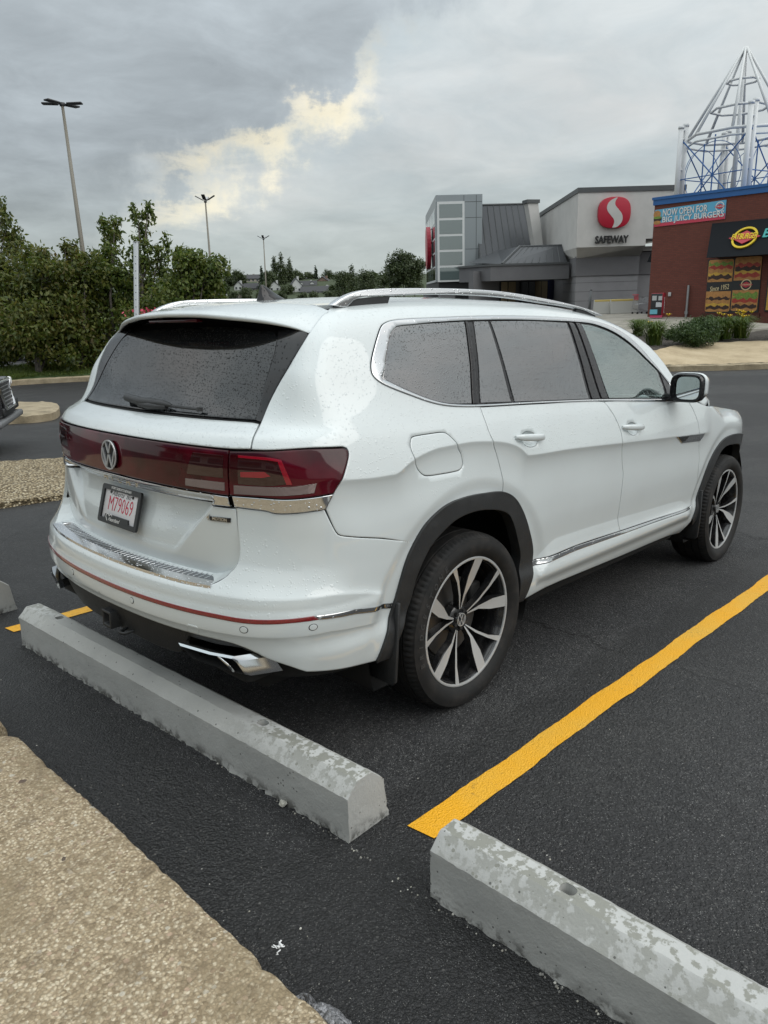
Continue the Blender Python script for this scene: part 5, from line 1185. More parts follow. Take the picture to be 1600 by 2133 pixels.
def tree(name, label, base, blobs, leaf, lsize, dens, rg, group=None, stems=5, cat='tree', trunk_r=.07, droop=.35, hollow=.35, sub=26):
    t = root(name, label, cat, group, loc=base); B = np.array(base); mb = MB(); Bz = Vector(base)
    tops = sorted(blobs, key=lambda q: -q[1][0]*q[1][2])[:max(stems, 1)]
    for i, (c, r) in enumerate(tops):
        e = Vector(c)-Bz; p0 = Vector((rg.normal(0, .08)*(stems > 1), rg.normal(0, .08)*(stems > 1), -.05)); m1 = Vector((e.x*.30, e.y*.30, e.z*.5))+Vector(rg.normal(0, .06, 3)); m2 = Vector((e.x*.72, e.y*.72, e.z*.85))
        mb.tube([p0, m1, m2, e+Vector((0, 0, r[2]*.5))], [trunk_r*(1 if i == 0 else .7), trunk_r*.62, trunk_r*.36, .008], 6)
        for k in range(4):
            a = rg.uniform(0, 6.28); q = m1.lerp(e, rg.uniform(.2, .9)); mb.tube([q, q+Vector((math.cos(a)*r[0]*.6, math.sin(a)*r[1]*.6, rg.uniform(-.1, .5)*r[2]))], [trunk_r*.3, .006], 5)
    put('trunk', autosmooth(mb.mesh(), 50), bark, t)
    PP = []; NN_ = []
    for c, r in blobs:
        c = np.array(c); r = np.array(r); area = (r[0]*r[1]+r[1]*r[2]+r[0]*r[2])/3; N_ = int(dens*area); m_ = max(3, int(sub*(1 if min(r)*3 > max(r) else .7)))
        u = unit(rg.normal(size=(m_, 3))); cc = c+u*r*rg.uniform(.45, .95, (m_, 1)); sr = np.mean(r)*rg.uniform(.26, .50, m_)
        k_ = rg.integers(0, m_, N_); w = unit(rg.normal(size=(N_, 3))); PP.append(cc[k_]+w*(sr[k_]*rg.uniform(.55, 1.08, N_))[:, None]*[1, 1, .72]); NN_.append(w)
        n2 = N_//5; w = unit(rg.normal(size=(n2, 3))); PP.append(c+w*r*rg.uniform(.2, .9, (n2, 1))); NN_.append(w)
    P = np.concatenate(PP); W_n = np.concatenate(NN_)
    D = rg.normal(size=(len(P), 3)); D[:, 2] -= droop*1.6; D = unit(D); nr = unit(W_n*1.1+rg.normal(0, .55, (len(P), 3))+[0, 0, .7]); L = lsize*rg.uniform(.6, 1.35, len(P))
    put('crown', kites(P-B, D, L, L*.5, nr), leaf, t); return t
# ------------------------------------------------------------------ left: island, verge, maples
i0 = [ghit(*q) for q in ((-90, 1075), (0, 1060), (130, 1041), (330, 1015))]; i1 = [ghit(*q) for q in ((330, 948), (130, 961), (0, 968), (-90, 972))]
drape('gravel_island', [(p.x, p.y) for p in i0+i1], .06, gravel, step=.22, edge=.25, crown=.05, rough=.006, kind='structure')
n0 = [ghit(*q) for q in ((-160, 903), (20, 884), (70, 881), (108, 876), (124, 867), (124, 858), (110, 852), (60, 851), (-40, 853), (-160, 858))]
drape('kerb_island', [(p.x, p.y) for p in n0], .16, kerbm, step=.2, edge=.10, rough=.006, kind='structure')
vk = [ghit(*q) for q in ((-420, 835), (-160, 818), (0, 806), (60, 801), (200, 794), (420, 790), (640, 792))]; far = [p+FH*9+RH*.5 for p in vk[::-1]]
kin = [p+(FH*.26) for p in vk]
drape('roadside_kerb', [(p.x, p.y) for p in vk]+[(p.x, p.y) for p in kin[::-1]], .15, kerbm, step=.25, edge=.05, kind='structure')
kin2 = [p+(FH*.27) for p in vk]; gfar = [p+FH*5.2 for p in vk[::-1]]
drape('grass_verge', [(p.x, p.y) for p in kin2+gfar], .17, soil, step=.4, edge=.2, crown=.10, rough=.01, kind='structure')
def grass_on(name, line_, depth, n, h, seed):
    rg = np.random.default_rng(seed); L = [np.array(p) for p in line_]; seg_ = rg.integers(0, len(L)-1, n); s = rg.random(n)
    P = np.array([L[i]+(L[i+1]-L[i])*q for i, q in zip(seg_, s)]); off = rg.random(n)*depth+.05; P[:, 0] += FH.x*off; P[:, 1] += FH.y*off
    P[:, 2] = gz(P[:, 0], P[:, 1])+.16+.10*np.clip(off/1.2, 0, 1)**.7; D = unit(rg.normal(0, .45, (n, 3))+[0, 0, 1]); put(name, kites(P, D, h*rg.uniform(.5, 1.4, n), .012+.01*rg.random(n), unit(rg.normal(size=(n, 3)))), grassm, kind='stuff')
grass_on('grass', kin2[1:6], 4.6, 26000, .085, 5)
def blob(px, py, D, rx, ry, rd=None):
    """crown lump centred on a pixel at depth D; radii in pixels"""
    c = at(px, py, D); k = D/FPX; return (tuple(c), (rx*k, (rd or rx)*k, ry*k))
vb = lambda px, D: (lambda p: (p.x, p.y, gzz(p.x, p.y)+.2))(at(px, 770, D))
rgt = np.random.default_rng(11); DT = 22.5
maples = [
 ('tall maple shrub at the left picture edge with reddish shoots', -30, 23.5, [(-30, 640, 80, 110), (10, 560, 60, 60), (20, 490, 26, 46), (8, 440, 12, 34), (-40, 700, 80, 70), (-70, 560, 60, 90)], 0),
 ('broad maple shrub with low dark skirts behind the black car', 82, 22.0, [(80, 640, 90, 80), (60, 700, 80, 55), (120, 710, 85, 60), (95, 560, 48, 46), (40, 590, 55, 55), (65, 530, 24, 26), (120, 620, 60, 70), (30, 720, 30, 30)], 0),
 ('maple shrub with a rusty tuft in front of the tall lamp post', 168, 22.6, [(165, 640, 70, 85), (160, 560, 44, 42), (150, 525, 20, 26), (185, 560, 32, 40), (190, 690, 70, 66), (135, 515, 9, 22)], 0),
 ('bright green maple with two tall feathery shoots', 240, 23.2, [(235, 610, 62, 70), (235, 550, 46, 44), (228, 500, 18, 44), (242, 478, 14, 44), (215, 470, 10, 26), (250, 690, 66, 66), (212, 565, 24, 34)], 1),
 ('slender maple behind the steel post with forked top shoots', 300, 22.9, [(300, 600, 48, 62), (296, 530, 26, 44), (292, 470, 12, 42), (311, 450, 10, 36), (278, 446, 8, 26), (310, 660, 62, 46), (336, 540, 14, 44), (345, 505, 9, 26)], 1),
 ('maple nearest the white SUV roof with yellowish leaves', 410, 22.2, [(400, 600, 62, 46), (430, 570, 40, 40), (375, 560, 34, 40), (455, 552, 22, 28), (390, 530, 24, 20), (412, 540, 30, 26), (440, 610, 36, 36), (365, 620, 50, 40), (370, 535, 10, 22)], 1)]
for lab, px, D, bl, kd in maples:
    bs = [blob(x, y, D+rgt.uniform(-.5, .5), rx, ry, min(rx*1.0, 95)) for x, y, rx, ry in bl]
    tree('maple_tree', lab, vb(px, D), bs, leaf_green if kd else leaf_maple, (.14), 2500, rgt, 'maples on the grass verge', stems=6, droop=.5, trunk_r=.06, sub=22)
# ------------------------------------------------------------------ right: berm, planting, pavement
bk = [ghit(*q) for q in ((1140, 785), (1300, 777), (1400, 774), (1500, 772), (1600, 769), (1760, 764), (1960, 756))]
bi = [p+FH*.18 for p in bk]
def strip(name, A, B, za, zb, mat, n=8, noise=.004, **kw):
    """sloping sheet from line A to line B (heights above the ground za, zb)"""
    A = [Vector((p.x, p.y, gzz(p.x, p.y)+za)) for p in A]; B = [Vector((p.x, p.y, gzz(p.x, p.y)+zb)) for p in B]; V = []; F = []; m = len(A); K = 12
    AA = [A[i].lerp(A[i+1], j/K) for i in range(m-1) for j in range(K)]+[A[-1]]; BB = [B[i].lerp(B[i+1], j/K) for i in range(m-1) for j in range(K)]+[B[-1]]
    for a, b_ in zip(AA, BB):
        for j in range(n+1): p = a.lerp(b_, j/n); V.append((p.x, p.y, p.z+rng.normal(0, noise)))
    for i in range(len(AA)-1):
        for j in range(n): F.append((i*(n+1)+j, (i+1)*(n+1)+j, (i+1)*(n+1)+j+1, i*(n+1)+j+1))
    return put(name, autosmooth(fixn(mk(V, F)), 60), mat, **kw)
drape('roadside_kerb', [(p.x, p.y) for p in bk]+[(p.x, p.y) for p in bi[::-1]], .155, kerbm, step=.22, edge=.05, rough=.006, kind='structure')
bw_ = (.5, .7, 1.2, 3.0, 3.4, 3.6, 3.8); b2 = [p+FH*w_ for p, w_ in zip(bk, bw_)]; b3 = [p+FH*5.4 for p in bk]; b4 = [p+FH*5.5 for p in bk]; b5 = [p+FH*9.5 for p in bk]; b6 = [p+FH*45 for p in bk]
strip('planting_bank', bi, b2, .16, .46, tanagg, noise=.006, kind='structure')
strip('planting_bed', b2, b3, .45, .62, mulch, noise=.02, kind='structure')
drape('bed_kerb', [(p.x, p.y) for p in b3]+[(p.x, p.y) for p in [q+FH*.22 for q in b3][::-1]], .70, sidew, step=.25, edge=.04, kind='structure')
strip('sidewalk', [p+FH*.2 for p in b3], b6, .66, .72, sidew, n=20, noise=.003, kind='structure')
ZP = ZLEV+.70
def bedpt(px, D):
    p = at(px, 700, D); return Vector((p.x, p.y, 0))
def onbank(px, py):
    """point of the planting bank seen at a pixel"""
    d = ray(px, py); best = None
    for D in np.arange(14, 34, .05):
        p = CW+d*D; s = min((Vector((p.x, p.y, 0))-Vector((q.x, q.y, 0))).dot(FH)+0*0 for q in bk[3:4]); h = ZLEV+.16+(.30*s/2.9 if s < 2.9 else .30+.17*(s-2.9)/2.5)
        if p.z <= h: return Vector((p.x, p.y, h))
    return p
def daylily(px, py, rpx, hpx, label, flowers=0, seed=1):
    p = onbank(px, py); D = (p-CW).dot(FW); k = D/FPX; rg = np.random.default_rng(seed); t = root('daylily_plant', label, 'plant', 'plants in the bed in front of the brick restaurant', loc=p); n = 420; V = []; F = []
    for i in range(n):
        a = rg.uniform(0, 6.28); r = rpx*k*rg.uniform(.3, 1.15); h = hpx*k*rg.uniform(.55, 1.1); b0 = len(V); c0 = Vector((math.cos(a), math.sin(a), 0)); s = Vector((-c0.y, c0.x, 0))*.016; o = Vector((rg.normal(0, .12*r), rg.normal(0, .12*r), 0))
        for j in range(5):
            q = j/4; pt = o+c0*r*q**1.3+Vector((0, 0, h*math.sin(q*2.0)/math.sin(1.57)-.1*h*q)); w = 1-.8*q; V += [pt-s*w, pt+s*w]
        for j in range(4): F.append((b0+2*j, b0+2*j+1, b0+2*j+3, b0+2*j+2))
    put('leaf_clump', mk(V, F, True), blade, t, kind='stuff')
    for i in range(flowers):
        a = rg.uniform(0, 6.28); r = rpx*k*rg.uniform(0, .8); h = hpx*k*rg.uniform(.95, 1.25); c0 = Vector((r*math.cos(a), r*math.sin(a), h)); V = [c0-Vector((0, 0, .05))]; F = []
        for j in range(6):
            aa = 2*math.pi*j/6; V += [c0+Vector((.06*math.cos(aa-.4), .06*math.sin(aa-.4), .0)), c0+Vector((.085*math.cos(aa), .085*math.sin(aa), .03))]; 
        for j in range(6): F.append((0, 1+2*j, 2+2*j)); F.append((0, 2+2*j, 1+2*((j+1) % 6)))
        f_ = put('flower', mk(V, F), flowerm, t); 
        put('flower_stem', MB().tube([(0, 0, 0), tuple(c0*.6+Vector((0, 0, .05))), tuple(c0-Vector((0, 0, .04)))], .006, 4).mesh(), blade, f_)
flowerm = M('yellow_petals', (.62, .42, .02), .6); pinkm = M('pink_petals', (.55, .07, .12), .6)
def bush(px, py, rpx, hpx, label, seed, mat=None, name='evergreen_bush', fine=.055):
    p = onbank(px, py); D = (p-CW).dot(FW); k = D/FPX; rg = np.random.default_rng(seed); r = rpx*k; h = hpx*k; bs = [((p.x, p.y, p.z+h*.42), (r*.95, r*.9, h*.55))]
    for i in range(6):
        a = i*1.05+rg.uniform(-.3, .3); bs.append(((p.x+r*.55*math.cos(a), p.y+r*.55*math.sin(a), p.z+h*rg.uniform(.3, .62)), (r*.5, r*.5, h*.40)))
    tree(name, label, tuple(p), bs, mat or leaf_bush, fine, 9000, rg, 'plants in the bed in front of the brick restaurant', stems=3, cat='bush', trunk_r=.03, droop=-.5, hollow=.75)
daylily(1362, 722, 42, 52, 'grassy daylily clump beside the windscreen pillar of the white SUV', 2, 3)
daylily(1330, 700, 34, 34, 'small daylily clump half hidden by the roof of the white SUV', 0, 4)
bush(1398, 706, 16, 22, 'small dark bush between the daylilies and the big round bush', 5)
bush(1446, 719, 54, 52, 'largest rounded evergreen bush in the bed', 6)
bush(1468, 692, 34, 34, 'rounded evergreen bush behind the largest one', 7)
daylily(1505, 707, 42, 46, 'daylily clump with few yellow buds right of the round bushes', 3, 8)
daylily(1540, 705, 46, 46, 'daylily clump covered in yellow flowers at the right of the bed', 9, 9)
daylily(1640, 704, 38, 36, 'daylily clump just past the right picture edge', 3, 10)
# ------------------------------------------------------------------ walls measured from the photograph
class Wall:
    """vertical wall through A=(px,py,depth) and B=(px,py), top edge level"""
    def __init__(s, A, B, D2=None):
        s.A = at(*A)
        lo, hi = 5., 400.
        f_ = lambda D: at(B[0], B[1], D).z-s.A.z
        if D2 is None:
            for _ in range(60):
                m = (lo+hi)/2
                if f_(m) > 0: hi = m
                else: lo = m
            D2 = (lo+hi)/2
        s.B = at(B[0], B[1], D2); s.zt = s.A.z; e = s.B-s.A; e.z = 0; s.L = e.length; s.e = e.normalized(); s.n = Vector((s.e.y, -s.e.x, 0))
        if s.n.dot(CW-s.A) < 0: s.n = -s.n
    def sz(s, px, py, off=0.):
        d = ray(px, py); t = ((s.A+s.n*off)-CW).dot(s.n)/d.dot(s.n); p = CW+d*t; return (p-s.A).dot(s.e), p.z
    def P(s, a, z, off=0.): p = s.A+s.e*a+s.n*off; return Vector((p.x, p.y, z))
    def px(s, pts, off=0.): return [s.P(*s.sz(x, y, off), off) for x, y in pts]
    def slab(s, pts, t, off=0.): return MB().prism(s.px(pts, off), s.n*-t).mesh()
    def slabsz(s, pts, t, off=0.): return MB().prism([s.P(a, z, off) for a, z in pts], s.n*-t).mesh()
    def F(s, a, z, off=0.): return frame(s.P(a, z, off), s.e if s.e.dot(RW) > 0 else -s.e, s.n)
def rect(a0, a1, z0, z1): return [(a0, z0), (a1, z0), (a1, z1), (a0, z1)]
# --- brick burger restaurant
brick = M('red_brick', (.15, .045, .03), .85); N, b = nt(brick); tc = N.add('ShaderNodeTexCoord').outputs['UV']
bt = N.add('ShaderNodeTexBrick'); N.put(bt, 'Vector', tc); N.put(bt, 'Scale', 1.); N.put(bt, 'Brick Width', .225); N.put(bt, 'Row Height', .078); N.put(bt, 'Mortar Size', .008); N.put(bt, 'Color1', (.165, .047, .032, 1)); N.put(bt, 'Color2', (.130, .037, .026, 1)); N.put(bt, 'Mortar', (.085, .038, .030, 1))
N.put(b, 'Base Color', N.mix(N.math('MULTIPLY', N.noise(oc(N), .6, 5), .5), bt.outputs[0], (.135, .044, .031))); N.put(b, 'Normal', bump(N, N.math('SUBTRACT', 1., bt.outputs['Fac']), .6, .012))
def uvwall(me, W_):
    uv = me.uv_layers.new(name='uv')
    for l in me.loops:
        p = me.vertices[l.vertex_index].co-W_.A; uv.data[l.index].uv = (p.dot(W_.e)+p.dot(W_.n), p.z)
    return me
bluef = M('blue_fascia', (.020, .11, .32), .4); awn = M('awning_canvas', (.012, .014, .017), .85, spec=.2); blackf = M('sign_black', (.016, .018, .020), .5)
yellowp = M('sign_yellow', (.72, .52, .012), .5); redp = M('sign_red', (.48, .035, .055), .5); skyb = M('banner_blue', (.11, .40, .60), .5); bred = M('banner_red', (.55, .05, .09), .5); white = M('sign_white', (.74, .74, .73), .5); shadowp = M('print_shadow', (.12, .15, .2), .5); cream = M('print_cream', (.70, .58, .34), .5); galv = M('galvanised_steel', (.36, .37, .38), .42, .75); greyp = M('grey_plastic', (.45, .45, .45), .5)
bun = M('print_bun', (.52, .25, .075), .5); lett = M('print_lettuce', (.20, .33, .05), .5); patty = M('print_patty', (.055, .028, .020), .6); cheese = M('print_cheese', (.66, .40, .06), .5); tom = M('print_tomato', (.42, .05, .03), .5)
for m_, sc_, amt in ((bun, 9, .5), (lett, 14, .7), (patty, 26, .9), (cheese, 8, .35), (tom, 10, .5)):
    N, b = nt(m_); col = tuple(b.inputs['Base Color'].default_value)[:3]; N.put(b, 'Base Color', N.mix(N.math('MULTIPLY', N.sstep(N.noise(oc(N), sc_, 6, .7), .40, .68), amt), col, tuple(min(1, c*.35+.0) for c in col))); 
BW = Wall((1365, 413, 35.), (1600, 383.5)); BZ = ZP-.05
def burger_restaurant():
    W_ = BW; t = root('burger_restaurant', 'red brick restaurant with blue roof edge, black awning and burger posters', 'building', loc=W_.P(0, BZ)); inv = Matrix.Translation(-W_.P(0, BZ))
    def part(name, me, mat, parent=t, **kw):
        me.transform(inv); return put(name, me, mat, parent, **kw)
    t_ = lambda *q: W_.sz(*q)
    zt = W_.zt; zfb = t_(1365, 427)[1]; R_end = 15.
    xl = t_(1358, 560)[0]
    wl = MB(); wl.prism([W_.P(0.0, BZ-.5), W_.P(R_end, BZ-.5), W_.P(R_end, zfb), W_.P(0.0, zfb)], W_.n*-12); part('wall', uvwall(wl.mesh(), W_), brick)
    part('roof_edge', MB().prism([W_.P(-.06, zfb-.02, .06), W_.P(R_end, zfb-.02, .06), W_.P(R_end, zt, .06), W_.P(-.06, zt, .06)], W_.n*-12.1).mesh(), bluef)
    part('roof_ledge', MB().prism([W_.P(-.10, zt-.09, .10), W_.P(R_end, zt-.09, .10), W_.P(R_end, zt+.03, .10), W_.P(-.10, zt+.03, .10)], W_.n*-12.15).mesh(), bluef)
    # banner
    bp_ = [(1366, 437.5), (1514, 416), (1511, 456), (1363, 473)]; bq = [t_(*q) for q in bp_]; bn = part('banner', W_.slabsz(bq, .02, .035), skyb)
    lowr = [t_(1363.5, 466), t_(1435, 458), t_(1511.5, 444), t_(1511, 456), t_(1363, 473)]; part('banner_stripe', W_.slabsz(lowr, .004, .040), bred, bn)
    def text_on(s, p0, p1, off, size_k, mat, par, shear=0., bold=0., nm='sign_lettering', sx=None):
        a0, z0 = t_(*p0); a1, z1 = t_(*p1); me = text_mesh(s, 1., .004, 'LEFT', 2, shear, bold); xs = [v_.co.x for v_ in me.vertices]; ys = [v_.co.y for v_ in me.vertices]; w = max(xs)-min(xs); L_ = math.hypot(a1-a0, z1-z0); k_ = L_/w; hgt = size_k/(max(ys)-min(ys))
        me.transform(Matrix.Translation((-min(xs), -(max(ys)+min(ys))/2, 0))); me.transform(Matrix.Diagonal((k_, hgt, 1, 1))); d = (W_.P(a1, z1)-W_.P(a0, z0)).normalized(); me.transform(frame(W_.P(a0, z0, off), d, W_.n)); return part(nm, me, mat, par)
    pxm = 34./FPX
    for dx, dy, mt, of in ((.7, .7, shadowp, .0415), (0, 0, white, .046)):
        text_on('NOW OPEN FOR', (1382+dx, 443.5+dy), (1475+dx, 433+dy), of, 13.5*pxm, mt, bn, .0, .012); text_on('BIG JUICY BURGERS', (1381+dx, 459.5+dy), (1509+dx, 446.5+dy), of, 15*pxm, mt, bn, .0, .012)
    a_, z_ = t_(1500.5, 430); ring_logo(part, bn, W_, a_, z_, .20, .046, white, redp)
    # the burger picture at the banner's left end
    for (cx, cy_, rx, ry, mt, of) in ((1370, 447, 8.5, 8, bun, .044), (1371, 457, 9.5, 5, patty, .048), (1371, 453.5, 10, 2.5, lett, .050), (1370, 464, 8.5, 4, bun, .052)):
        a_, z_ = t_(cx, cy_); part('banner_picture', MB().prism([W_.P(a_+rx*pxm*math.cos(q), z_+ry*pxm*math.sin(q), of) for q in np.linspace(0, 2*math.pi, 21)[:-1]], W_.n*-.003).mesh(), mt, bn)
    # awning
    A0 = t_(1484, 465.5); A1 = t_(1475, 534.); sl = (465.5-454.)/(1484-1600)
    zA = A0[1]; zB = A1[1]-.0; aL = A0[0]; prj = 1.1; aR = 13.
    topL, topR = W_.P(aL, zA, .02), W_.P(aR, zA, .02); zlow = W_.sz(1473, 537, prj)[1]; aLo = W_.sz(1471.5, 537, prj)[0]
    lowL, lowR = W_.P(aLo, zlow, prj), W_.P(aR, zlow, prj); bl, br = W_.P(aLo, zlow, .02), W_.P(aR, zlow, .02); tb = W_.P(aLo, zA, .02)
    aw = part('awning', fixn(mk([topL, topR, lowR, lowL, bl, br, W_.P(aLo, zA, .02)], [(0, 1, 2, 3), (3, 2, 5, 4), (0, 3, 4), (0, 4, 5, 1)])), awn)
    # round restaurant sign on the sloping awning
    nrm = (lowL-topL).cross(topR-topL); nrm = nrm.normalized(); nrm = nrm if nrm.dot(W_.n) > 0 else -nrm
    def awn_pt(px, py): d = ray(px, py); tt = (topL-CW).dot(nrm)/d.dot(nrm); return CW+d*tt
    c0 = awn_pt(1552, 496.5); ex = W_.e if W_.e.dot(RW) > 0 else -W_.e; Fm = frame(c0+nrm*.02, ex, nrm); r1 = (awn_pt(1579, 494)-awn_pt(1526, 499)).length/2
    rb = MB(); n = 40
    V = []; Fc = []
    for k in range(n):
        a = 2*math.pi*k/n
        for rr, z in ((1., .0), (1., .06), (.84, .06), (.84, 0)): V.append((r1*rr*math.cos(a), r1*1.0*rr*math.sin(a), z))
    for k in range(n):
        for j in range(3): Fc.append((4*k+j, 4*k+j+1, 4*((k+1) % n)+j+1, 4*((k+1) % n)+j))
    sg = part('awning_sign', mxf(fixn(mk(V, Fc)), Fm), yellowp, aw)
    part('sign_diamond', mxf(MB().prism([(-1.28*r1, 0, .03), (-.80*r1, .17*r1, .03), (0, .62*r1, .03), (.80*r1, .17*r1, .03), (1.28*r1, 0, .03), (.80*r1, -.17*r1, .03), (0, -.62*r1, .03), (-.80*r1, -.17*r1, .03)], (0, 0, .04)).mesh(), Fm), redp, sg)
    me = text_mesh('FATBURGER', .62*r1, .01, 'CENTER', 3, 0., .012*r1); xs = [v_.co.x for v_ in me.vertices]; me.transform(Matrix.Diagonal((2.05*r1/(max(xs)-min(xs)), 1.2, 1, 1))); part('sign_lettering', mxf(me, Fm @ Matrix.Translation((0, .02, .085))), yellowp, sg)
    cc = awn_pt(1612, 488); tq = M('sign_teal', (.05, .38, .36), .5); Fm2 = frame(cc+nrm*.03, ex, nrm)
    part('awning_lettering', mxf(text_mesh('BUFFALO\'S', .62, .02, 'LEFT', 2, 0, .01), Fm2 @ Matrix.Translation((-.45, .05, 0))), tq, aw)
    # posters
    fr = [t_(1476, 541), t_(1589, 533.5), t_(1580, 650.5), t_(1470, 653)]; pf = part('poster_frame', W_.slabsz(fr, .05, .045), blackf)
    a0, a1 = t_(1472, 600)[0], t_(1584, 594)[0]; am = t_(1526.5, 596)[0]; zt_, zm1, zm2, zb_ = t_(1530, 539)[1], t_(1530, 586)[1], t_(1530, 606)[1], t_(1526, 649)[1]
    def rr(a0, a1, z0, z1, r=.10, corners=(1, 1, 1, 1)):
        o = []
        for (cx, cz, q0, on) in ((a1-r, z1-r, 0, corners[0]), (a0+r, z1-r, 90, corners[1]), (a0+r, z0+r, 180, corners[2]), (a1-r, z0+r, 270, corners[3])):
            if on:
                for k in range(5): q_ = math.radians(q0+22.5*k); o.append((cx+r*math.cos(q_), cz+r*math.sin(q_)))
            else: o.append((cx+r*math.copysign(1, math.cos(math.radians(q0+45))), cz+r*math.copysign(1, math.sin(math.radians(q0+45)))))
        return o
    spec = [(a0+.03, am-.03, zm1, zt_, (1, 1, 0, 0), (bun, lett, tom, bun, cheese, patty, bun)), (am+.03, a1-.02, zm1+.03, zt_+.05, (1, 1, 0, 0), (bun, bun, tom, patty, cheese, tom, bun)), (a0+.03, am-.03, zb_, zm2, (0, 0, 1, 1), (cream, bun, patty, bun, cheese, patty, bun)), (am+.03, a1-.02, zb_+.03, zm2+.03, (0, 0, 1, 1), (bun, lett, lett, tom, bun, patty, bun))]
    rg = np.random.default_rng(4)
    for (x0, x1, z0, z1, cr_, lay) in spec:
        pp = part('poster', W_.slabsz(rr(x0, x1, z0, z1, .09, cr_), .006, .055), bun, pf); h = (z1-z0)/len(lay)
        for k, mt in enumerate(lay):
            zc = z1-h*(k+.5); nn = 22; up_ = [(x0+.03+(x1-x0-.06)*i/nn, zc+h*.55+h*.30*math.sin(i*.9+k*2)+rg.normal(0, h*.10)) for i in range(nn+1)]; lo_ = [(x0+.03+(x1-x0-.06)*i/nn, zc-h*.62+h*.22*math.sin(i*.7+k)) for i in range(nn+1)]
            if k in (0, len(lay)-1): continue
            part('picture_layer', W_.slabsz([(a, min(max(z, z0+.01), z1-.01)) for a, z in lo_+up_[::-1]], .002, .0575+.0012*(k % 4)), mt, pp)
    text_on('Since 1952', (1480, 602.5), (1520, 596.5), .06, 10*pxm, cream, pf, .25, .006)
    a_, z_ = t_(1555.5, 593); ring_logo(part, pf, W_, a_, z_, .235, .06, cream, redp)
    pf2 = part('poster_frame', W_.slabsz(rect(t_(1599, 590)[0], t_(1599, 590)[0]+2.4, zb_, zt_), .05, .045), blackf); part('poster', W_.slabsz(rect(t_(1599, 590)[0]+.06, t_(1599, 590)[0]+2.3, zb_+.06, zt_-.06), .006, .055), cheese, pf2)
    part('window_sill', W_.slabsz(rect(a0-.12, a1+.12, zb_-.30, zb_-.06), .12, .06), brick_plain)
    # small fittings on the brick
    a_, z_ = t_(1396, 613); part('junction_box', bevel(W_.slabsz(rect(a_-.07, a_+.07, z_-.09, z_+.09), .06, .07), .01), greyp)
    P_ = [W_.P(*t_(1437, 594), .10), W_.P(*t_(1432, 650), .10), W_.P(*t_(1430, 668), .10)]; pm_ = MB().tube(P_, .055, 10); q = W_.P(*t_(1432, 650), .10); pm_.tube([q+Vector((0, 0, .05)), q-Vector((0, 0, .08))], .085, 10); part('standpipe', autosmooth(pm_.mesh(), 40), galv)
    # the neighbouring side awning past the left corner
    e_ = -W_.e if W_.e.dot(RW) > 0 else W_.e; o = W_.P(0, 0, 0); pz = [W_.sz(1361, 500)[1], W_.sz(1357, 548)[1]]
    a1_, z1_ = t_(1361, 506); a2_, z2_ = t_(1341, 546)
    part('side_awning', fixn(mk([W_.P(-.02, z1_, -.3), W_.P(-.02, z2_, -.3), W_.P(a2_, z2_, -.3), W_.P(-.02, z1_, -5.), W_.P(-.02, z2_, -5.), W_.P(a2_, z2_, -5.)], [(0, 2, 1), (3, 4, 5), (0, 3, 5, 2), (1, 2, 5, 4)])), awn)
brick_plain = M('brick_sill', (.085, .026, .019), .85)
def ring_logo(part, par, W_, a, z, r, off, cm, dm):
    n = 28; V = []; F = []
    for k in range(n):
        q = 2*math.pi*k/n; V += [W_.P(a+r*math.cos(q), z+r*math.sin(q), off), W_.P(a+r*.82*math.cos(q), z+r*.82*math.sin(q), off)]
    for k in range(n): F.append((2*k, 2*k+1, 2*((k+1) % n)+1, 2*((k+1) % n)))
    o = part('round_emblem', mk(V, F), cm, par); part('emblem_diamond', W_.slabsz([(a-1.25*r, z), (a, z+.55*r), (a+1.25*r, z), (a, z-.55*r)], .003, off+.004), dm, o)
    me = text_mesh('FATBURGER', r*.36, .001, bold=.006*r); part('sign_lettering', mxf(me, W_.F(a, z, off+.006)), cm, o)
burger_restaurant()
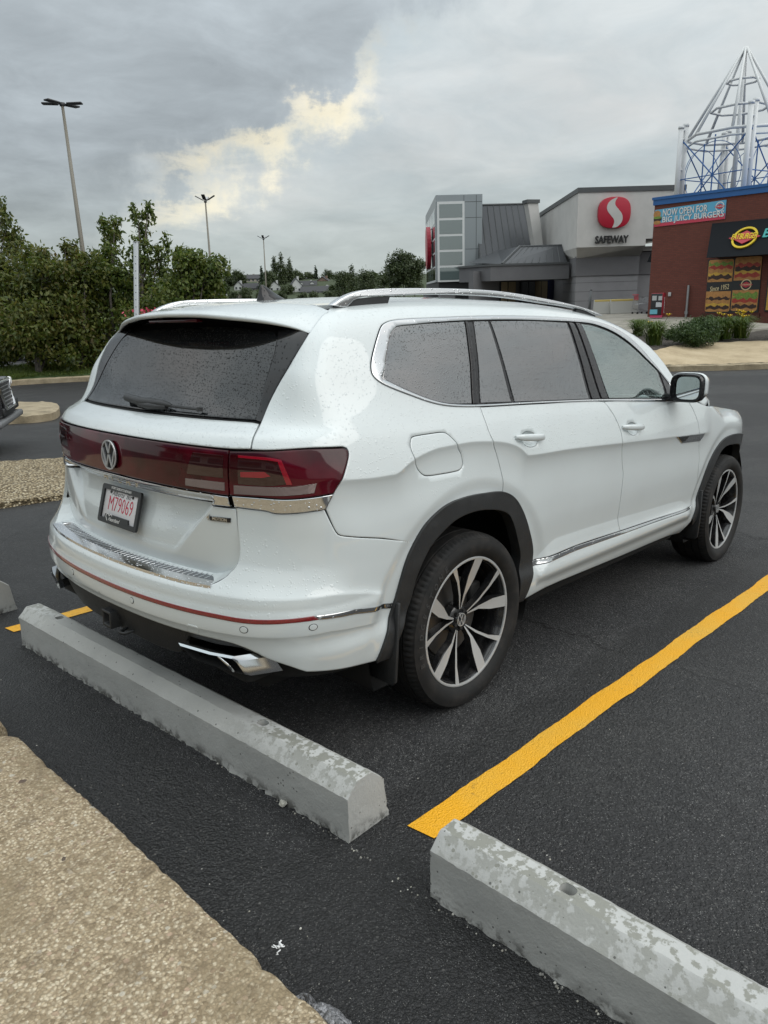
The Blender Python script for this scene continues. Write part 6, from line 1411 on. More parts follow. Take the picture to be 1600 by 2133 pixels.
def spire():
    c0 = at(1537, 282, 41.5); k = 41.5/FPX; zr = c0.z; zb_ = BW.zt-.3; ap = at(1538, 113, 41.5).z; wm = M('spire_white', (.62, .63, .63), .45); bm_ = M('brace_blue', (.030, .12, .33), .45)
    t = root('roof_spire', 'white tubular steel spire on braced columns above the brick restaurant', 'spire', loc=Vector((c0.x, c0.y, zb_))); O = Vector((c0.x, c0.y, zb_)); th0 = math.atan2(RH.y, RH.x)
    def pol(r, a, z): return Vector((r*math.cos(th0+a), r*math.sin(th0+a), z-zb_))
    R = 108*k; n8 = 8
    for j in range(n8):
        a = math.radians(22.5+45*j-8); put('cone_rib', MB().tube([pol(R*.93, a, zr), pol(.05, a, ap)], [.085, .06], 8).mesh(True), wm, t)
    for rr, z, w in ((R*.93, zr, .085), (R*.93, zr-.35, .06), (56*k, zr+(ap-zr)*.305, .07), (30*k, zr+(ap-zr)*.62, .06)):
        rn = [math.radians(22.5+45*j-8) for j in range(9)]; put('ring_tube', MB().tube([pol(rr, a, z) for a in rn], w, 8, False).mesh(True), wm, t)
    put('mast', MB().tube([pol(.0, 0, zb_), pol(0, 0, ap-.25)], [.17, .06], 12).mesh(True), wm, t)
    cor = [math.radians(a) for a in (168, 78, -12, -102)]      # camera side is negative
    for i, a in enumerate(cor):
        for s in (-1, 1):
            cp_ = pol(R, a, 0)*1.; cp_.z = 0; cp_ += (RH*.8+FH*.6)*(.23*s); zt_ = zr+(.70 if i != 3 else 1.15)+(.08*s); put('column', MB().tube([cp_+Vector((0, 0, -.2)), cp_+Vector((0, 0, zt_-zb_))], .14, 12).tube([cp_+Vector((0, 0, zt_-zb_-.12)), cp_+Vector((0, 0, zt_-zb_+.03))], .165, 12).mesh(True), wm, t)
        for z in (zr+.45, zr, zr-1.6): put('spacer', MB().tube([pol(R, a, z)-(RH*.8+FH*.6)*.23, pol(R, a, z)+(RH*.8+FH*.6)*.23], .07, 8).mesh(True), wm, t)
    for i in range(4):
        a, b_ = cor[i], cor[(i+1) % 4]; A0, A1, B0, B1 = pol(R, a-.09*0, zb_+.1), pol(R, a, zr-.1), pol(R, b_, zb_+.1), pol(R, b_, zr-.1); mid0, mid1 = A0.lerp(B0, .5), A1.lerp(B1, .5); cen = (mid0+mid1)/2
        put('brace', MB().tube([A0, B1], .035, 6).mesh(), bm_, t); put('brace', MB().tube([B0, A1], .035, 6).mesh(), bm_, t); put('brace', MB().tube([mid0, mid1], .04, 6).mesh(), bm_, t); put('brace', MB().tube([A0.lerp(A1, .5), B0.lerp(B1, .5)], .03, 6).mesh(), bm_, t)
        d1 = (B0-A0).normalized(); rc = min((mid1-mid0).length, (B0-A0).length)*.42; put('brace_hoop', MB().tube([cen+d1*rc*math.cos(q)+Vector((0, 0, rc*math.sin(q))) for q in np.linspace(0, 2*math.pi, 33)], .02, 5, False).mesh(True), bm_, t)
    put('hoop_lamp', bevel(MB().box(tuple(pol(R*.9, math.radians(-140), zb_+.55)), (.35, .2, .16)).mesh(), .02), blackf, t)
spire()
# --- supermarket
stw = M('stucco_white', (.56, .55, .53), .85); stg = M('stucco_grey', (.235, .235, .245), .85); std = M('stucco_dark_grey', (.14, .14, .148), .85); trimd = M('dark_trim', (.075, .08, .083), .5)
for m_ in (stw, stg, std):
    N, b = nt(m_); col = tuple(b.inputs['Base Color'].default_value)[:3]; nz_ = N.noise(oc(N), .9, 6, .65); N.put(b, 'Base Color', N.mix(N.sstep(nz_, .3, .8), col, tuple(c*.86 for c in col))); N.put(b, 'Normal', bump(N, N.noise(oc(N), 40, 3), .3, .01))
metal = M('metal_roof', (.052, .056, .062), .42, .3); panelm = M('metal_cladding', (.30, .33, .345), .40, .5); gfr = M('window_frame_white', (.62, .64, .64), .4); gls = M('store_glass', (.10, .135, .135), .06, spec=1., ior=1.9); dglass = M('dark_glass', (.018, .020, .022), .05, spec=1., ior=1.6); sred = M('logo_red', (.42, .012, .035), .4); dk = M('lettering_black', (.02, .02, .021), .5); warm = M('shop_interior', (.30, .24, .15), .8); navy = M('navy_panel', (.012, .016, .05), .5)
def supermarket():
    D0 = 48.; Fw = Wall((1205.6, 393, D0), (1380.5, 388)); O = Fw.P(0, BZ); t = root('supermarket', 'grey and white supermarket with a round red S sign and a glazed corner tower', 'building', loc=O); inv = Matrix.Translation(-O)
    def part(name, me, mat, parent=t, **kw): me.transform(inv); return put(name, me, mat, parent, **kw)
    Lf = Wall((1205.6, 393, D0), (1122, 447.)); Lf.e = (Lf.B-Lf.A); Lf.e.z = 0; Lf.e.normalize(); zt = Fw.zt
    zb1 = Fw.sz(1272, 513.5)[1]; aR = Fw.sz(1379, 440)[0]+1.5; aS = Fw.sz(1345, 505)[0]; zst = Fw.sz(1346, 497)[1]
    llen = Lf.L; lsz = lambda px, py: Lf.sz(px, py)
    # sign block, plan: left wing + front, 6 m deep; underside tapers back to the wall below
    F0 = Fw.P(0, 0); F1 = Fw.P(aS, 0); F2 = Fw.P(aR, 0); L1 = Lf.P(llen*1.35, 0); back = -Fw.n*7
    def zz(p, z): return Vector((p.x, p.y, z))
    blk = MB(); blk.prism([zz(L1, zt), zz(F0, zt), zz(F1, zt), zz(F1+back, zt), zz(L1+back, zt)], (0, 0, zb1-zt)); blk.prism([zz(F1, zt-.003), zz(F2, zt-.003), zz(F2+back, zt-.003), zz(F1+back, zt-.003)], (0, 0, zst-zt))
    sb = part('sign_wall', blk.mesh(), stw)
    cp = MB(); cp.prism([zz(L1-Fw.n*0, zt-.24)+Lf.n*.08, zz(F0, zt-.24)+(Lf.n+Fw.n)*.06, zz(F2, zt-.24)+Fw.n*.08, zz(F2+back, zt-.24), zz(L1+back, zt-.24)], (0, 0, .30)); part('parapet_cap', cp.mesh(), trimd)
    zl1 = Fw.sz(1265, 536)[1]; ins = 1.0; G0 = F0-Fw.n*ins+Fw.e*.35; G1 = F1-Fw.n*ins; GL = Lf.P(llen*.46, 0)-Lf.n*ins*.6; L2 = Lf.P(Lf.sz(1165.6, 526)[0], 0)
    part('sign_soffit', fixn(mk([zz(L2, zb1), zz(F0, zb1), zz(F1, zb1), zz(G1, zl1), zz(G0, zl1), zz(GL, zl1)], [(0, 1, 4, 5), (1, 2, 3, 4), (2, 3, 4)])), stw)
    # lower wall
    zband = Fw.sz(1262, 573)[1]; lw = [zz(GL, zl1), zz(G0, zl1), zz(G1, zl1), zz(G1+back, zl1), zz(GL+back, zl1)]; part('lower_wall', MB().prism([p+Vector((0, 0, zband-zl1)) for p in lw], (0, 0, BZ-.5-zband)).mesh(), stg)
    bd = [zz(GL, zl1+.3)+Lf.n*.10, zz(G0, zl1+.3)+(Fw.n+Lf.n)*.07, zz(G1, zl1+.3)+Fw.n*.10, zz(G1+back, zl1+.3), zz(GL+back, zl1+.3)]; part('wall_band', MB().prism(bd, (0, 0, zband-zl1-.3)).mesh(), std)
    for py in (588., 606.7, 626.): z = Fw.sz(1262, py, -ins)[1]; part('panel_joint', MB().prism([zz(GL, z)+Lf.n*.012, zz(G0, z)+(Fw.n+Lf.n)*.008, zz(G1, z)+Fw.n*.012, zz(G1, z)-Fw.n*.5, zz(GL, z)-Lf.n*.5], (0, 0, .035)).mesh(), std)
    rw = G1-Fw.n*1.2; part('rear_wing', MB().prism([zz(rw, zl1+.1), zz(rw+Fw.e*9, zl1+.1), zz(rw+Fw.e*9-Fw.n*5, zl1+.1), zz(rw-Fw.n*5, zl1+.1)], (0, 0, BZ-.5-zl1)).mesh(), stg); part('rear_band', MB().prism([zz(rw+Fw.n*.08, zl1+.35), zz(rw+Fw.e*9+Fw.n*.08, zl1+.35), zz(rw+Fw.e*9-Fw.n*5, zl1+.35), zz(rw-Fw.n*5, zl1+.35)], (0, 0, zband-zl1-.35)).mesh(), std)
    part('wing_coping', MB().prism([zz(rw+Fw.n*.15, zl1+.42), zz(rw+Fw.e*9+Fw.n*.15, zl1+.42), zz(rw+Fw.e*9-Fw.n*5, zl1+.42), zz(rw-Fw.n*5, zl1+.42)], (0, 0, .3)).mesh(), stw)
    # round sign
    cx, cz = Fw.sz(1277.5, 443.5); rx = (Fw.sz(1311, 443)[0]-Fw.sz(1244, 444)[0])/2; rz = (Fw.sz(1278, 411)[1]-Fw.sz(1278, 476)[1])/2
    sq = [(cx+rx*math.copysign(abs(math.cos(a))**.74, math.cos(a)), cz+rz*math.copysign(abs(math.sin(a))**.74, math.sin(a))) for a in np.linspace(0, 2*math.pi, 49)[:-1]]
    lg = part('round_sign', bevel(Fw.slabsz(sq, .28, .30), .03), sred)
    up = (1 if Fw.e.dot(RW) > 0 else -1)
    Sl = [(.02, .94), (-.36, .70), (-.50, .38), (-.44, .10), (-.22, -.20), (-.04, -.44), (-.02, -.70), (-.12, -.97), (.14, -.94), (.38, -.74), (.50, -.44), (.44, -.10), (.22, .20), (.02, .46), (0., .70), (.14, .95)]
    Sl = densify(Sl, .06, True, 60); part('sign_swirl', Fw.slabsz([(cx+up*a*rx*1.0, cz+b_*rz) for a, b_ in Sl], .02, .315), stw, lg)
    a0, z0 = Fw.sz(1239, 500.5); a1, z1 = Fw.sz(1308, 497); tx_ = text_mesh('SAFEWAY', 1., .05, 'LEFT', 3, 0, .018); xs = [v_.co.x for v_ in tx_.vertices]; ys = [v_.co.y for v_ in tx_.vertices]; tx_.transform(Matrix.Translation((-min(xs), -(max(ys)+min(ys))/2, 0))); hl_ = Fw.sz(1272, 491)[1]-Fw.sz(1272, 507)[1]; tx_.transform(Matrix.Diagonal((abs(a1-a0)/(max(xs)-min(xs)), hl_/(max(ys)-min(ys)), 1, 1))); tx_.transform(frame(Fw.P(a0, (z0+z1)/2, .10), Fw.e if up > 0 else -Fw.e, Fw.n)); part('store_lettering', tx_, dk)
    # low canopy with hipped metal roof in front of the entrance
    Cw = Wall((1022, 554.5, 51.), (1186, 550)); cz1, cz0 = Cw.zt, Cw.sz(1100, 583)[1]; cl = Cw.sz(1022, 560)[0]; cr = Cw.sz(1186, 560)[0]; cb = -Cw.n*6
    c0, c1 = Cw.P(cl, 0), Cw.P(cr, 0); cs = c0-Cw.n*3.0-Cw.e*(up*1.4); part('canopy', MB().prism([zz(c0, cz1), zz(c1, cz1), zz(c1+cb, cz1), zz(cs, cz1)], (0, 0, cz0-cz1)).mesh(), std); part('canopy_cap', MB().prism([zz(c0, cz1)+Cw.n*.08-Cw.e*.08, zz(c1, cz1)+Cw.n*.08, zz(c1+cb, cz1), zz(cs, cz1)-Cw.e*.12], (0, 0, .14)).mesh(), trimd)
    rt_ = Wall((1083, 513.5, 53.5), (1165, 511)); r0, r1 = rt_.P(0, rt_.zt), rt_.P(rt_.sz(1170, 511)[0], rt_.zt); e0 = zz(Cw.P(Cw.sz(1050, 552)[0], 0)-Cw.n*.4, cz1+.14); e1 = zz(c1-Cw.n*.4, cz1+.14)
    hr_ = part('hip_roof', fixn(mk([e0, e1, r1, r0, e0-Cw.n*5-Cw.e*1.0*up+Vector((0, 0, .3)), r0-Cw.n*5], [(0, 1, 2, 3), (0, 3, 5, 4), (3, 2, 5)])), metal)
    hs = MB(); hs.tube([e0, r0], .10, 6).tube([r0, r1], .08, 6)
    for k in range(1, 9): a = k/9; hs.tube([e0.lerp(e1, a)+Vector((0, 0, .02)), r0.lerp(r1, max(0, (a-.0)))+Vector((0, 0, .02))], .025, 4)
    part('roof_seams', hs.mesh(), trimd, hr_, kind='stuff')
    # steep standing-seam roof between tower and sign block
    R1 = Wall((1004.6, 427, 60.), (1102, 424.5)); z1_ = R1.zt; zlo = R1.sz(1050, 545)[1]; A0, A1 = R1.P(-.5, z1_, -2.6), R1.P(R1.sz(1106, 425)[0], z1_, -2.6); B0, B1 = R1.P(-.5, zlo, .0), R1.P(R1.sz(1119, 520)[0], zlo, 0); A0 = R1.P(-.5, z1_, -.0); 
    A0, A1 = R1.P(-.6, z1_), R1.P(R1.sz(1103, 425)[0], z1_); dn = R1.n*2.4; B0, B1 = zz(A0+dn, zlo), zz(A1+dn+R1.e*(up*.35), zlo)
    mr = part('metal_roof', fixn(mk([B0, B1, A1, A0, zz(A0-R1.n*3, z1_), zz(A1-R1.n*3, z1_), zz(A1-R1.n*3, BZ), zz(A0-R1.n*3, BZ)], [(0, 1, 2, 3), (3, 2, 5, 4), (4, 5, 6, 7)])), metal); sm = MB()
    for k in range(10): a = k/9; sm.tube([B0.lerp(B1, a), A0.lerp(A1, a)], .045, 4)
    sm.tube([A0, A1], .09, 6); part('roof_seams', sm.mesh(), trimd, mr, kind='stuff')
    part('store_wall', MB().prism([zz(A0-R1.n*.8, zlo), zz(A1-R1.n*.8+R1.e*up*6, zlo), zz(A1-R1.n*8+R1.e*up*6, zlo), zz(A0-R1.n*8, zlo)], (0, 0, BZ-.5-zlo)).mesh(), std)
    Pw = Wall((1109, 415.6, 57.), (1119.5, 415.6)); pl_ = Pw.sz(1102, 425)[0]; prr = Pw.sz(1121, 430)[0]; zp0 = Pw.sz(1112, 520)[1]
    part('parapet_fin', MB().prism([Pw.P(pl_-.1, Pw.zt-.25), Pw.P(prr, Pw.zt-.25), Pw.P(prr+.55*up, zp0), Pw.P(pl_+.65*up, zp0)], Pw.n*-.7).mesh(), stw); part('parapet_cap', MB().prism([Pw.P(pl_-.2, Pw.zt-.25, .1), Pw.P(prr+.1, Pw.zt-.25, .1), Pw.P(prr+.1, Pw.zt, .1), Pw.P(pl_-.2, Pw.zt, .1)], Pw.n*-.9).mesh(), trimd)
    # entrance glazing under the canopy
    E_ = Wall((1030, 583, 53.), (1175, 581)); ez1 = E_.zt+.6; part('entrance_wall', E_.slabsz(rect(E_.sz(990, 600)[0], E_.sz(1180, 600)[0], BZ-.3, ez1), .4, -.15), std)
    for (x0, x1, mt) in ((1044, 1057, warm), (1059, 1074, warm), (1086, 1100, dglass), (1101, 1114, dglass), (1115, 1127, warm), (1128, 1140, warm)):
        f_ = part('shop_window', E_.slabsz(rect(E_.sz(x0-.8, 600)[0], E_.sz(x1+.8, 600)[0], BZ, E_.sz(1100, 585.5)[1]), .10, .0), blackf); part('window_pane', E_.slabsz(rect(E_.sz(x0+.2, 600)[0], E_.sz(x1-.2, 600)[0], BZ+.1, E_.sz(1100, 586.5)[1]), .02, .02), mt, f_)
    part('navy_panel', E_.slabsz(rect(E_.sz(1142, 600)[0], E_.sz(1172, 600)[0], BZ, E_.sz(1100, 584)[1]), .10, .05), navy)
    # glazed corner tower
    Tw = Wall((907.5, 406.5, 58.), (1004.6, 404.)); tz1 = Tw.zt; tzb = Tw.sz(955, 586)[1]; T0, T1 = Tw.P(0, 0), Tw.P(Tw.sz(1004.6, 480)[0], 0); Ts = Wall((907.5, 406.5, 58.), (886.5, 450.)); T2 = Ts.P(Ts.L, 0)
    part('tower_body', MB().prism([zz(T2, tz1-.003), zz(T0, tz1-.003), zz(T1, tz1-.003), zz(T1+(T2-T0), tz1-.003)], (0, 0, tzb-tz1)).mesh(), panelm); part('tower_base', MB().prism([zz(T2, tzb)-Tw.n*.25, zz(T0, tzb)-Tw.n*.25+Tw.e*.2*up, zz(T1, tzb)-Tw.n*.25, zz(T1+(T2-T0), tzb)], (0, 0, -.75)).mesh(), blackf)
    part('tower_leg', MB().prism([zz(T0, tzb-.7)-Tw.n*.5+Tw.e*up*.4, zz(T0, tzb-.7)-Tw.n*.5+Tw.e*up*1.6, zz(T0, tzb-.7)-Tw.n*2+Tw.e*up*1.6, zz(T0, tzb-.7)-Tw.n*2+Tw.e*up*.4], (0, 0, BZ-.5-tzb+.7)).mesh(), stg); q_ = T1-Tw.n*.5-Tw.e*up*.7; part('tower_leg', MB().prism([zz(q_, tzb-.7), zz(q_+Tw.e*up*.6, tzb-.7), zz(q_+Tw.e*up*.6-Tw.n*1.5, tzb-.7), zz(q_-Tw.n*1.5, tzb-.7)], (0, 0, BZ-.5-tzb+.7)).mesh(), stg)
    part('tower_rear_wall', MB().prism([zz(T2-Tw.n*.5, tzb-.7), zz(T1-Tw.n*6, tzb-.7), zz(T1-Tw.n*9, tzb-.7), zz(T2-Tw.n*3, tzb-.7)], (0, 0, BZ-.5-tzb+.7)).mesh(), std)
    gx0, gx1 = Tw.sz(914, 500)[0], Tw.sz(964.5, 500)[0]; gy = [Tw.sz(940, y)[1] for y in (422.5, 456, 489.5, 522, 554.5, 585.5)]
    wf = part('tower_window', Tw.slabsz(rect(gx0-.12, gx1+.12, gy[-1]-.05, gy[0]+.10), .10, .05), gfr)
    for a, b_ in zip(gy[:-1], gy[1:]): part('window_pane', Tw.slabsz(rect(gx0+.06, gx1-.06, b_+.09, a-.09), .02, .065), gls, wf)
    for x in (966.5, 992.): a_ = Tw.sz(x, 500)[0]; part('panel_joint', Tw.slabsz(rect(a_-.02, a_+.02, tzb, tz1-.05), .01, .006), trimd)
    for y in (420., 453., 518.5): z = Tw.sz(985, y)[1]; part('panel_joint', Tw.slabsz(rect(gx1+.2 if y > 425 else .05, Tw.sz(1003.5, 480)[0], z-.02, z+.02), .01, .006), trimd)
    # receding side of the tower: curtain wall with the edge of a round sign
    s0, s1 = Ts.L*.04, Ts.L*.93; zs = [tzb+.1+(tz1-1.1-tzb)*i/5 for i in range(6)]; cwf = part('side_window', Ts.slabsz(rect(s0, s1, zs[0]-.1, zs[-1]+.1), .10, .04), gfr)
    for i in range(5):
        for j in range(4): part('window_pane', Ts.slabsz(rect(s0+(s1-s0)*j/4+.12, s0+(s1-s0)*(j+1)/4-.12, zs[i]+.07, zs[i+1]-.07), .02, .055), dglass if (i+j) % 3 == 0 else gls, cwf)
    c_, r_ = Ts.L*.36, 1.75; zc = (zs[0]+zs[-1])/2+.1
    part('round_sign', Ts.slabsz([(c_+r_*math.cos(a), zc+r_*math.sin(a)) for a in np.linspace(0, 2*math.pi, 33)[:-1]], .35, .50), sred)
supermarket()
# --- things on the pavement by the store
def jersey(px, py, D, label, hd):
    p = at(px, py, D); p = Vector((p.x, p.y, BZ+.03)); prof = [(-.30, 0), (-.28, .08), (-.16, .28), (-.09, .78), (.09, .78), (.16, .28), (.28, .08), (.30, 0)]; L = 1.55
    t = root('concrete_barrier', label, 'barrier', 'concrete barriers against the store wall', loc=p); t.rotation_euler.z = hd
    put('body', bevel(MB().prism([(-L/2, y, z) for y, z in prof], (L, 0, 0)).mesh(), .02), barrier_m, t); put('painted_top', bevel(MB().prism([(-L/2+.01, y, z) for y, z in ((-.105, .68), (-.095, .79), (.095, .79), (.105, .68))], (L-.02, 0, 0)).mesh(), .01), yellow_pale, t)
barrier_m = M('barrier_concrete', (.36, .355, .33), .85); yellow_pale = M('faded_yellow_paint', (.52, .40, .12), .6)
hd = math.atan2(RH.y, RH.x)
jersey(1264, 666, 42.3, 'yellow-topped concrete barrier nearer the white SUV', hd); jersey(1298, 665, 42.0, 'yellow-topped concrete barrier next to the shopping cart', hd)
def kiosk():
    p = at(1366, 668, 34.4); p = Vector((p.x, p.y, ZP+.02)); k = 34.4/FPX; w, d, h = 24*k, .55, 49*k; t = root('vending_kiosk', 'red and black self-service kiosk at the corner of the brick wall', 'kiosk', loc=p); t.rotation_euler.z = hd-.55
    rk = M('kiosk_red', (.26, .008, .02), .4); put('cabinet', bevel(MB().box((0, d/2, h/2), (w, d, h)).mesh(), .02), rk, t); put('front_panel', bevel(MB().box((-.02, -.012, h*.54), (w*.90, .03, h*.88)).mesh(), .01), blackf, t)
    ms = [M('print_grey', (.42, .43, .43), .5), M('print_pale', (.50, .52, .54), .5), M('print_cyan', (.14, .42, .52), .5)]
    for i, (zc, mt) in enumerate(((.80, ms[0]), (.53, ms[1]), (.24, ms[2]))):
        put('poster', MB().box((-.12 if i != 1 else .06, -.03, h*zc), (w*(.36 if i < 2 else .62), .006, h*.19)).mesh(), mt, t)
        if i != 2: put('poster', MB().box((.14, -.031, h*zc-.01), (w*.30, .006, h*.17)).mesh(), mt, t)
    put('side_lettering', mxf(text_mesh('rocket juice', .19, .003, bold=.003), Matrix.Translation((w/2+.004, d*.5, h*.52)) @ Matrix.Rotation(math.pi/2, 4, 'X').to_4x4() @ Matrix.Identity(4)) if False else mxf(text_mesh('propane', .22, .003, bold=.003), frame((w/2+.006, d*.5, h*.5), (0, 0, 1), (1, 0, 0))), white, t)
    put('base_plate', MB().box((0, -.02, .05), (w*1.02, .08, .10)).mesh(), M('kiosk_pink', (.45, .05, .12), .4), t)
kiosk()
def cart():
    p = at(1331, 667, 41.); p = Vector((p.x, p.y, BZ+.02)); t = root('shopping_cart', 'grey wire shopping cart parked beside the kiosk', 'shopping cart', loc=p); t.rotation_euler.z = hd+.25
    fr_ = MB(); x0, x1 = -.30, .30
    for y in (-.27, .27): fr_.tube([(x0, y, .12), (x0+.05, y, .55), (x0+.02, y, 1.0)], .014, 6).tube([(x1, y, .12), (x0+.05, y, .30)], .014, 6).tube([(x0, y, .95), (x1+.12, y, .88)], .012, 6).tube([(x0+.03, y, .52), (x1, y, .56), (x1+.12, y, .88)], .012, 6)
    put('frame', fr_.mesh(), galv, t); bk_ = MB()
    for i in range(9): y = -.27+.54*i/8; bk_.tube([(x0+.03, y, .95), (x0+.03, y, .52), (x1, y, .56), (x1+.12, y, .88)], .005, 4)
    for i in range(6):
        z = .56+.06*i; bk_.tube([(x0+.03, -.27, z), (x1+.02*i, -.27, z), (x1+.02*i, .27, z), (x0+.03, .27, z)], .005, 4)
    put('basket', bk_.mesh(), galv, t, kind='stuff'); put('handle', MB().tube([(x0, -.29, 1.02), (x0, .29, 1.02)], .022, 8).mesh(True), sred, t); put('seat_panel', MB().box((x0+.07, 0, .86), (.02, .46, .22)).mesh(), sred, t)
    for x in (x0+.02, x1):
        for y in (-.24, .24): put('castor', mxf(lathe([(0, -.015), (.055, -.015), (.06, 0), (.055, .015), (0, .015)], 16), Matrix.Translation((x, y, .06))), darkin, t)
cart()
p = at(1226, 668, 43.); bl_ = root('bollard', 'short dark steel bollard leaning by the store wall', 'bollard', loc=Vector((p.x, p.y, BZ))); bl_.rotation_euler.y = .12; put('post', MB().tube([(0, 0, 0), (0, 0, 1.35)], .075, 10).mesh(True), trimd, bl_); put('cap', MB().tube([(0, 0, 1.35), (0, 0, 1.40)], [.08, .05], 10).mesh(True), blackf, bl_)
# ------------------------------------------------------------------ lamp posts, steel post
lampm = M('lamp_post_paint', (.17, .155, .125), .5); headm = M('lamp_head', (.020, .022, .024), .4)
def lamp_post(top, D, label, foot_px, heads, tilt):
    a = at(top[0], top[1], D); zg = gzz(a.x, a.y)
    lo = at(foot_px[0], foot_px[1], D)
    dirv = (a-lo).normalized(); f0 = a-dirv*((a.z-zg)/dirv.z); t = root('lamp_post', label, 'lamp post', 'car park lamp posts', loc=f0); H = a-f0
    put('pole', MB().tube([(0, 0, 0), tuple(H*.5), tuple(H)], [.16, .13, .085], 12).mesh(True), lampm, t); put('base', bevel(MB().box((0, 0, .3), (.55, .55, .6)).mesh(), .04), barrier_m, t)
    hub = put('hub', bevel(MB().box(tuple(H+Vector((0, 0, .04))), (.26, .26, .22)).mesh(), .03), headm, t)
    for ang in heads:
        d = RH*math.cos(math.radians(ang))+FH*math.sin(math.radians(ang)); s = Vector((-d.y, d.x, 0)); c = H+d*.75+Vector((0, 0, .06+tilt*.75)); up_ = Vector((0, 0, 1)); dd = (d+Vector((0, 0, tilt))).normalized(); nn = s.cross(dd).normalized(); Mx = Matrix((dd, s, nn)).transposed().to_4x4(); Mx.translation = c
        hd_ = put('lamp_head', bevel(MB().box((0, 0, 0), (.92, .42, .10), Mx).mesh(), .03), headm, t); put('arm', MB().tube([tuple(H+Vector((0, 0, .05))), tuple(H+d*.35+Vector((0, 0, .05+tilt*.35)))], .035, 6).mesh(), headm, hd_)
        put('led_panel', MB().box((.05, 0, -.056), (.7, .34, .012), Mx).mesh(), greyp, hd_)
lamp_post((130, 219), 46., 'nearest tall lamp post with four flat heads at the upper left', (172, 520), (5, 62, 185, 242), .03)
lamp_post((428, 421), 88., 'middle lamp post standing behind the maples by the SUV roof', (437, 530), (0, 90, 180, 270), .55)
lamp_post((549, 499), 144., 'farthest and smallest lamp post above the hillside houses', (554, 590), (0, 90, 180, 270), .55)
def steel_post():
    D = 11.5; a = at(283.5, 505, D); l = at(285, 655, D); dv = (a-l).normalized(); zg = gzz(a.x, a.y); f0 = a-dv*((a.z-zg)/dv.z); t = root('steel_post', 'bare galvanised square post standing beyond the white SUV', 'post', loc=f0); H = a-f0; m = MB(); w = .034
    X = RH*w; Y = FH*w; q = [X+Y, -X+Y, -X-Y, X-Y]; m.raw([p for p in q]+[p+H for p in q], [(0, 1, 5, 4), (1, 2, 6, 5), (2, 3, 7, 6), (3, 0, 4, 7), (4, 5, 6, 7)]); put('tube', bevel(m.mesh(), .006), galv, t)
    hm = MB()
    for k in range(24): c = H*(.10+.036*k)-FH*(w+.001); hm.prism([c+RH*.008*math.cos(i*math.pi/4)+Vector((0, 0, .008*math.sin(i*math.pi/4))) for i in range(8)], -FH*.001)
    put('post_holes', hm.mesh(), blackf, t, kind='stuff'); put('end_cap', MB().box((H.x, H.y, H.z+.006), (.075, .075, .012)).mesh(), galv, t)
steel_post()
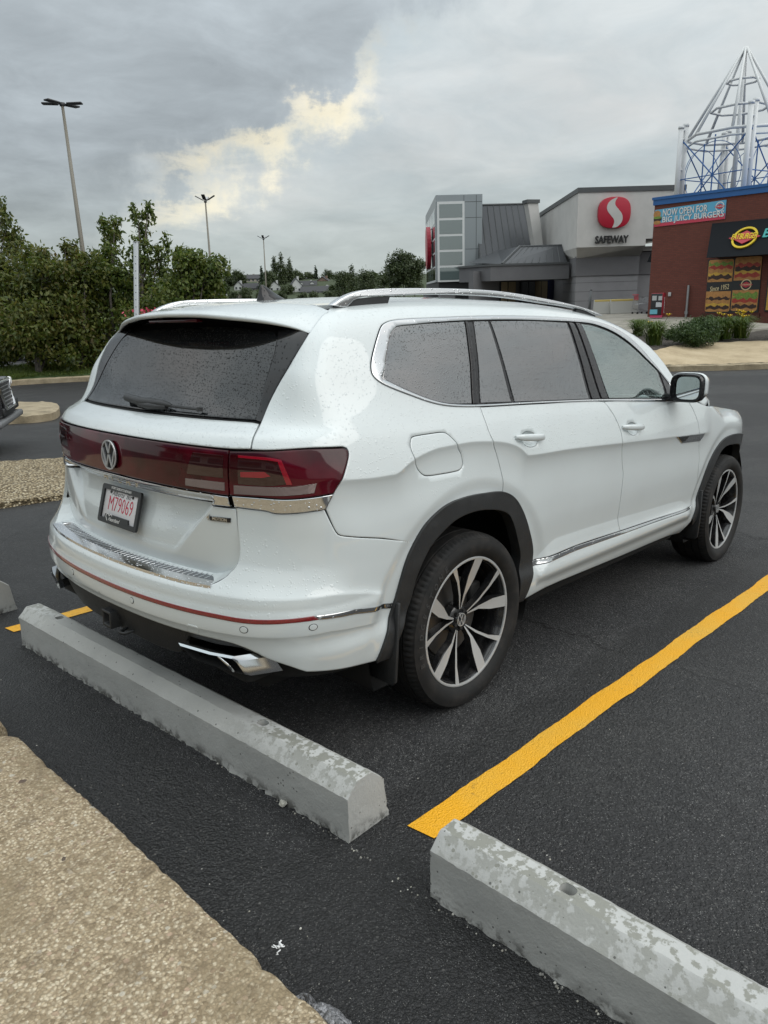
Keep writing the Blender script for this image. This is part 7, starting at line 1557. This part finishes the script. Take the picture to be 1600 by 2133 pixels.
# ------------------------------------------------------------------ other cars
def side_car(label, loc, hd, paintm, L=4.5, Wd=1.8, Hh=1.5, front=True):
    """small lofted car: origin on the ground under the middle, x forward"""
    t = root('parked_car', label, 'car', 'other cars beyond the kerbs', loc=loc); t.rotation_euler.z = hd; h = L/2; b_ = Wd/2
    st = [(-h, .35, .78, .62), (-h+.06, .30, .92, .80), (-h+.5, .24, .98, .96), (-.6, .22, .98, 1.), (.6, .22, .97, 1.), (h-1.15, .22, .93, .98), (h-.45, .24, .84, .90), (h-.10, .27, .72, .74), (h, .33, .60, .60)]
    sk = Hh/1.5; V = []; F = []; n = 14
    for x, z0, z1, w in st:
        z0 *= sk; z1 *= sk; pr = [(0, z0), (w*.6, z0), (w*.88, z0+.04), (w*.97, z0+.18), (w, (z0+z1)/2), (w*.96, z1-.10), (w*.85, z1-.02), (0, z1+.02)]
        full = pr+[(-y, z) for y, z in pr[-2:0:-1]]; V += [(x, y*b_, z) for y, z in full]
    m = len(full)
    for i in range(len(st)-1):
        for k in range(m): F.append((i*m+k, i*m+(k+1) % m, (i+1)*m+(k+1) % m, (i+1)*m+k))
    F += [tuple(range(m)), tuple((len(st)-1)*m+k for k in range(m))]
    put('body', autosmooth(fixn(mk(V, F)), 40), paintm, t)
    cab = [(-h+.25, .95, .55), (-h+.85, 1.40, .78), (-.2, 1.50, .80), (.45, 1.44, .79), (h-1.25, .95, .72)]; V = []; F = []
    for x, z, w in cab:
        z *= sk; zb = .93*sk; V += [(x, -w*b_*1.08, zb), (x, -w*b_, max(z-.06, zb)), (x, -w*b_*.7, max(z, zb)), (x, w*b_*.7, max(z, zb)), (x, w*b_, max(z-.06, zb)), (x, w*b_*1.08, zb)]
    for i in range(len(cab)-1):
        for k in range(5): F.append((i*6+k, i*6+k+1, (i+1)*6+k+1, (i+1)*6+k))
    put('glasshouse', autosmooth(fixn(mk(V, F)), 40), dglass, t); V = []; F = []
    for x, z, w in cab[1:4]: z = z*sk+.012; V += [(x, -w*b_*1.01, z-.07), (x, -w*b_*.7, z), (x, w*b_*.7, z), (x, w*b_*1.01, z-.07)]
    for i in range(2):
        for k in range(3): F.append((i*4+k, i*4+k+1, (i+1)*4+k+1, (i+1)*4+k))
    put('roof', autosmooth(fixn(mk(V, F)), 60), paintm, t)
    ty = lathe([(.19, -.10), (.30, -.11), (.325, -.08), (.33, 0), (.325, .08), (.30, .11), (.19, .10)], 28); rm = lathe([(0, -.085), (.06, -.095), (.17, -.10), (.20, -.085)], 20)
    for x in (-h+.85, h-.9):
        for s in (-1, 1):
            w_ = put('wheel', ty, rubber, t); w_.location = (x, s*(b_-.09), .33); w_.rotation_euler.z = 0 if s < 0 else math.pi; put('rim', rm, galv, w_)
    if front:
        G = [(h-.02, -.36, .74*sk), (h-.02, .36, .74*sk), (h+.03, .27, .42*sk), (h+.03, -.27, .42*sk)]; g0 = put('grille', MB().prism([Vector(p)+Vector((.0, 0, 0)) for p in G], (-.06, 0, 0)).mesh(), blackf, t)
        put('grille_frame', MB().tube([Vector(p)+Vector((.012, 0, 0)) for p in G+G[:1]], .026, 6, False).mesh(), chrome, g0)
        for i in range(6): z = (.46+.043*i)*sk; put('grille_slat', MB().box((h+.02-.008*i, 0, z), (.03, .56+.02*i, .012)).mesh(), galv, g0)
        for s in (-1, 1):
            hl_ = put('headlight', bevel(MB().box((h-.16, s*.60*b_/.9, .70*sk), (.20, .30, .13)).mesh(), .04), dglass, t); put('lamp_lens', mxf(lathe([(0, -.06), (.05, -.055), (.06, -.02)], 14), frame((h-.075, s*.60*b_/.9, .70*sk), (0, 1, 0), (0, 0, 1)) @ Matrix.Rotation(0, 4, 'X')), white, hl_)
            put('air_intake', bevel(MB().box((h-.06, s*.62*b_/.9, .40*sk), (.12, .30, .16)).mesh(), .03), blackf, t)
        put('front_splitter', bevel(MB().box((h-.06, 0, .27*sk), (.22, 1.5*b_/.9, .09)).mesh(), .03), greyd, t); put('lower_grille', bevel(MB().box((h-.0, 0, .38*sk), (.06, .70, .12)).mesh(), .02), blackf, t)
    return t
greyd = M('grey_bumper', (.13, .135, .14), .5); blk = M('black_paint', (.012, .012, .014), .25, coat=1.); mar = M('maroon_paint', (.055, .010, .012), .3, coat=1.); sil = M('silver_paint', (.42, .43, .44), .35, .3, coat=1.)
fr0 = ghit(35, 930); hdB = math.atan2(RH.y, RH.x)+.25; dB = Vector((math.cos(hdB), math.sin(hdB), 0)); cB = fr0-dB*2.28; cB.z = gzz(cB.x, cB.y)
side_car('black car at the left picture edge showing only its chrome grille and bumper', cB, hdB, blk, Hh=1.72)
pm1 = at(-22, 742, 31.); side_car('dark maroon car parked beyond the verge at the left edge', Vector((pm1.x, pm1.y, gzz(pm1.x, pm1.y))), math.atan2(RH.y, RH.x)+.1, mar, front=False)
pm2 = at(165, 735, 36.); side_car('pale silver car glimpsed through the maples', Vector((pm2.x, pm2.y, gzz(pm2.x, pm2.y))), math.atan2(RH.y, RH.x)+.15, sil, Hh=1.9, front=False)
def small_sign():
    p = at(215, 760, 25.); zg = gzz(p.x, p.y)+.2; t = root('warning_sign', 'orange panel half hidden behind the maple by the rear window', 'sign', loc=Vector((p.x, p.y, zg))); k = 25/FPX; z = at(215, 730, 25.).z-zg; w = .28
    put('panel', bevel(MB().prism([RH*-w*.6+Vector((0, 0, z-.26)), RH*w+Vector((0, 0, z-.26)), RH*w*.7+Vector((0, 0, z+.1)), RH*-w*.5+Vector((0, 0, z+.34))], FH*.02).mesh(), .004), M('sign_orange', (.75, .28, .01), .5), t); put('post', MB().tube([(0, 0, 0), (0, 0, z)], .03, 6).mesh(), galv, t)
small_sign()
def flowers():
    p = at(310, 655, 14.); zg = gzz(p.x, p.y); rg = np.random.default_rng(2); t = root('flowering_shrub', 'shrub tipped with pink flowers just showing over the SUV roof', 'shrub', loc=Vector((p.x, p.y, zg))); zt = p.z-zg; n = 900
    P = rg.normal(0, 1, (n, 3))*[.28, .28, .55]+[0, 0, zt-.75]; P[:, 2] = np.clip(P[:, 2], .1, zt-.03); put('crown', kites(P, unit(rg.normal(size=(n, 3))), .09, .04, unit(rg.normal(size=(n, 3)))), leaf_green, t); put('trunk', MB().tube([(0, 0, 0), (0, 0, zt-.4)], [.04, .015], 6).mesh(), bark, t)
    Q = rg.normal(0, 1, (80, 3))*[.16, .16, .03]+[0, 0, zt+.02]; put('blossoms', kites(Q, unit(rg.normal(size=(80, 3))), .07, .06, unit(rg.normal(size=(80, 3)))), pinkm, t, kind='stuff')
flowers()
# ------------------------------------------------------------------ far hillside: terrain, houses, trees
def hillz(D): return ZLEV+1.6*float(sst(230., 395., D))+.125*min(max(D-392., 0), 95)+.02*max(D-487., 0)
def hill():
    hm = M('hill_grass', (.035, .050, .018), .95); Ds = np.concatenate([np.arange(170, 460, 12.), np.arange(470, 900, 40.)]); As = np.arange(-.75, .76, .03); V = []; F = []
    for D in Ds:
        for a in As: p = Vector((CW.x, CW.y, 0))+FH*D+RH*D*math.tan(a); V.append((p.x, p.y, hillz(D)+.3*math.sin(a*9)*float(sst(230, 430, D))-(.15 if D < 190 else 0)))
    n = len(As)
    for i in range(len(Ds)-1):
        for j in range(n-1): F.append((i*n+j, i*n+j+1, (i+1)*n+j+1, (i+1)*n+j))
    put('hillside', mk(V, F, True), hm, kind='structure')
hill()
siding = M('house_siding', (.52, .53, .52), .8); siding2 = M('house_stucco', (.40, .36, .31), .8); shing = M('roof_shingles', (.055, .056, .060), .85); hwin = M('house_window', (.05, .055, .06), .2); hbrick = M('house_brick', (.22, .15, .12), .85)
def house(px, py, D, wpx, hpx, label, gable_front=True, mat=None, rot=0., dormers=0):
    p = at(px, py, D); k = D/FPX; zb = p.z; w = wpx*k; h = hpx*k; t = root('house', label, 'house', 'houses on the far hillside', loc=Vector((p.x, p.y, zb))); t.rotation_euler.z = hd+rot; dp = w*.9 if gable_front else min(w*.55, 9.)
    wh = h*.52; rh = h-wh; mb = MB()
    if gable_front: mb.prism([(-w/2, -dp/2, -1.5), (w/2, -dp/2, -1.5), (w/2, -dp/2, wh), (0, -dp/2, h), (-w/2, -dp/2, wh)], (0, dp, 0)); rf = [(-w/2-.4, -dp/2-.4, wh-.35), (0, -dp/2-.4, h+.12), (w/2+.4, -dp/2-.4, wh-.35)]; dv = (0, dp+.8, 0)
    else: mb.prism([(-w/2, -dp/2, -1.5), (-w/2, dp/2, -1.5), (-w/2, dp/2, wh), (-w/2, 0, h), (-w/2, -dp/2, wh)], (w, 0, 0)); rf = [(-w/2-.4, -dp/2-.5, wh-.35), (-w/2-.4, 0, h+.12), (-w/2-.4, dp/2+.5, wh-.35)]; dv = (w+.8, 0, 0)
    put('wall', mb.mesh(), mat or siding, t); r = MB()
    for a, b_ in ((0, 1), (1, 2)): A, B = Vector(rf[a]), Vector(rf[b_]); r.prism([A, B, B+Vector((0, 0, .25)), A+Vector((0, 0, .25))], dv)
    rfo = put('roof', r.mesh(), shing, t); put('chimney', MB().box((w*.22, dp*.1, h*.95), (1.1, .9, h*.42)).mesh(), mat or siding, rfo)
    nw = 2 if gable_front else 5
    for i in range(nw):
        x = -w/2+w*(i+.5)/nw*1.0; f_ = put('window', MB().box((x, -dp/2-.04, wh*.52), (1.3, .08, 1.4)).mesh(), siding, t); put('pane', MB().box((x, -dp/2-.09, wh*.52), (1.05, .03, 1.15)).mesh(), hwin, f_)
    for i in range(dormers):
        x = -w*.28+w*.56*i/max(1, dormers-1); d_ = put('dormer', MB().prism([(x-1.3, -dp*.42, wh*.95), (x+1.3, -dp*.42, wh*.95), (x+1.3, -dp*.42, wh+rh*.40), (x, -dp*.42, wh+rh*.85), (x-1.3, -dp*.42, wh+rh*.40)], (0, dp*.35, 0)).mesh(), mat or siding, t); put('dormer_roof', MB().prism([(x-1.6, -dp*.45, wh+rh*.34), (x, -dp*.45, wh+rh*.9), (x+1.6, -dp*.45, wh+rh*.34), (x, -dp*.45, wh+rh*.98)], (0, dp*.4, 0)).mesh(), shing, d_)
    return t
house(666, 617, 400, 74, 19, 'long low white house with a wide dark roof on the hillside', False, None, -.05)
house(640, 604, 430, 40, 17, 'white house with two small dormers above the long low house', False, None, .05, 2)
house(617, 612, 405, 24, 30, 'tall white gabled house left of the dormer house', True, None, .25)
house(675, 594, 450, 24, 16, 'upper house with reddish brick gable among the trees', True, hbrick, -.2)
house(573, 608, 415, 24, 20, 'white gabled house just right of the roof antenna', True, None, .1)
house(531, 610, 420, 40, 18, 'pale house with dark roof behind the roof antenna', False, siding2, .0)
house(499, 605, 420, 17, 17, 'small white gable between dark trees', True, None, -.1)
house(504, 622, 390, 30, 12, 'beige gable low down beside the maple', True, siding2, .0)
house(460, 610, 400, 24, 24, 'white gable peeking out beside the yellowish maple', True, None, .35)
house(520, 588, 470, 42, 14, 'dark-roofed house high up behind the trees', False, siding2, .1)
rgf = np.random.default_rng(23)
def far_tree(px, top, bot, D, wpx, label, kind, n=1500):
    b0 = at(px, bot, D); k = D/FPX; h = (bot-top)*k; w = wpx*k; base = Vector((b0.x, b0.y, b0.z)); bs = []
    if kind == 'round':
        bs = [((b0.x, b0.y, b0.z+h*.55), (w*.42, w*.42, h*.40))]
        for i in range(9): a = rgf.uniform(0, 6.28); q = rgf.uniform(.15, .34); bs.append(((b0.x+w*q*math.cos(a), b0.y+w*q*math.sin(a), b0.z+h*rgf.uniform(.35, .82)), (w*rgf.uniform(.14, .24),)*2+(h*rgf.uniform(.10, .18),)))
    elif kind == 'poplar':
        for i in range(9): z = .12+.82*i/8; r = w*.5*(1-abs(z-.40)**1.5)*(1.0 if z < .8 else .55); bs.append(((b0.x+rgf.normal(0, w*.06), b0.y, b0.z+h*z), (r*.9, r*.9, h*.10)))
    else:
        for i in range(11): z = .06+.90*i/10; r = w*.5*(1.02-z)**.9; bs.append(((b0.x, b0.y, b0.z+h*z), (r, r, h*.045)))
    area = sum(r[0]*r[1]+r[1]*r[2]+r[0]*r[2] for _, r in bs)/3; ls = max(.10*w**.5, .0035*D*.35); mt = leaf_con if kind == 'conifer' else leaf_far
    n = int(n*1.7)
    tree({'round': 'broadleaf_tree', 'poplar': 'poplar_tree', 'conifer': 'conifer_tree'}[kind], label, base, bs, mt, ls*1.7, n/area, rgf, 'trees on the far hillside', stems=2, trunk_r=.018*h, droop=.2, hollow=.55)
far_tree(842, 524, 625, 175, 92, 'big round broadleaf tree against the glazed tower', 'round', 5200)
far_tree(762, 560, 625, 230, 66, 'light green tree left of the big round tree', 'round', 2600); far_tree(800, 566, 625, 240, 50, 'smaller light green tree tucked under the big round tree', 'round', 1800)
far_tree(715, 562, 622, 300, 40, 'dark bushy tree right of the long low house', 'round', 1800); far_tree(735, 556, 622, 330, 34, 'tree with a pointed top behind the dark bushy tree', 'poplar', 1500)
far_tree(690, 562, 612, 470, 44, 'rounded tree above the reddish gable', 'round', 1500); far_tree(660, 556, 606, 475, 17, 'thin spruce between the round trees', 'conifer', 1100); far_tree(645, 566, 606, 480, 34, 'tree behind the dormer house', 'round', 1200)
far_tree(590, 534, 612, 440, 26, 'tallest poplar on the skyline', 'poplar', 1700); far_tree(576, 538, 612, 445, 20, 'poplar left of the tallest one', 'poplar', 1400); far_tree(606, 542, 612, 450, 24, 'poplar right of the tallest one', 'poplar', 1400); far_tree(566, 560, 612, 430, 36, 'dark round tree at the foot of the poplars', 'round', 1500); far_tree(622, 560, 606, 470, 30, 'pale round tree right of the poplars', 'round', 1200)
far_tree(548, 555, 612, 415, 22, 'spruce next to the farthest lamp post', 'conifer', 1300); far_tree(503, 562, 612, 430, 30, 'dark tree left of the farthest lamp post', 'round', 1500); far_tree(482, 562, 612, 440, 38, 'round tree beside the yellowish maple', 'round', 1500); far_tree(470, 588, 622, 380, 30, 'dark purple-leaved tree low on the slope', 'round', 1200); far_tree(600, 592, 620, 395, 40, 'low dark tree between two white gables', 'round', 1400); far_tree(515, 596, 624, 385, 30, 'low dark shrub tree beside the beige gable', 'round', 1200)
far_tree(865, 570, 625, 200, 44, 'dark tree at the foot of the glazed tower', 'round', 1600); far_tree(700, 590, 624, 385, 30, 'bush at the right end of the long low house', 'round', 1100); far_tree(555, 585, 618, 400, 26, 'tree behind the roof antenna', 'round', 1100)
for i_, (px_, tp_, D_, w_) in enumerate(((487, 606, 372, 26), (516, 604, 374, 22), (545, 603, 370, 30), (590, 606, 372, 24), (630, 608, 368, 24), (654, 606, 366, 26), (690, 604, 360, 34), (712, 600, 350, 34), (728, 594, 330, 40), (778, 592, 260, 40), (820, 590, 230, 44))):
    far_tree(px_, tp_, 632, D_, w_, ('low hedge-like tree on the slope under the %s' % ('small white gable', 'beige gable', 'pale house', 'tall gabled house', 'dormer house', 'long low house', 'right end of the long low house', 'dark bushy tree', 'pointed tree', 'light green trees', 'big round tree')[i_]), 'round', 800)
def backwoods():
    rg = np.random.default_rng(31); P = []
    for i in range(420):
        px = rg.uniform(330, 960); D = rg.uniform(470, 560); top = 585+6*math.sin(px*.03)+rg.normal(0, 4); c = at(px, top+14, D); k = D/FPX; n = 26; P.append(np.array(c)+rg.normal(0, 1, (n, 3))*[9*k, 9*k, 8*k])
    P = np.concatenate(P); put('far_woods', kites(P, unit(rg.normal(size=P.shape)), 3.4*rg.uniform(.6, 1.3, len(P)), 1.9, unit(rg.normal(size=P.shape))), leaf_far, kind='stuff')
backwoods()
# ------------------------------------------------------------------ the shop front the photographer stands before (seen in the car's reflections)
def shopfront():
    t = root('shopfront', 'low stucco shop front behind the photographer with blue fascia and windows', 'building', lot=True); st_ = M('shop_stucco', (.46, .43, .38), .85)
    put('wall', MB().box((-13.3, -3., 2.3), (.4, 30., 4.8)).mesh(), st_, t); put('fascia', MB().box((-12.9, -3., 4.2), (1.2, 30., .7)).mesh(), bluef, t); put('soffit', MB().box((-12.4, -3., 3.80), (2.0, 30., .08)).mesh(), stw, t)
    for i in range(9):
        y = -16+3.4*i; f_ = put('window', MB().box((-13.08, y, 1.6), (.08, 2.7, 2.4)).mesh(), gfr, t); put('pane', MB().box((-13.03, y, 1.6), (.04, 2.5, 2.2)).mesh(), gls, f_)
shopfront()
